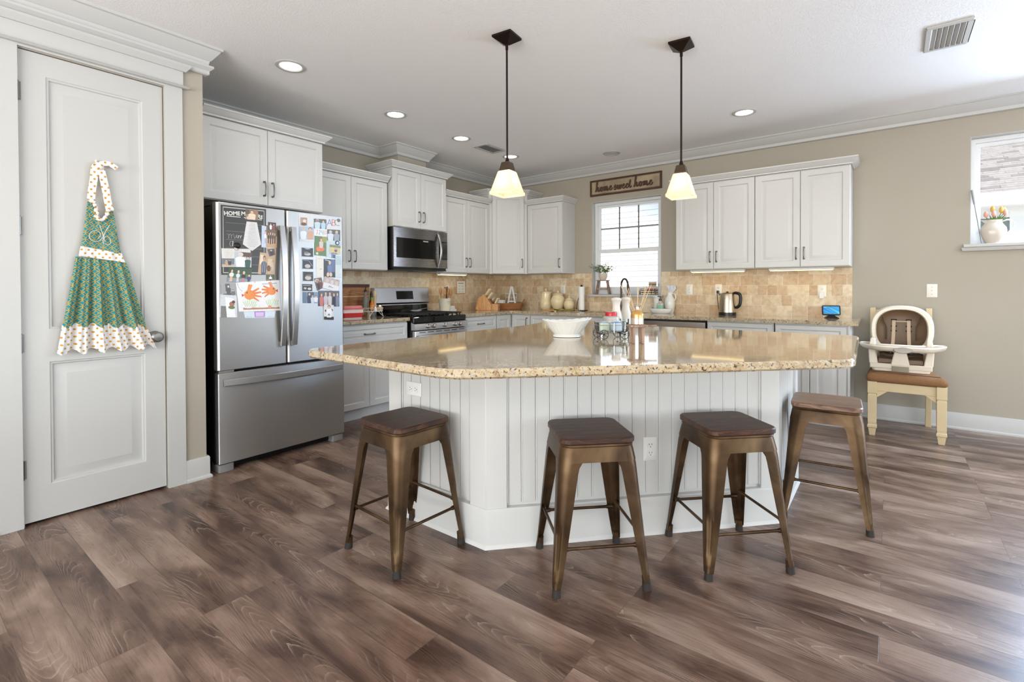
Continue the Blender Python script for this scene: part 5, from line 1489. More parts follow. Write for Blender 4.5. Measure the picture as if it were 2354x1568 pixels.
rk = thing('wire_rack', 'small white oval wire tray on splayed legs beside the range', 'rack', (.25, -2.48, ZT), 0)
b = MB()
def oval(a, c, z, n=28): return [(a * math.cos(2 * PI * i / n), c * math.sin(2 * PI * i / n), z) for i in range(n)]
b.tube(oval(.1, .115, .092), .0032, 6, True); b.tube(oval(.097, .112, .058), .0028, 6, True)
for i in range(20):
    a = 2 * PI * i / 20; b.cyl((.1 * math.cos(a), .115 * math.sin(a), .092), (.097 * math.cos(a), .112 * math.sin(a), .058), .0014, n=5)
b.build('basket_rim', M['white_plastic'], rk)
b = MB(); b.loft([oval(.096, .111, .057), oval(.096, .111, .061)]); b.build('tray', M['white_plastic'], rk)
for sx in (-1, 1):
    for sy in (-1, 1):
        b = MB(); b.tube([(sx * .04, sy * .05, .057), (sx * .075, sy * .085, .002)], .003, 6); b.tube([(sx * .085, sy * .055, .057), (sx * .075, sy * .085, .002)], .003, 6); b.build('leg', M['white_plastic'], rk)
ZR = ZT + .0615
def bottle(name, label, x, y, z, prof, mat, cap=None, capmat=None, labelband=None, lm=None, cat='bottle', n=20, group=None):
    t = thing(name, label, cat, (x, y, z), 0, group)
    b = MB(); b.lathe(prof, n=n); b.build('body', mat, t, smooth=40)
    if cap:
        b = MB(); b.lathe(cap, n=16); b.build('cap', capmat, t, smooth=40)
    if labelband:
        b = MB(); b.lathe(labelband, n=n, cap0=False, cap1=False); b.build('label', lm, t)
    return t
M['oil'] = P('oil_glass', (196, 204, 190), .08, trans=.75, ior=1.3, var=.02)
M['sauce'] = P('orange_sauce', (216, 120, 44), .2, var=.05)
M['darkb'] = P('dark_bottle', (46, 30, 22), .15, var=.1)
ob = bottle('oil_bottle', 'tall clear oil bottle with a black pour spout on the wire rack', .24, -2.55, ZR, [(.026, 0), (.03, .006), (.03, .11), (.024, .135), (.012, .15), (.0115, .185), (.014, .187), (.014, .195)], M['oil'], [(.013, .19), (.014, .21), (.009, .217)], M['black'])
b = MB(); b.tube(catmull([(0, 0, .215), (0, .004, .24), (.0, .018, .27)], 4), [.005] * 5 + [.0025] * 4, 6); b.build('spout', M['black'], ob)
bottle('sauce_bottle', 'small orange sauce bottle with a green cap on the wire rack', .3, -2.515, ZR, [(.02, 0), (.022, .004), (.022, .07), (.013, .092), (.0105, .11)], M['sauce'], [(.0125, .108), (.014, .112), (.013, .134), (.004, .14)], P('green_cap', (120, 160, 60), .4), [(.0224, .012), (.0224, .06)], P('orange_label', (226, 150, 70), .5, var=.3, scale=90))
bottle('vinegar_bottle', 'dark slim bottle behind the sauce bottle on the wire rack', .2, -2.45, ZR, [(.02, 0), (.022, .004), (.022, .09), (.011, .115), (.011, .15)], M['darkb'], [(.0125, .148), (.0125, .168), (.004, .2)], M['black'])
pm_ = thing('pepper_mill', 'tall pale wooden pepper mill on the wire rack', 'pepper mill', (.19, -2.4, ZR))
b = MB(); b.lathe([(.024, 0), (.026, .01), (.02, .04), (.017, .07), (.021, .11), (.024, .14), (.024, .145)], n=20); b.build('body', P('pale_mill_wood', (214, 190, 152), .4, var=.1), pm_, smooth=40)
b = MB(); b.lathe([(.02, .146), (.024, .152), (.025, .185), (.018, .205), (.005, .21)], n=20); b.build('head', P('pale_mill_head', (218, 196, 160), .4, var=.1), pm_, smooth=40)
bottle('spice_jar', 'small jar with a cork-coloured label at the front of the wire rack', .31, -2.43, ZR, [(.025, 0), (.027, .004), (.027, .04), (.024, .045)], P('tan_jar', (196, 168, 128), .4, var=.2), [(.026, .045), (.026, .058), (.02, .06)], M['chrome'], cat='jar')
bottle('spice_jar', 'small clear jar with a white label on the wire rack', .33, -2.5, ZR, [(.018, 0), (.019, .003), (.019, .03), (.016, .034)], M['white_plastic'], [(.018, .034), (.018, .042), (.01, .043)], M['chrome'], cat='jar')

# ------------------------------------------------------------------ right of the range
cr_ = thing('utensil_crock', 'cream enamel crock full of wooden utensils beside the range', 'crock', (.24, -1.43, ZT))
b = MB(); b.lathe([(.058, 0), (.062, .004), (.074, .16), (.077, .165), (.074, .168), (.07, .164), (.058, .01), (.001, .01)], n=32); b.build('body', P('cream_enamel', (222, 212, 190), .35, var=.03), cr_, smooth=40)
b = MB()
b.tube([(.072, -.03, .125), (.074, -.0, .128), (.072, .03, .125)], .0018, 5); b.tube([(.0715, -.018, .105), (.073, .0, .106), (.0715, .018, .105)], .0015, 5)
b.build('lettering', P('grey_print', (130, 124, 112), .6), cr_)
def utensil(kind, label, dx, dy, lean_x, lean_y, ln, mat):
    t = thing(kind, label, 'utensil', (.24 + dx, -1.43 + dy, ZT + .03), 0, 'utensils in the crock')
    b = MB(); e = Vector((lean_x, lean_y, 1)).normalized() * ln
    if kind == 'whisk':
        b.tube([(0, 0, 0), e * .95], .0055, 8); b.build('handle', M['darkb'], t)
        b = MB(); b.sphere(tuple(e), .009, 8); b.tube([tuple(e * .95 + Vector((0, .012 * math.cos(2 * PI * i / 10), .012 + .012 * math.sin(2 * PI * i / 10)))) for i in range(10)], .002, 5, True); b.build('hanging_ring', M['pewter'], t)
        return t
    b.tube([(0, 0, 0), e * .72], [.0065, .006], 8); b.build('handle', mat, t)
    b = MB()
    if kind == 'spatula':
        b.M = Matrix.Translation(e * .68); b.tube([(0, 0, 0), (lean_x * .03, lean_y * .03, .02), (lean_x * .09, lean_y * .09, .09), (lean_x * .09, lean_y * .09, .094)], [.008, .03, .034, .028], 10, flat=.18)
        for i in range(3): pass
        b.build('blade', mat, t)
    else:
        p = e * .86
        b.M = Matrix.Translation(p); b.sphere((0, 0, 0), .03, 12, sx=.35, sy=.85, sz=1.5); b.build('bowl', mat, t)
    return t
utensil('wooden_spoon', 'wooden spoon leaning left in the utensil crock', -.01, -.03, .05, -.18, .27, M['lightstick'])
utensil('wooden_spoon', 'wooden spoon leaning toward the range in the utensil crock', .03, -.02, .08, -.09, .25, M['lightstick'])
utensil('whisk', 'dark-handled whisk with a ring end standing in the crock', .03, -.005, .06, .0, .27, M['darkb'])
utensil('wooden_spoon', 'pale wooden spoon upright in the middle of the crock', .02, .01, .05, .03, .255, M['oak'])
utensil('spatula', 'dark slotted wooden spatula tallest in the crock', -.01, .02, .0, .06, .27, M['acacia'])
utensil('wooden_spoon', 'large wooden spoon facing out at the right of the crock', .035, .03, .1, .1, .25, M['lightstick'])
utensil('wooden_spoon', 'thin wooden spoon leaning furthest right in the crock', -.01, .035, -.02, .2, .26, M['lightstick'])
t = thing('salt_grinder', 'slim stainless electric grinder on a white box by the crock', 'grinder', (.1, -1.225, ZT + .0705))
b = MB(); b.lathe([(.026, 0), (.026, .105), (.024, .108)], n=20); b.build('body', M['steel'], t, smooth=40)
b = MB(); b.lathe([(.0255, .109), (.0265, .112), (.0265, .165), (.02, .172), (.001, .173)], n=20); b.build('cap', M['chrome'], t, smooth=40)
t = thing('box', 'low white box under the stainless grinder', 'box', (.1, -1.21, ZT)); b = MB(); b.rbox(-.05, -.075, 0, .05, .075, .03, .006, 3, .003); b.build('base', M['white_plastic'], t); b = MB(); b.rbox(-.04, -.06, .03, .04, .06, .07, .006, 3, .003); b.build('lid', M['ceramic'], t)
# hanging calendar
t = thing('hanging_calendar', 'small white printed card in a wood frame hanging on the tile', 'wall hanging', (.009, -.907, 1.222))
b = MB(); b.box(0, -.083, -.081, .003, .083, .081); b.build('card', P('card_white', (232, 226, 212), .7), t)
b = MB()
for y0, z0, y1, z1 in ((-.086, .078, .086, .086), (-.086, -.086, .086, -.078), (-.086, -.078, -.08, .078), (.08, -.078, .086, .078)): b.box(0, y0, z0, .007, y1, z1)
b.build('frame', M['oak'], t)
b = MB()
b.tube([(.004, -.06, .084), (.003, 0, .15), (.004, .06, .084)], .0016, 5); b.build('cord', P('brown_cord', (120, 84, 54), .8), t)
b = MB()
b.box(.003, -.05, .045, .0036, .05, .055)
for r_ in range(3):
    for c_ in (-.045, .015):
        b.box(.003, c_, .012 - r_ * .036, .0036, c_ + .032, .0155 - r_ * .036); b.box(.003, c_ + .004, .004 - r_ * .036, .0036, c_ + .028, .0065 - r_ * .036)
b.build('printed_lines', P('print_grey', (150, 146, 140), .7), t)
# knife block
kb = thing('knife_block', 'slanted light wood knife block in the kitchen corner', 'knife block', (.25, -.70, ZT), R(40))
b = MB(); ang = R(32)
hx = .045
b.loft([[(x, -.10, 0), (x, .1, 0), (x, .1, .07), (x, .0, .21), (x, -.085, .15), (x, -.12, .02)] for x in (-hx, hx)])
kb.rotation_euler = (0, 0, R(-70))
b.build('block', M['oak'], kb, bevel=.003)
b = MB(); b.rbox(-hx, .1, 0, hx, .19, .085, .004, 2, .002); b.build('front_block', M['oak'], kb)
b = MB(); b.box(-.016, .19, .03, .016, .1915, .05); b.build('badge', M['chrome'], kb)
KM = kb.rotation_euler.to_matrix().to_4x4(); KM.translation = kb.location
def knife(label, x, y, z, ln, w, tiltx, name='knife'):
    t = thing(name, label, 'knife', (0, 0, 0), 0, 'cream-handled knives in the block')
    t.matrix_world = KM @ Matrix.Translation((x, y, z)) @ Matrix.Rotation(tiltx, 4, 'X')
    b = MB(); b.rbox(-w * .5, -w * .8, .004, w * .5, w * .8, ln, w * .4, 3, .003); b.build('handle', M['cream'], t, smooth=40)
    b = MB(); b.box(-.004, -w * .7, -.015, .004, w * .7, .004); b.build('bolster', M['chrome'], t)
    b = MB()
    for q in (.25, .5, .75):
        b.cyl((-w * .5 - .0006, 0, ln * q), (w * .5 + .0006, 0, ln * q), .0026, n=8)
    b.build('rivets', M['pewter'], t)
tx = -R(35) * -1
for lab, x, y, z, ln, w in (('cream-handled knife, uppermost in the block on the left', -.026, .012, .2, .105, .016), ('cream-handled knife, uppermost in the block on the right', .022, .012, .2, .1, .016), ('cream-handled knife in the second row of the block, left', -.026, .045, .155, .1, .014), ('cream-handled knife in the second row of the block, right', .022, .045, .155, .1, .014)):
    knife(lab, x, y, z - .004, ln, w, -R(36))
for i, lab in enumerate(('leftmost', 'second', 'third', 'fourth', 'rightmost')):
    knife('cream-handled steak knife in the lower front row of the block, %s' % lab, -.034 + i * .017, .145, .087, .085, .0115, -R(30), 'steak_knife')
sc = thing('kitchen_scissors', 'kitchen scissors handle standing in the knife block', 'scissors', (0, 0, 0)); sc.matrix_world = KM @ Matrix.Translation((.0, .085, .102)) @ Matrix.Rotation(-R(36), 4, 'X')
for s_ in (-1, 1):
    b = MB(); b.tube([(s_ * .018 + .014 * math.cos(a), 0, .055 + .024 * math.sin(a)) for a in [2 * PI * i / 16 for i in range(16)]], .004, 6, True); b.build('handle', M['cream'], sc)
b = MB(); b.box(-.008, -.002, -.02, .008, .002, .035); b.build('blade', M['chrome'], sc)
# seagrass tray
bk = thing('woven_basket', 'oval seagrass tray with looped handles in the corner', 'basket', (.31, -.3, ZT), R(38))
b = MB()
for i in range(8):
    z = .008 + i * .0105; a = .19 + i * .0026; c = .105 + i * .002
    b.tube(oval(a, c, z, 40), .0066, 6, True)
b.build('coil_wall', M['wicker'], bk)
b = MB(); b.loft([oval(.188, .103, .002), oval(.188, .103, .012)]); b.build('floor', M['wicker'], bk)
for s_ in (-1, 1):
    b = MB(); b.tube(catmull([(s_ * .205, -.05, .085), (s_ * .222, -.035, .12), (s_ * .228, 0, .132), (s_ * .222, .035, .12), (s_ * .205, .05, .085)], 4), .009, 8); b.build('handle', M['wicker'], bk)
def inb(x, y): 
    v = Matrix.Rotation(R(38), 3, 'Z') @ Vector((x, y, 0)); return (.31 + v.x, -.3 + v.y)
t = thing('bowl', 'small white bowl lying in the seagrass tray', 'bowl', (*inb(-.095, -.01), ZT + .0125)); b = MB(); b.lathe([(.03, 0), (.036, .006), (.064, .058), (.066, .11), (.063, .11), (.06, .06), (.033, .012), (.001, .012)], n=28); b.build('body', M['ceramic'], t, smooth=40); b = MB(); b.lathe([(.0655, .108), (.067, .111), (.0655, .114), (.0635, .111)], n=28, cap0=False, cap1=False); b.build('rim', M['ceramic'], t)
t = thing('letter_ornament', 'white letter A standing in the seagrass tray', 'letter', (*inb(.055, .01), ZT + .0125), R(38))
b = MB()
for s_ in (-1, 1): b.loft([[(s_ * .062 - .011, -.012, .0), (s_ * .062 + .011, -.012, 0), (s_ * .062 + .011, .012, 0), (s_ * .062 - .011, .012, 0)], [(-.01 + s_ * .006, -.012, .3), (.012 + s_ * .006, -.012, .3), (.012 + s_ * .006, .012, .3), (-.01 + s_ * .006, .012, .3)]])
b.build('strokes', M['white'], t)
b = MB(); b.box(-.045, -.011, .085, .045, .011, .103); b.build('crossbar', M['white'], t)
t = thing('napkin_rack', 'white wire napkin rack behind the letter A', 'rack', (*inb(.05, .038), ZT + .0125), R(38))
b = MB()
for z in (.15, .205): b.tube([(-.075, 0, z), (.075, 0, z)], .0025, 6)
for x in (-.075, -.04, 0, .04, .075): b.tube([(x, 0, .003), (x, 0, .205)], .002, 6)
b.build('wire_back', M['white_plastic'], t)
b = MB(); b.tube([(-.075, -.02, .003), (.075, -.02, .003), (.075, .02, .003), (-.075, .02, .003)], .0025, 6, True); b.build('wire_base', M['white_plastic'], t)
# canisters
def canister(label, u, y, prof, lid, name='canister'):
    x = bp(u, 690, 'y', y).x
    t = thing(name, label, 'canister', (x, y, ZT), 0, 'cream canisters')
    b = MB(); b.lathe(prof, n=36); b.build('body', M['cream'], t, smooth=50)
    b = MB(); b.lathe(lid, n=32); b.build('lid', M['cream'], t, smooth=50)
canister('tall cream canister, leftmost of three under the wall cabinet', 1255.2, -.17, [(.055, 0), (.066, .006), (.082, .05), (.084, .085), (.076, .13), (.07, .17), (.072, .225)], [(.073, .2255), (.08, .228), (.08, .233), (.06, .243), (.02, .25), (.011, .256), (.014, .266), (.01, .278), (.001, .28)])
canister('round-bellied cream canister, middle of three', 1282.5, -.17, [(.05, 0), (.058, .006), (.085, .065), (.094, .115), (.086, .155), (.064, .19), (.06, .2)], [(.064, .2005), (.07, .203), (.069, .209), (.05, .219), (.018, .225), (.01, .232), (.013, .242), (.009, .252), (.001, .254)])
canister('small cream canister, rightmost of three', 1308.4, -.17, [(.04, 0), (.046, .005), (.066, .045), (.072, .075), (.066, .105), (.05, .128), (.047, .132)], [(.051, .1325), (.056, .135), (.055, .14), (.035, .155), (.014, .163), (.008, .168), (.011, .178), (.007, .188), (.001, .19)])
# towel holder
x = bp(1337, 690, 'y', -.2).x
t = thing('paper_towel_roll', 'white paper towel roll standing on a black holder', 'paper towel', (x, -.2, ZT + .0125)); b = MB(); b.lathe([(.012, 0), (.036, 0), (.036, .29), (.012, .29)], n=32, cap0=False, cap1=False); b.build('roll', P('paper_towel_white', (236, 234, 230), .9, var=.02, bump=.2), t, smooth=40)
t = thing('paper_towel_holder', 'black metal paper towel holder with a curved side arm', 'holder', (x, -.2, ZT))
b = MB(); b.lathe([(.075, 0), (.075, .008), (.07, .012), (.001, .012)], n=32); b.build('base', M['iron'], t, smooth=40)
b = MB(); b.cyl((0, 0, .01), (0, 0, .32), .006); b.sphere((0, 0, .318), .012, 10, sz=.8); b.lathe([(.001, .305), (.016, .305), (.018, .312), (.008, .316), (.001, .317)], n=16); b.build('pole', M['iron'], t, smooth=40)
b = MB(); b.tube(catmull([(-.066, -.01, .008), (-.062, -.01, .06), (-.05, -.01, .12), (-.035, -.008, .17)], 5), .004, 6); b.build('arm', M['iron'], t)
t = thing('dish_cloth', 'folded yellow dish cloth lying at the sink edge', 'cloth', (1.28, -.4, ZT), R(8))
b = MB(); n = 12
def cz_(i, j): return .007 + .007 * math.sin(i * 1.3 + j) * math.cos(j * .9) + (.018 if j < 3 else 0) * (1 - j / 3)
top = [[(-.16 + .32 * i / n, -.1 + .2 * j / n + .02 * math.sin(i * .8), cz_(i, j) + .007) for j in range(n + 1)] for i in range(n + 1)]
b.loft(top, False, False, False); b.loft([[(x_, y_, max(.0005, z_ - .007)) for x_, y_, z_ in r_] for r_ in top], False, False, False)
b.build('towel', P('yellow_cloth', (222, 196, 116), .9, var=.12, scale=30, bump=.3), t, smooth=60)
t = thing('dish_mat', 'white folded mat under the yellow cloth at the sink', 'mat', (1.36, -.42, ZT), R(4)); b = MB(); b.rbox(-.13, -.09, 0, .13, .09, .0018, .02, 3); b.build('mat', P('mat_white', (220, 214, 202), .9, var=.05), t)
bpy.data.objects['dish_cloth'].location.z = ZT + .0016
t = thing('dish_brush', 'wooden dish brush lying beside the yellow cloth', 'brush', (1.13, -.53, ZT), R(15)); b = MB(); b.tube([(-.1, 0, .012), (.02, 0, .013), (.07, 0, .014)], [.006, .008, .012], 8); b.build('handle', M['lightstick'], t); b = MB(); b.lathe([(.014, .0), (.018, .012), (.018, .014)], (.085, 0, 0), 12); b.build('bristles', P('bristle', (206, 190, 150), .9), t)

# faucet
x = bp(1428, 700, 'y', -.075).x
t = thing('faucet', 'bronze pull-down gooseneck faucet in front of the window', 'faucet', (x, -.075, ZT))
b = MB(); b.lathe([(.028, 0), (.029, .006), (.022, .014), (.02, .04), (.026, .07), (.027, .1), (.02, .125), (.016, .15), (.018, .16), (.0125, .166)], n=24); b.build('body', M['obronze'], t, smooth=40)
rt = Vector((.9, -.43, 0)).normalized()
pth = [Vector((0, 0, .16)), Vector((0, 0, .26))] + [Vector((0, 0, .31)) + rt * (.062 - .062 * math.cos(a)) + Vector((0, 0, .085 * math.sin(a))) for a in [PI * i / 12 for i in range(0, 12)]]
b = MB(); b.tube(pth, .0115, 12); b.build('gooseneck', M['obronze'], t, smooth=50)
e0 = pth[-1]; b = MB(); b.tube([e0, e0 + Vector((0, 0, -.02)) + rt * .002, e0 + Vector((0, 0, -.09)) + rt * .01, e0 + Vector((0, 0, -.13)) + rt * .014], [.0125, .0145, .017, .0165], 14); b.build('spray_head', M['obronze'], t, smooth=50)
b = MB(); b.tube([(.02, 0, .085), (.05, -.01, .1), (.085, -.02, .14)], [.01, .007, .005], 10); b.build('handle', M['obronze'], t, smooth=50)

# ------------------------------------------------------------------ sill over the sink
ZS = W1[2]
t = thing('plant_stand', 'tiny whitewashed wooden stool carrying the plant on the sill', 'plant stand', (1.598, .0, ZS + .0005), R(10))
b = MB(); b.rbox(-.082, -.032, .168, .082, .032, .18, .01, 3, .002); b.build('top', M['greywood'], t)
for sx in (-1, 1):
    for sy in (-1, 1):
        b = MB(); b.tube([(sx * .055, sy * .022, .169), (sx * .085, sy * .03, 0)], [.011, .011], 4); b.build('leg', M['greywood'], t, smooth=0)
b = MB(); b.box(-.075, -.028, .06, .075, -.02, .078); b.box(-.075, .02, .06, .075, .028, .078); b.build('rail', M['greywood'], t)
t = thing('potted_plant', 'leafy green plant in a small textured white pot on the little stool', 'plant', (1.598, .0, ZS + .1815))
b = MB(); b.lathe([(.036, 0), (.044, .012), (.055, .05), (.058, .082), (.054, .084), (.05, .06), (.001, .06)], n=28); b.build('pot', P('woven_white_pot', (206, 194, 178), .7, var=.3, scale=80, bump=.8, bscale=140), t, smooth=40)
rs = random.Random(5)
stem, leaf, leaf2 = MB(), MB(), MB()
for i in range(34):
    a = rs.random() * 2 * PI; ln = .1 + rs.random() * .11; sp = .25 + rs.random() * .75
    e = Vector((math.cos(a) * sp * 1.25, math.sin(a) * sp * .45, 1.05 - sp * .55)) * ln
    p0 = Vector((math.cos(a) * .02, math.sin(a) * .02, .062))
    pts = [p0, p0 + e * .5 + Vector((0, 0, .012)), p0 + e]
    stem.tube(pts, .0012, 4)
    for q in range(9):
        k = .3 + .7 * q / 8
        c = p0 + e * k + Vector((0, 0, .01 * (1 - k)))
        d = Vector((rs.uniform(-1, 1), rs.uniform(-.6, .6), rs.uniform(-.3, .8))).normalized()
        s2 = d.cross(Vector((rs.uniform(-1, 1), rs.uniform(-1, 1), rs.uniform(-1, 1)))).normalized()
        l_, w_ = .02 + rs.random() * .008, .0075
        tgt = leaf2 if (e.x > .04 and rs.random() < .6) else leaf
        up = d.cross(s2) * .0012
        tgt.loft([[tuple(c + up * .1), tuple(c - up * .1), tuple(c + up * .11)], [tuple(c + d * l_ * .5 + s2 * w_ + up), tuple(c + d * l_ * .5 - s2 * w_ + up), tuple(c + d * l_ * .5 - up)], [tuple(c + d * l_), tuple(c + d * l_ - up * .1), tuple(c + d * l_ + s2 * .0004)]])
stem.build('stems', M['green_leaf'], t); leaf.build('foliage', M['green_leaf'], t, smooth=0); leaf2.build('foliage', M['green_leaf2'], t, smooth=0)
def book(label, x, y, z, w, d, h, cover, rz=0, txt=None):
    t = thing('book', label, 'book', (x, y, z), rz, 'books on the window sill')
    b = MB(); b.box(-w / 2, -d / 2, 0, w / 2, d / 2, .003); b.box(-w / 2, -d / 2, h - .003, w / 2, d / 2, h); b.box(-w / 2, -d / 2, .003, w / 2, -d / 2 + .003, h - .003); b.build('cover', cover, t, bevel=.001)
    b = MB(); b.box(-w / 2 + .004, -d / 2 + .003, .003, w / 2 - .003, d / 2 - .003, h - .003); b.build('pages', P('book_pages', (222, 212, 190), .8), t)
    b = MB(); b.box(-w * .42, -d / 2 - .0006, h * .28, w * .42, -d / 2, h * .72); b.build('spine_label', P('spine_cream', (214, 200, 168), .7), t)
def stripes(name, c1, c2, sc):
    m, N, L, b_ = newmat(name); tc = N.new('ShaderNodeTexCoord'); ck = N.new('ShaderNodeTexChecker'); ck.inputs['Scale'].default_value = sc; ck.inputs[1].default_value = lin(c1); ck.inputs[2].default_value = lin(c2)
    mp = N.new('ShaderNodeMapping'); mp.inputs['Scale'].default_value = (1, .001, .001); L.new(tc.outputs['Object'], mp.inputs[0]); L.new(mp.outputs[0], ck.inputs[0]); L.new(ck.outputs[0], b_.inputs['Base Color']); b_.inputs['Roughness'].default_value = .6; return m
plaid = stripes('plaid_cover', (60, 44, 42), (150, 110, 100), 60)
book('small plaid book at the bottom of the stack on the sill', 2.19, .015, ZS, .2, .085, .026, plaid)
book('cream-labelled small book in the middle of the sill stack', 2.185, .015, ZS + .0265, .195, .085, .024, P('grey_brown_cover', (112, 98, 90), .6))
book('small red and brown book on top of the sill stack', 2.19, .015, ZS + .051, .19, .085, .022, stripes('red_plaid', (120, 70, 66), (166, 150, 140), 50))
t = thing('sponge_caddy', 'black wire caddy with a CLEAN card standing over the sill books', 'caddy', (2.262, -.035, ZS))
b = MB()
b.tube([(-.075, 0, .055), (-.09, 0, .125), (.066, 0, .125), (.06, 0, .055), (-.075, 0, .055)], .0028, 6); b.tube([(-.075, .0, .055), (-.075, -.006, .055), (.06, -.006, .055), (.06, 0, .055)], .0024, 6)
b.build('wire_frame', M['iron'], t)
b = MB(); 
for x_ in (-.02, .03): b.tube([(x_, 0, .0), (x_, 0, .055)], .0025, 6)
b.tube([(-.04, 0, .003), (.05, 0, .003)], .0025, 6)
b.build('stand', M['iron'], t)
b = MB(); b.box(-.055, .001, .085, .04, .004, .15); b.build('card', P('kraft_card', (190, 172, 144), .8), t)
text_mesh('lettering', 'CLEAN', .026, M['slot'], t, Matrix.Translation((-.008, .0004, .118)) @ FACE_NY, .0002, bold=.0006)
b = MB(); b.rbox(-.06, -.004, .058, .0, .0, .075, .002, 2); b.build('red_cloth', P('red_speckled_cloth', (190, 96, 90), .9, var=.3), t)

# tray by the sink
xt = bp(1521, 712, 'y', -.17).x
t = thing('ceramic_tray', 'oval white ceramic tray holding soap on the worktop', 'tray', (xt, -.2, ZT))
b = MB(); b.lathe([(.09, 0), (.1, .004), (.122, .032), (.126, .052), (.123, .053), (.118, .034), (.098, .009), (.001, .009)], n=36, sy=.55); b.build('body', M['ceramic'], t, smooth=50)
ZY = ZT + .0095
t = thing('soap_bottle', 'clear pump bottle with a mint green label in the white tray', 'bottle', (xt - .005, -.2, ZY)); b = MB(); b.rbox(-.036, -.024, 0, .036, .024, .105, .016, 4, .006); b.lathe([(.026, .104), (.016, .122), (.0125, .124), (.0125, .13)], n=18); b.build('body', P('clear_soap', (222, 226, 214), .15, trans=.4), t, smooth=40)
b = MB(); b.loft([[(x_, y_, z_) for x_, y_ in rrect(-.0366, -.0246, .0366, .0246, .016, 4)] for z_ in (.012, .08)], False, False); b.build('label', P('mint_label', (136, 186, 158), .5, var=.05), t, smooth=40)
b = MB(); b.lathe([(.015, .13), (.0155, .148), (.006, .152), (.006, .175), (.011, .177), (.011, .186), (.001, .188)], n=16); b.tube([(0, 0, .182), (-.03, -.004, .18)], [.005, .004], 8); b.build('pump', M['darkb'], t, smooth=40)
t = thing('jug', 'round white stoneware jug behind the soap bottle', 'jug', (xt + .058, -.075, ZT)); b = MB(); b.lathe([(.04, 0), (.046, .01), (.055, .07), (.058, .115), (.052, .16), (.034, .19), (.03, .21), (.034, .235), (.031, .235), (.026, .21), (.001, .2)], n=32); b.build('body', M['ceramic'], t, smooth=50); b = MB(); b.tube(catmull([(.033, 0, .222), (.06, 0, .212), (.068, 0, .17), (.053, 0, .14)], 5), .006, 8); b.build('handle', M['ceramic'], t)
t = thing('napkins', 'crumpled white floral napkins in the stoneware jug', 'napkin', (xt + .058, -.075, ZT + .2005)); b = MB()
for i in range(5):
    a = i * 1.25; b.loft([[(0, 0, .0), (.006, 0, .0), (.004, .006, .0)], [(.03 * math.cos(a) + .01, .02 * math.sin(a), .07 + .01 * (i % 2)), (.03 * math.cos(a) + .04, .02 * math.sin(a) + .01, .075), (.03 * math.cos(a) + .02, .02 * math.sin(a) + .02, .07)], [(.035 * math.cos(a), .02 * math.sin(a), .11), (.035 * math.cos(a) + .03, .02 * math.sin(a), .115), (.035 * math.cos(a) + .01, .02 * math.sin(a) + .015, .112)]])
b.build('cloth', P('floral_napkin', (214, 214, 220), .9, var=.3, scale=60), t, smooth=0)
t = thing('sponge_holder', 'tall white ceramic holder with a flared top under the sill corner', 'holder', (xt - .09, -.09, ZT)); b = MB(); b.lathe([(.03, 0), (.032, .004), (.033, .15), (.036, .17), (.05, .185), (.05, .19), (.001, .19)], n=24); b.build('body', M['ceramic'], t, smooth=40); b = MB(); b.lathe([(.022, .1902), (.022, .192), (.001, .192)], n=18); b.build('opening', M['speck'], t)
t = thing('scrub_brush', 'round wooden scrub brush in the white tray', 'brush', (xt + .07, -.2, ZY + .0245), R(20)); b = MB(); b.M = Matrix.Rotation(PI / 2, 4, 'X'); b.lathe([(.001, -.022), (.022, -.022), (.024, -.005), (.02, .01), (.001, .012)], n=18); b.build('head', M['oak'], t); b = MB(); b.M = Matrix.Rotation(PI / 2, 4, 'X'); b.lathe([(.016, .012), (.018, .03), (.001, .03)], n=14); b.build('bristles', P('brown_bristle', (96, 58, 34), .9, var=.3), t)
t = thing('dish_scraper', 'small blue scraper at the left end of the white tray', 'scraper', (xt - .085, -.2, ZY + .003), R(-12)); b = MB(); b.loft([[(-.008, -.003, .0), (.008, -.003, 0), (.008, .003, 0), (-.008, .003, 0)], [(-.02, -.002, .055), (.004, -.002, .045), (.004, .002, .045), (-.02, .002, .055)]]); b.build('blade', P('blue_plastic', (80, 140, 176), .4), t); b = MB(); b.box(-.003, -.003, .0, .014, .003, .035); b.build('grip', P('blue_plastic_dark', (52, 104, 140), .4), t)

# kettle + display
kx = bp(1672, 700, 'y', -.17).x
t = thing('kettle', 'stainless electric kettle with a black handle', 'kettle', (kx, -.17, ZT))
b = MB(); b.lathe([(.085, 0), (.086, .012), (.084, .03)], n=36); b.build('base', M['black'], t, smooth=40)
b = MB(); b.lathe([(.084, .0305), (.083, .05), (.078, .13), (.07, .205), (.066, .222), (.05, .232), (.001, .236)], n=36); b.build('body', P('kettle_steel', (186, 172, 152), .22, metal=1, var=.05), t, smooth=40)
b = MB(); b.lathe([(.014, .236), (.012, .244), (.001, .246)], n=16); b.build('lid_knob', M['black'], t)
b = MB(); b.loft([[(-.066, -.02, .2), (-.066, .02, .2), (-.085, .0, .205)], [(-.062, -.022, .225), (-.062, .022, .225), (-.092, 0, .226)]]); b.build('spout', P('kettle_steel2', (186, 172, 152), .22, metal=1), t)
b = MB(); b.tube(catmull([(.055, -.005, .228), (.09, -.006, .23), (.122, -.008, .215), (.13, -.008, .17), (.122, -.008, .11), (.1, -.006, .085), (.082, -.005, .08)], 5), [.009] * 3 + [.0125] * 26 + [.009] * 2, 10, flat=1.25); b.build('handle', M['black'], t, smooth=50)
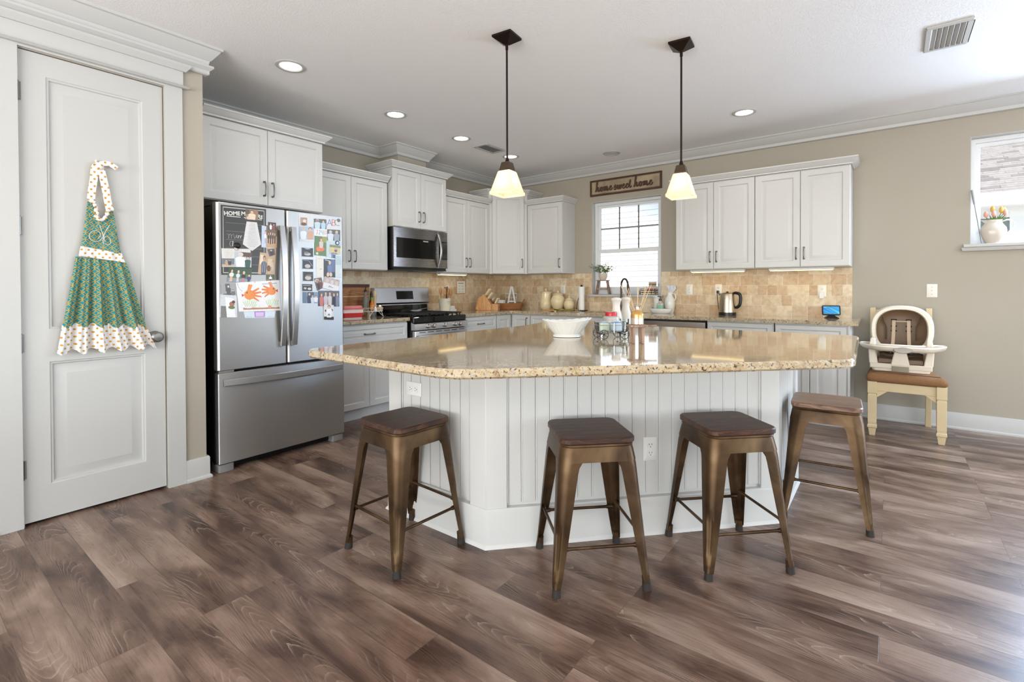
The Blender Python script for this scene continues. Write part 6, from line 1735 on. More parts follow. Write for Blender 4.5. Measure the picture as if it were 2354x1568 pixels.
t = thing('power_cord', 'black kettle cord plugged into the tile outlet', 'cord', (2.982, -.02, 1.16)); b = MB(); b.rbox(-.012, -.02, -.016, .012, .001, .012, .004, 2); b.build('plug', M['black'], t); b = MB(); b.tube(catmull([(0, -.018, -.008), (.0, -.035, -.03), (.004, -.03, -.1), (.014, -.03, -.18), (.03, -.06, -.235), (.045, -.085, -.2375)], 5), .0035, 6); b.build('wire', M['black'], t)
ex = bp(1911, 715, 'y', -.2).x
t = thing('smart_display', 'small black smart display with a blue wave screen', 'display', (ex, -.2, ZT), R(14))
b = MB(); b.loft([[(-.055, -.05, 0), (.055, -.05, 0), (.055, .035, 0), (-.055, .035, 0)], [(-.05, -.045, .006), (.05, -.045, .006), (.05, .03, .006), (-.05, .03, .006)], [(-.018, -.02, .03), (.018, -.02, .03), (.018, .02, .03), (-.018, .02, .03)]]); b.build('foot', M['black'], t)
m, N, L, b_ = newmat('wave_screen'); tc = N.new('ShaderNodeTexCoord'); s = N.new('ShaderNodeSeparateXYZ'); L.new(tc.outputs['Object'], s.inputs[0])
wv = mathn(N, L, 'SINE', mathn(N, L, 'ADD', mathn(N, L, 'MULTIPLY', s.outputs[0], 55.0), mathn(N, L, 'MULTIPLY', s.outputs[2], 90.0)))
r = ramp(N, [(.0, (34, 84, 150)), (.45, (44, 140, 190)), (.55, (30, 90, 140)), (1, (70, 170, 196))]); L.new(mathn(N, L, 'ADD', mathn(N, L, 'MULTIPLY', wv, .3), mathn(N, L, 'ADD', mathn(N, L, 'MULTIPLY', s.outputs[0], 2.5), .5)), r.inputs[0]); L.new(r.outputs[0], b_.inputs['Base Color']); L.new(r.outputs[0], b_.inputs['Emission Color']); b_.inputs['Emission Strength'].default_value = .45; b_.inputs['Roughness'].default_value = .2
RX = Matrix.Rotation(R(-14), 4, 'X')
b = MB(); b.M = RX; b.loft([[(x_, y_, z_) for x_, z_ in rrect(-.073, .026, .073, .118, .012, 4)] for y_ in (-.016, .0)]); b.build('housing', M['black'], t, bevel=.002)
b = MB(); b.M = RX; b.box(-.063, -.0168, .036, .063, -.0161, .108); b.build('screen', m, t)
text_mesh('lettering', 'hello', .012, M['chalk'], t, RX @ Matrix.Translation((-.045, -.0172, .1)) @ FACE_NY, .0001)
# ------------------------------------------------------------------ things on the island
ZI = .9155
bw = thing('serving_bowl', 'large white fluted ceramic bowl with an uneven oval rim', 'bowl', (2.925, -3.075, ZI), R(38))
b = MB()
prof = [(.074, 0), (.078, .003), (.075, .012), (.072, .016), (.085, .035), (.105, .062), (.128, .09), (.138, .1)]
def ring(r, z, k, sh=0):
    n = 96; out = []
    for i in range(n):
        a = 2 * PI * i / n
        fl = 1 + (.03 * math.sin(PI * min(1, k * .9 + .1)) + .008) * abs(math.cos(13 * a)) * (1 if k > 0 else 0) + .006 * (k ** 3) * math.cos(5 * a + 1)
        up = 0.007 * k * k * (math.cos(2 * a)) + .004 * k * k * math.cos(a) + .0015 * k ** 3 * math.cos(18 * a)
        rr = (r - sh) * fl
        out.append((rr * 1.06 * math.cos(a), rr * (.9 - .1 * k) * math.sin(a), z + up))
    return out
ks = [max(0, min(1, (z - .016) / .08)) for r, z in prof]
b.loft([ring(r, z, k) for (r, z), k in zip(prof, ks)] + [ring(prof[-1][0], prof[-1][1] + .003, 1, .003)] + [ring(r, z + .003, k, .007) for (r, z), k in list(zip(prof, ks))[:2:-1]])
b.build('body', M['ceramic'], bw, smooth=60)
b = MB(); n = 40
b.tube([(.0765 * 1.05 * math.cos(2 * PI * i / n), .0765 * .9 * math.sin(2 * PI * i / n), .013) for i in range(n)], .0022, 6, True); b.build('foot_bead', M['ceramic'], bw)

wg = thing('wagon_dish', 'clear glass dish carried on four black wagon wheels', 'candy dish', (3.178, -3.005, ZI), R(45))
b = MB()
def grect(x, y, z): return [(a, c, z) for a, c in rrect(-x, -y, x, y, .025, 5)]
b.loft([grect(.082, .05, .036), grect(.086, .054, .04), grect(.088, .056, .094)], True, False); b.loft([grect(.083, .051, .094), grect(.08, .048, .042)], False, True)
b.loft([grect(.088, .056, .094), grect(.083, .051, .094)], False, False)
b.build('glass_body', M['clear'], wg, smooth=40)
b = MB(); b.tube([(a, c, .078) for a, c in rrect(-.0885, -.0565, .0885, .0565, .026, 5)], .0013, 5, True)
for x in (0.0,): b.tube([(x, -.0575, .092), (x, -.0575, .038), (x, .0575, .038), (x, .0575, .092)], .0012, 5)
b.build('wire_band', M['chrome'], wg)
b = MB()
for x in (-.061, .061): b.cyl((x, -.062, .027), (x, .062, .027), .002, n=8); b.cyl((x, -.03, .027), (x, -.03, .037), .002, n=6); b.cyl((x, .03, .027), (x, .03, .037), .002, n=6)
b.build('axle', M['iron'], wg)
for x in (-.061, .061):
    for y in (-.062, .062):
        b = MB()
        b.tube([(x + .0255 * math.cos(2 * PI * i / 28), y, .027 + .0255 * math.sin(2 * PI * i / 28)) for i in range(28)], .0017, 6, True)
        for i in range(7):
            a = 2 * PI * i / 7 + .3; b.tube([(x, y, .027), (x + .025 * math.cos(a), y, .027 + .025 * math.sin(a))], .0011, 5)
        b.M = Matrix.Translation((x, y, .027)) @ Matrix.Rotation(PI / 2, 4, 'X'); b.lathe([(.005, -.003), (.005, .003)], n=12)
        b.build('wheel', M['iron'], wg)
rs = random.Random(9)
WM = Matrix.Translation((3.178, -3.005, ZI)) @ Matrix.Rotation(R(45), 4, 'Z')
for i, (cx, cy, w, d, h, c, lab) in enumerate(((-.045, .0, .055, .07, .046, (222, 224, 206), 'pale green wrapped packet in the left of the glass wagon dish'), (.025, -.012, .06, .05, .044, (214, 220, 232), 'white wrapped packet in the middle of the glass wagon dish'), (.045, .022, .05, .03, .046, (206, 196, 172), 'tan packet at the back of the glass wagon dish'))):
    t = thing('packet', lab, 'packet', tuple(WM @ Vector((cx, cy, .0425))), R(45 + 6 * i), 'packets in the wagon dish'); b = MB(); b.rbox(-w / 2, -d / 2, 0, w / 2, d / 2, h, .012, 3, .006); b.build('wrapper', P('packet_%s' % 'abc'[i], c, .4, var=.15, scale=60), t, smooth=40); b = MB(); b.box(-w / 2 + .006, -.002, h, w / 2 - .006, .002, h + .004); b.build('seam', P('packet_blue', (70, 130, 190), .4, var=.2), t)

# riser with the reed diffuser
rsr = thing('riser', 'small wooden paddle-shaped riser under the reed diffuser', 'riser', (3.405, -3.16, ZI), R(37))
b = MB(); b.rbox(-.048, -.04, .086, .048, .04, .097, .012, 4, .002); b.tube([(.045, .0, .0915), (.075, 0, .0915), (.1, 0, .0915)], [.012, .01, .012], 10, flat=.45); b.build('top', M['greywood'], rsr)
for x in (-.026, .022):
    for y in (-.025, .025):
        b = MB(); b.box(x - .0085, y - .007, 0, x + .0085, y + .007, .0865); b.build('leg', M['greywood'], rsr, bevel=.0015)
RM = Vector((3.405, -3.16, ZI + .0975))
t = thing('reed_diffuser', 'amber and silver glass reed diffuser on the wooden riser', 'diffuser', tuple(RM))
b = MB(); b.lathe([(.03, 0), (.0335, .004), (.0335, .05), (.03, .062), (.012, .076), (.0095, .08), (.0095, .094), (.015, .098)], n=28); b.build('bottle', P('mercury_glass', (206, 196, 178), .12, metal=.6, var=.25, scale=30), t, smooth=40)
b = MB(); b.lathe([(.0337, .036), (.0339, .05), (.0305, .0625), (.0124, .0765)], n=28, cap0=False, cap1=False); b.build('amber_shoulder', P('amber_gold', (206, 160, 96), .18, metal=.6, var=.1), t, smooth=40)
b = MB(); b.tube([(.0, 0, .09), (.012, .0, .096), (.022, 0, .101)], [.003, .004, .002], 6); b.tube([(0, 0, .09), (-.012, .0, .096), (-.022, 0, .1)], [.003, .004, .002], 6); b.tube([(0, 0, .085), (0, -.011, .087)], .003, 6); b.build('ribbon', M['chrome'], t)
for i, (dx, dy, l_) in enumerate(((-.085, .02, .22), (-.05, -.02, .2), (-.06, .04, .23), (.002, .0, .215), (.01, .03, .22), (.045, -.01, .22), (.06, .02, .225), (.074, .0, .22))):
    v = Vector((dx * CR.x * 1.0 - dy * .3, dx * CR.y + dy * .3, l_ * .95)); b = MB(); b.tube([Vector((v.x * .04, v.y * .04, .03)), v], .0014, 5); b.build('reed', P('reed_%d' % i, (206, 176, 136), .6) if i == 0 else bpy.data.materials['reed_0'], t)
# jar with the red lid, two white mills
def isl_at(u, v, d):   # a point on the worktop along the line of sight u at depth d
    k = CR * ((u - 1177) / FPX) + CF
    p = CAMP + k * d
    return (p.x, p.y, ZI)
jp = isl_at(1404.5, 0, 3.2)
t = thing('cookie_jar', 'squat grey-white jar with a red lid behind the wagon dish', 'jar', jp)
b = MB(); b.lathe([(.045, 0), (.05, .005), (.056, .03), (.058, .075), (.052, .1), (.04, .108)], n=32); b.build('body', P('grey_jar', (184, 182, 174), .3, var=.05), t, smooth=40)
b = MB(); b.lathe([(.038, .1085), (.038, .13), (.036, .134), (.001, .135)], n=32); b.build('lid', P('red_metal_lid', (178, 44, 52), .3, metal=.2), t, smooth=40)
for lab, u, d in (('left of two white stoneware shakers behind the red-lidded jar', 1416.5, 3.42), ('right of two white stoneware shakers, behind the reed diffuser', 1438.5, 3.56)):
    t = thing('shaker', lab, 'shaker', isl_at(u, 0, d), 0, 'white shakers on the island')
    b = MB(); b.lathe([(.04, 0), (.044, .008), (.045, .05), (.038, .1), (.028, .14), (.026, .17), (.031, .196), (.036, .204)], n=32); b.build('body', M['speck'], t, smooth=50)
    b = MB(); b.lathe([(.0355, .2042), (.037, .208), (.03, .219), (.015, .224), (.001, .225)], n=28); b.build('top', M['speck'], t, smooth=50)
t = thing('mug', 'clear glass mug with a square handle beside the red-lidded jar', 'mug', isl_at(1434, 0, 3.34)); b = MB(); b.lathe([(.03, 0), (.033, .003), (.034, .08), (.031, .08), (.029, .008), (.001, .008)], n=28); b.build('body', M['clear'], t, smooth=40); b = MB(); b.tube([tuple(-CR * .033 + Vector((0, 0, .065))), tuple(-CR * .06 + Vector((0, 0, .065))), tuple(-CR * .06 + Vector((0, 0, .025))), tuple(-CR * .033 + Vector((0, 0, .025)))], .004, 6); b.build('handle', M['clear'], t)

# ------------------------------------------------------------------ right window: pitcher and wand
px_ = 5.125
M['pitcher'] = P('backlit_pitcher', (204, 194, 180), .22, var=.03)  # white body toned grey-beige, its backlit shade put into the colour
t = thing('pitcher', 'white pitcher of tulips on the small window sill', 'pitcher', (px_, -.005, W2[2] + .0005), 0)
b = MB(); b.lathe([(.046, 0), (.052, .006), (.07, .05), (.082, .095), (.078, .125), (.058, .155), (.05, .172), (.054, .19), (.051, .19), (.046, .172), (.001, .165)], n=36, sy=.55); b.build('body', M['pitcher'], t, smooth=50)
b = MB(); b.tube(catmull([(.048, 0, .175), (.085, 0, .185), (.115, 0, .165), (.115, 0, .125), (.09, 0, .085), (.07, 0, .06)], 5), .0065, 8); b.build('handle', M['ceramic'], t, smooth=50)
b = MB(); b.loft([[(-.04, -.018, .165), (-.04, .018, .165), (-.052, 0, .165)], [(-.045, -.022, .19), (-.045, .022, .19), (-.078, 0, .194)]]); b.build('spout', M['ceramic'], t)
YT, PT = P('yellow_tulip', (220, 176, 88), .6, var=.12), P('pink_tulip', (226, 170, 150), .6, var=.1)
GT = P('tulip_green', (96, 124, 62), .6, var=.2)
for lab, dx, dy, h_, m in (('yellow tulip, tallest, left in the white pitcher', -.005, .0, .255, YT), ('yellow tulip right of centre in the white pitcher', .045, -.01, .245, YT), ('yellow tulip at the right edge of the white pitcher', .062, .008, .242, YT), ('pink tulip low at the left of the white pitcher', -.045, -.008, .215, PT), ('pink tulip low in the middle of the white pitcher', .0, -.02, .217, PT), ('pink tulip low at the right of the white pitcher', .068, -.012, .222, PT)):
    t = thing('tulip', lab, 'flower', (px_ + dx * .3, -.005 + dy * .5, W2[2] + .167), 0, 'tulips in the pitcher')
    e = Vector((dx * .7, dy * .5, h_ - .167))
    b = MB(); b.tube([(0, 0, 0), e * .6, e], .0028, 6); b.build('stem', GT, t)
    b = MB(); b.lathe([(.004, -.004), (.012, .004), (.0155, .016), (.0145, .03), (.010, .043), (.004, .05)], tuple(e), 12); b.build('blossom', m, t, smooth=60)
    b = MB()
    for s_ in (-1, 1):
        q = e + Vector((s_ * .02, .004 * s_, -.02)); b.loft([[(0, -.001, 0), (.004, 0, 0), (0, .001, 0)], [(q.x * .55 - .006, q.y - .001, q.z * .5), (q.x * .55 + .007, q.y, q.z * .5), (q.x * .55, q.y + .0015, q.z * .5)], [(q.x, q.y, q.z), (q.x + .0008, q.y, q.z), (q.x, q.y + .0005, q.z)]])
    b.build('leaf', GT, t, smooth=0)
wp0, wp1 = bp(2233, 455, 'y', -.01), bp(2241, 470, 'y', -.01)
t = thing('fly_swatter', 'grey-handled wand leaning in the left corner of the small window', 'wand', (bp(2256, 555, 'y', -.02).x, -.02, W2[2] + .001))
q = Vector(t.location); k1, k0 = bp(2240, 470, 'y', -.012) - q, bp(2234, 437, 'y', -.012) - q
b = MB(); b.tube([(0, 0, .0), k1], [.002, .003], 6); b.build('rod', M['pewter'], t)
b = MB(); b.tube([k1, k1 * .5 + k0 * .5, k0], [.006, .0085, .007], 8); b.build('grip', P('grey_grip', (150, 148, 146), .5), t)

# ------------------------------------------------------------------ dining chair with booster
fl, frr, br_, bl_ = Vector((4.345, -.636, 0)), Vector((4.772, -.636, 0)), Vector((4.722, -.13, 0)), Vector((4.335, -.13, 0))
ch = thing('dining_chair', 'antique cream dining chair with a brown tweed seat against the wall', 'chair', (4.55, -.38, 0))
CM = Matrix.Translation((-4.55, .38, 0))
def turned(b, x, y):
    def s4(h, z): return [(x - h, y - h, z), (x + h, y - h, z), (x + h, y + h, z), (x - h, y + h, z)]
    b.loft([s4(.019, 0), s4(.026, .06), s4(.032, .065), s4(.032, .085), s4(.026, .092), s4(.029, .11), s4(.03, .33), s4(.027, .335), s4(.027, .342), s4(.031, .347), s4(.031, .44)])
for p in (fl, frr):
    b = MB(); b.M = CM; turned(b, p.x, p.y); b.build('leg', M['cream_wood'], ch, smooth=0, bevel=.002)
for p, s_ in ((bl_, -1), (br_, 1)):
    b = MB(); b.M = CM
    pts = [(p.x, p.y + .055, 0), (p.x, p.y + .02, .2), (p.x, p.y, .44), (p.x - s_ * .0, p.y + .01, .7), (p.x, p.y + .05, 1.02)]
    pts = [(a, min(c, -.03), z) for a, c, z in pts]
    b.loft([[(a - .02, c - .018, z), (a + .02, c - .018, z), (a + .02, c + .018, z), (a - .02, c + .018, z)] for a, c, z in [tuple(v) for v in catmull(pts, 5)]]); b.build('back_leg', M['cream_wood'], ch, bevel=.003)
b = MB(); b.M = CM
b.box(fl.x + .03, fl.y - .012, .365, frr.x - .03, fl.y + .012, .435); b.box(bl_.x + .02, bl_.y - .012, .37, br_.x - .02, bl_.y + .012, .435)
b.box(fl.x - .012, fl.y + .03, .37, fl.x + .012, bl_.y - .015, .435); b.box(frr.x - .03, frr.y + .03, .37, frr.x - .006, br_.y - .015, .435)
for x, s_ in ((fl.x + .03, 1), (frr.x - .03, -1)): b.loft([[(x, fl.y - .01, .365), (x + s_ * .07, fl.y - .01, .365), (x, fl.y - .01, .31)], [(x, fl.y + .01, .365), (x + s_ * .07, fl.y + .01, .365), (x, fl.y + .01, .31)]])
b.build('apron_rail', M['cream_wood'], ch, bevel=.002)
b = MB(); b.M = CM
for z in (.55, .75, .93): b.box(bl_.x + .02, -.115 + (.04 if z > .9 else .01), z, br_.x - .02, -.09 + (.04 if z > .9 else .01), z + .07)
b.build('back_slat', M['cream_wood'], ch, bevel=.003)
b = MB(); b.M = CM
sp = roundpoly([(fl.x - .045, fl.y - .04), (frr.x + .045, frr.y - .04), (br_.x + .02, -.15), (bl_.x - .02, -.15)], .05, 5)
def ins(e): return inset(sp, e)
b.loft([[(x, y, .436) for x, y in ins(.02)], [(x, y, .45) for x, y in ins(.002)], [(x, y, .475) for x, y in ins(0)], [(x, y, .498) for x, y in ins(.015)], [(x, y, .508) for x, y in ins(.032)], [(x, y, .5115) for x, y in ins(.05)]]); b.build('seat', M['tweed'], ch, smooth=60)

bo = thing('booster_seat', 'cream and brown feeding booster with a tray strapped on the dining chair', 'booster seat', (4.53, -.36, .513), R(-2))
# base shell
b = MB()
def u_shape(z, w, d, t_, r):
    o = roundpoly([(-w, -d), (w, -d), (w, d), (-w, d)], r, 5)
    return o
b.loft([[(x, y, 0) for x, y in u_shape(0, .185, .15, 0, .04)], [(x, y, .04) for x, y in u_shape(0, .198, .153, 0, .05)], [(x, y, .06) for x, y in u_shape(0, .2, .15, 0, .06)]]); b.build('base', M['hc_white'], bo, smooth=40)
# side arms
for s_ in (-1, 1):
    b = MB()
    b.loft([[(s_ * (.205 + e_), y, .055) for e_, y in ((0, -.155), (0, .12), (-.055, .12), (-.06, -.155))], [(s_ * (.212 + e_), y, .16) for e_, y in ((0, -.13), (0, .13), (-.05, .13), (-.05, -.13))], [(s_ * (.2 + e_), y, .26) for e_, y in ((0, -.1), (0, .14), (-.035, .14), (-.035, -.1))]])
    b.build('side_arm', M['hc_white'], bo, smooth=40, bevel=.008)
b = MB(); b.loft([[(-.2, -.157, .02), (.2, -.157, .02), (.2, -.135, .02), (-.2, -.135, .02)], [(-.2, -.16, .062), (.2, -.16, .062), (.2, -.135, .062), (-.2, -.135, .062)]])
b.build('front_panel', M['hc_white'], bo, bevel=.006)
b = MB()
b.loft([[(x, -.16, .1), (x, -.13, .1)] for x in ()] or [[(-.062, -.162, .05), (.062, -.162, .05), (.062, -.13, .05), (-.062, -.13, .05)], [(-.042, -.16, .15), (.042, -.16, .15), (.042, -.125, .15), (-.042, -.125, .15)], [(-.03, -.155, .185), (.03, -.155, .185), (.03, -.12, .185), (-.03, -.12, .185)], [(-.012, -.15, .195), (.012, -.15, .195), (.012, -.125, .195), (-.012, -.125, .195)]]); b.build('crotch_post', M['hc_white'], bo, smooth=40, bevel=.006)
b = MB(); b.rbox(-.055, -.166, .0, .055, -.157, .045, .003, 2); b.build('recline_latch', P('grey_latch', (150, 140, 122), .5), bo)
# back shell: oval rim with a hollow
def oval_ring(a, c, zc, y, n=44, pw=2.5):
    out = []
    for i in range(n):
        t_ = 2 * PI * i / n
        cx, cz = math.cos(t_), math.sin(t_)
        out.append((a * math.copysign(abs(cx) ** (2 / pw), cx), y(zc + c * cz) if callable(y) else y, zc + c * math.copysign(abs(cz) ** (2 / pw), cz)))
    return out
zc = .33
def yb(o): return lambda z: .07 + (z - .1) * .12 + o
b = MB()
b.loft([oval_ring(.185, .19, zc, yb(.07)), oval_ring(.212, .202, zc, yb(.04)), oval_ring(.214, .204, zc, yb(-.02)), oval_ring(.2, .192, zc, yb(-.05)), oval_ring(.178, .176, zc - .004, yb(-.05)), oval_ring(.17, .17, zc - .004, yb(-.03))], True, False)
b.build('back_shell', M['hc_white'], bo, smooth=60)
b = MB()
b.loft([oval_ring(.17, .17, zc - .004, yb(-.03)), oval_ring(.15, .155, zc - .006, yb(.015)), oval_ring(.1, .11, zc - .01, yb(.03)), oval_ring(.01, .01, zc - .01, yb(.032))], False, True)
b.build('back_pad', M['hc_pad'], bo, smooth=60)
b = MB(); b.loft([[(-.15, -.125, .0605), (.15, -.125, .0605), (.15, .08, .0605), (-.15, .08, .0605)], [(-.145, -.12, .1), (.145, -.12, .1), (.145, .08, .135), (-.145, .08, .135)], [(-.1, -.07, .112), (.1, -.07, .112), (.1, .06, .12), (-.1, .06, .12)]]); b.build('seat_pad', M['hc_pad'], bo, bevel=.006)
pp_ = P('pad_piping', (84, 64, 48), .5)
for s_ in (-1, 1):
    b = MB(); b.tube(catmull([(s_ * .13, yb(-.005)(.46), .46), (s_ * .118, yb(.004)(.4), .4), (s_ * .1, yb(.012)(.34), .34), (s_ * .1, yb(.012)(.24), .24)], 5), .006, 6); b.build('piping', pp_, bo, smooth=50)
for s_ in (-1, 1):
    b = MB(); x = s_ * .05
    pts = [(x, yb(.01)(.405), .405), (x, yb(-.004)(.395), .395), (x * 1.02, yb(-.008)(.3), .3), (x * 1.1, .02, .2), (x * 1.3, -.03, .15)]
    P4 = [tuple(v) for v in catmull(pts, 4)]
    b.loft([[(a - .012, c, z), (a + .012, c, z), (a + .012, c + .003, z + .001), (a - .012, c + .003, z + .001)] for a, c, z in P4]); b.build('harness_strap', M['hc_strap'], bo)
b = MB(); b.box(-.05, yb(-.006)(.4), .393, .05, yb(-.001)(.4), .402); b.build('strap_bar', M['hc_strap'], bo)
b = MB()
for s_ in (-1, 1):
    for z in (.41, .355, .315): b.tube([(s_ * .05 - .02, yb(.022)(z), z), (s_ * .05 + .02, yb(.022)(z), z)], .0055, 8)
b.build('strap_slots', M['slot'], bo)
for s_ in (-1, 1):
    b = MB(); b.tube(catmull([(s_ * .14, .02, .13), (s_ * .1, -.03, .15), (s_ * .06, -.05, .145), (s_ * .03, -.075, .135)], 4), .009, 8, flat=.3); b.rbox(s_ * .065 - .015, -.065, .14, s_ * .065 + .015, -.045, .175, .004, 2); b.build('buckle', M['black'], bo)
# tray
b = MB()
tp = roundpoly([(-.17, -.33), (.2, -.33), (.29, -.12), (.29, .0), (.2, .0), (.13, -.14), (-.13, -.14), (-.2, .0), (-.28, .0), (-.28, -.12)], [.09, .09, .06, .04, .03, .06, .06, .03, .04, .06], 5)
tz = .19
def tin(e): return inset(tp, e)
b.loft([[(x, y, tz - .012) for x, y in tin(.03)], [(x, y, tz + .004) for x, y in tin(.008)], [(x, y, tz + .024) for x, y in tin(0)], [(x, y, tz + .032) for x, y in tin(.008)], [(x, y, tz + .024) for x, y in tin(.016)], [(x, y, tz + .02) for x, y in tin(.022)]])
tr_ = b.build('tray', M['hc_white'], bo, smooth=50)
b = MB(); b.loft([[(x, y, tz + .0215) for x, y in tin(.024)], [(x, y, tz + .0235) for x, y in tin(.026)]]); b.build('tray_liner', P('tray_liner_tan', (186, 168, 138), .3, var=.05), tr_)
b = MB(); b.M = Matrix.Translation((.02, -.322, tz + .004)) @ Matrix.Rotation(R(80), 4, 'X'); b.lathe([(.06, -.01), (.06, .008), (.055, .013), (.001, .014)], n=32, sy=.4); b.build('badge', P('grey_badge', (164, 156, 144), .35), tr_, smooth=40)

# ------------------------------------------------------------------ apron on the pantry door
XD = PX - .008
t = thing('adhesive_hook', 'clear hook holding the apron on the pantry door', 'hook', (XD - .011, bp(220, 366, 'x', XD).y, bp(220, 366, 'x', XD).z), PI / 2)
b = MB(); b.M = Matrix.Rotation(PI / 2, 4, 'X'); b.lathe([(.02, 0), (.02, .003), (.017, .005), (.001, .0055)], n=24, sy=1.5); b.build('pad', M['white_plastic'], t)
b = MB(); b.tube(catmull([(0, -.005, -.006), (0, -.018, -.016), (0, -.022, -.006)], 4), .0045, 8); b.build('hook', M['white_plastic'], t)

def apron_mat(name, kind):
    m, N, L, b_ = newmat(name)
    tc = N.new('ShaderNodeTexCoord'); s = N.new('ShaderNodeSeparateXYZ'); L.new(tc.outputs['Object'], s.inputs[0])
    cb = N.new('ShaderNodeCombineXYZ')
    if kind == 'circ':
        sc_ = .027
        # turn the lattice by 45 degrees
        u = mathn(N, L, 'MULTIPLY', mathn(N, L, 'ADD', s.outputs[1], s.outputs[2]), .7071); v = mathn(N, L, 'MULTIPLY', mathn(N, L, 'SUBTRACT', s.outputs[1], s.outputs[2]), .7071)
        fu = mathn(N, L, 'SUBTRACT', mathn(N, L, 'FRACT', mathn(N, L, 'MULTIPLY', u, 1 / sc_)), .5); fv = mathn(N, L, 'SUBTRACT', mathn(N, L, 'FRACT', mathn(N, L, 'MULTIPLY', v, 1 / sc_)), .5)
        L.new(fu, cb.inputs[0]); L.new(fv, cb.inputs[1])
        best = None
        for a in (-.5, .5):
            for c in (-.5, .5):
                vm = N.new('ShaderNodeVectorMath'); vm.operation = 'DISTANCE'; L.new(cb.outputs[0], vm.inputs[0]); vm.inputs[1].default_value = (a, c, 0)
                d = mathn(N, L, 'ABSOLUTE', mathn(N, L, 'SUBTRACT', vm.outputs['Value'], .7071))
                best = d if best is None else mathn(N, L, 'MINIMUM', best, d)
        f = mathn(N, L, 'LESS_THAN', best, .062)
        L.new(mixc(N, L, f, lin((32, 132, 146)), lin((178, 148, 66))), b_.inputs['Base Color'])
    else:
        best = None
        sc_ = .03
        for o in (0, .5):
            fu = mathn(N, L, 'SUBTRACT', mathn(N, L, 'FRACT', mathn(N, L, 'ADD', mathn(N, L, 'MULTIPLY', s.outputs[1], 1 / sc_), o)), .5); fv = mathn(N, L, 'SUBTRACT', mathn(N, L, 'FRACT', mathn(N, L, 'ADD', mathn(N, L, 'MULTIPLY', s.outputs[2], 1 / (sc_ * 1.3)), o)), .5)
            d = mathn(N, L, 'SQRT', mathn(N, L, 'ADD', mathn(N, L, 'MULTIPLY', fu, fu), mathn(N, L, 'MULTIPLY', mathn(N, L, 'MULTIPLY', fv, fv), 1.69)))
            best = d if best is None else mathn(N, L, 'MINIMUM', best, d)
        f = mathn(N, L, 'LESS_THAN', best, .18)
        L.new(mixc(N, L, f, lin((226, 224, 222)), lin((198, 146, 60))), b_.inputs['Base Color'])
    b_.inputs['Roughness'].default_value = .85
    b_.inputs['Specular IOR Level'].default_value = .2
    return m
AC, AD = apron_mat('teal_circle_print', 'circ'), apron_mat('gold_dot_print', 'dot')
def yz(cx, cy): 
    p = bp(120 + cx / 3.2, 350 + cy / 3.2, 'x', XD + .02); return p.y, p.z
ay, az_ = yz(345, 800)
ap = thing('apron', 'halter apron in teal and gold circle print hung on the pantry door', 'apron', (XD, ay, az_))
def cloth(name, rows, mat, fold, nf, x0=.012, n=60, phase=0, seed=0, thick=.003, par=None):
    """rows: list of (left crop pt, right crop pt, fold depth); lofted as a thin folded sheet"""
    b = MB()
    F, B = [], []
    for (l, r, fd) in rows:
        (y0, z0), (y1, z1) = yz(*l), yz(*r)
        f_, k_ = [], []
        for i in range(n + 1):
            k = i / n
            y = y0 + (y1 - y0) * k; z = z0 + (z1 - z0) * k
            d = x0 + fd * (.5 + .5 * math.sin(2 * PI * nf * k + phase + .6 * math.sin(5 * k + seed)) ) + .25 * fd * math.sin(2 * PI * nf * 2.3 * k + seed)
            z += -fd * .35 * math.sin(2 * PI * nf * k + phase) * (1 if fd > .012 else 0)
            f_.append((d, y - ay, z - az_)); k_.append((d - thick, y - ay, z - az_))
        F.append(f_); B.append(k_)
    ring = [f + k[::-1] for f, k in zip(F, B)]
    b.loft(ring, True, True)
    return b.build(name, mat, par or ap, smooth=70)
cloth('skirt', [((172, 766), (545, 812), .010), ((158, 850), (572, 880), .016), ((130, 1000), (610, 1020), .024), ((100, 1150), (650, 1160), .03), ((72, 1280), (690, 1285), .034)], AC, .03, 5.2, n=110)
cloth('hem_band', [((70, 1272), (692, 1277), .035), ((50, 1390), (730, 1360), .038), ((32, 1478), (760, 1428), .04)], AD, .03, 5.2, n=110)
cloth('waistband', [((208, 690), (512, 746), .006), ((200, 725), (520, 778), .006), ((194, 762), (537, 812), .007)], AD, .01, 2, x0=.022)
bib = cloth('bib', [((262, 358), (292, 372), .0), ((250, 440), (330, 470), .004), ((242, 500), (400, 505), .006), ((232, 580), (478, 590), .008), ((218, 650), (494, 680), .008), ((208, 700), (508, 752), .008)], AC, .01, 1.6, x0=.016)
cloth('bib_side', [((418, 430), (446, 424), .0), ((385, 480), (458, 470), .004), ((330, 520), (468, 525), .005), ((300, 600), (480, 590), .006)], AC, .01, 1, x0=.0165)
# ruffle at the neckline
b = MB(); pts = []
for k, (cx, cy) in enumerate([tuple(v)[:2] for v in catmull([(272, 352, 0), (305, 375, 0), (325, 420, 0), (330, 480, 0), (362, 500, 0), (390, 478, 0), (408, 430, 0), (430, 418, 0)], 5)]):
    y, z = yz(cx, cy); pts.append((.026 + .006 * math.sin(k * 2.1), y - ay + .004 * math.sin(k * 1.7), z - az_))
b.tube(pts, [.009 + .003 * math.sin(k * 1.9) for k in range(len(pts))], 8); b.build('ruffle', AD, ap, smooth=60)
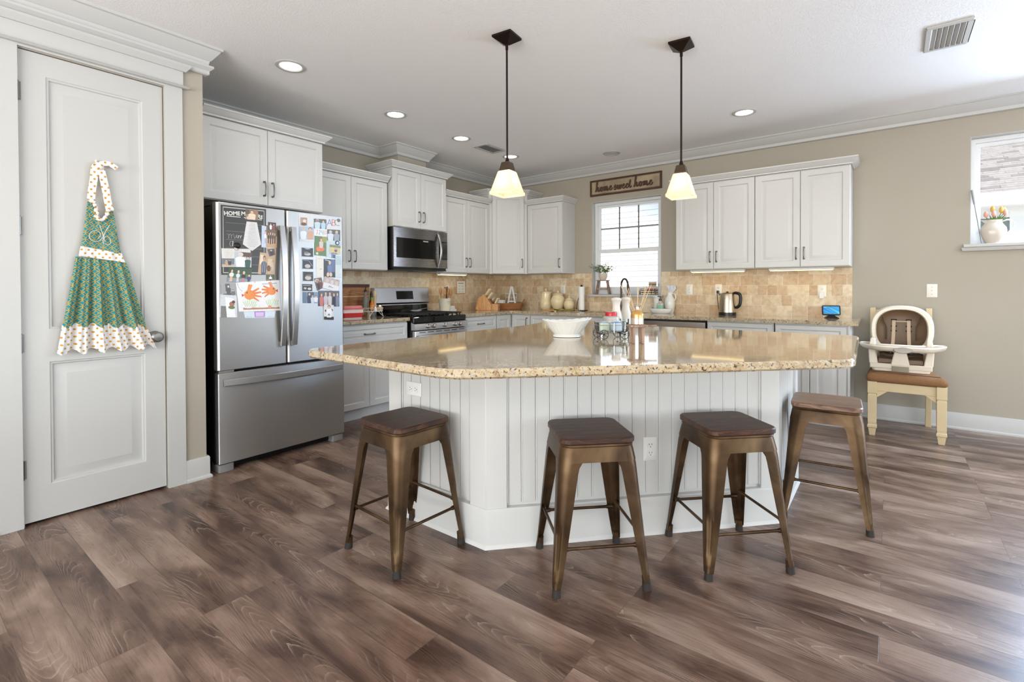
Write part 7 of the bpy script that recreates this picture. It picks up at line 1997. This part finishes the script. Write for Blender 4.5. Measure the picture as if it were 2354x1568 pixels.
# neck strap
def strap(cps, w, name='neck_strap', dpt=.018):
    b = MB(); pp = []
    for cx, cy in cps:
        y, z = yz(cx, cy); pp.append((dpt, y - ay, z - az_))
    P5 = catmull(pp, 6); rr = []
    for i, p in enumerate(P5):
        d = (P5[min(i + 1, len(P5) - 1)] - P5[max(i - 1, 0)]).normalized(); nrm = Vector((0, -d.z, d.y)) * w
        rr.append([tuple(p - nrm), tuple(p + nrm), tuple(p + nrm + Vector((.003, 0, 0))), tuple(p - nrm + Vector((.003, 0, 0)))])
    b.loft(rr); b.build(name, AD, ap, smooth=40)
strap([(285, 350), (292, 280), (305, 200), (312, 130), (325, 95)], .017); strap([(420, 425), (405, 350), (390, 270), (368, 170), (350, 110), (330, 90)], .017, 'neck_strap', .0225)
strap([(315, 100), (345, 88), (400, 85), (440, 100), (470, 122)], .013, 'strap_end', .027)
b = MB(); y, z = yz(345, 108); b.sphere((.028, y - ay, z - az_), .017, 12, sy=1.2, sx=.7); b.build('knot', AD, ap, smooth=60)
# embroidered initial
b = MB()
def emb(c):
    out = []
    for p in catmull([(a, d, 0) for a, d in c], 6):
        y, z = yz(p.x, p.y); out.append((.034, y - ay, z - az_))
    b.tube(out, .0016, 6)
emb([(330, 640), (350, 610), (335, 585), (300, 580), (268, 605), (275, 640), (310, 658), (345, 650), (370, 620), (395, 570), (420, 535)])
emb([(415, 540), (385, 590), (370, 640), (372, 680)]); emb([(345, 540), (358, 580), (372, 620), (384, 660)]); emb([(372, 640), (395, 618), (420, 640), (424, 668), (404, 684), (385, 672)])
b.build('embroidery', P('silver_thread', (206, 210, 212), .5), ap, smooth=60)

# back of a brown leather chair cut off by the right border
e0 = bp(2345, 1400, 'z', .45)
ang = math.atan2(CR.y, CR.x)
t = thing('leather_chair', 'brown leather chair back cut off at the right border of the photo', 'chair', (e0.x, e0.y, 0), ang)
b = MB()
rows = [(.06, .34), (.02, .36), (.004, .39), (.0, .45), (.004, .6), (.008, .75), (.016, .84), (.05, .875)]
b.loft([[(x_, y_, z_) for x_, y_ in rrect(o_ + .001, -.09 + o_ * .3, .46 - o_, -.004 - o_ * .3, .03, 4)] for o_, z_ in rows]); b.build('backrest', P('brown_leather', (122, 90, 70), .5, var=.12), t, smooth=60)
b = MB(); b.rbox(.02, -.5, .38, .44, -.091, .46, .04, 4, .02); b.build('seat', bpy.data.materials['brown_leather'], t, smooth=50)
for x_ in (.08, .4):
    for y_ in (-.46, -.05):
        b = MB(); b.tube([(x_, y_, 0), (x_, y_, .385 if y_ < -.1 else .345)], [.014, .02], 4); b.build('leg', M['orb'], t, smooth=0)
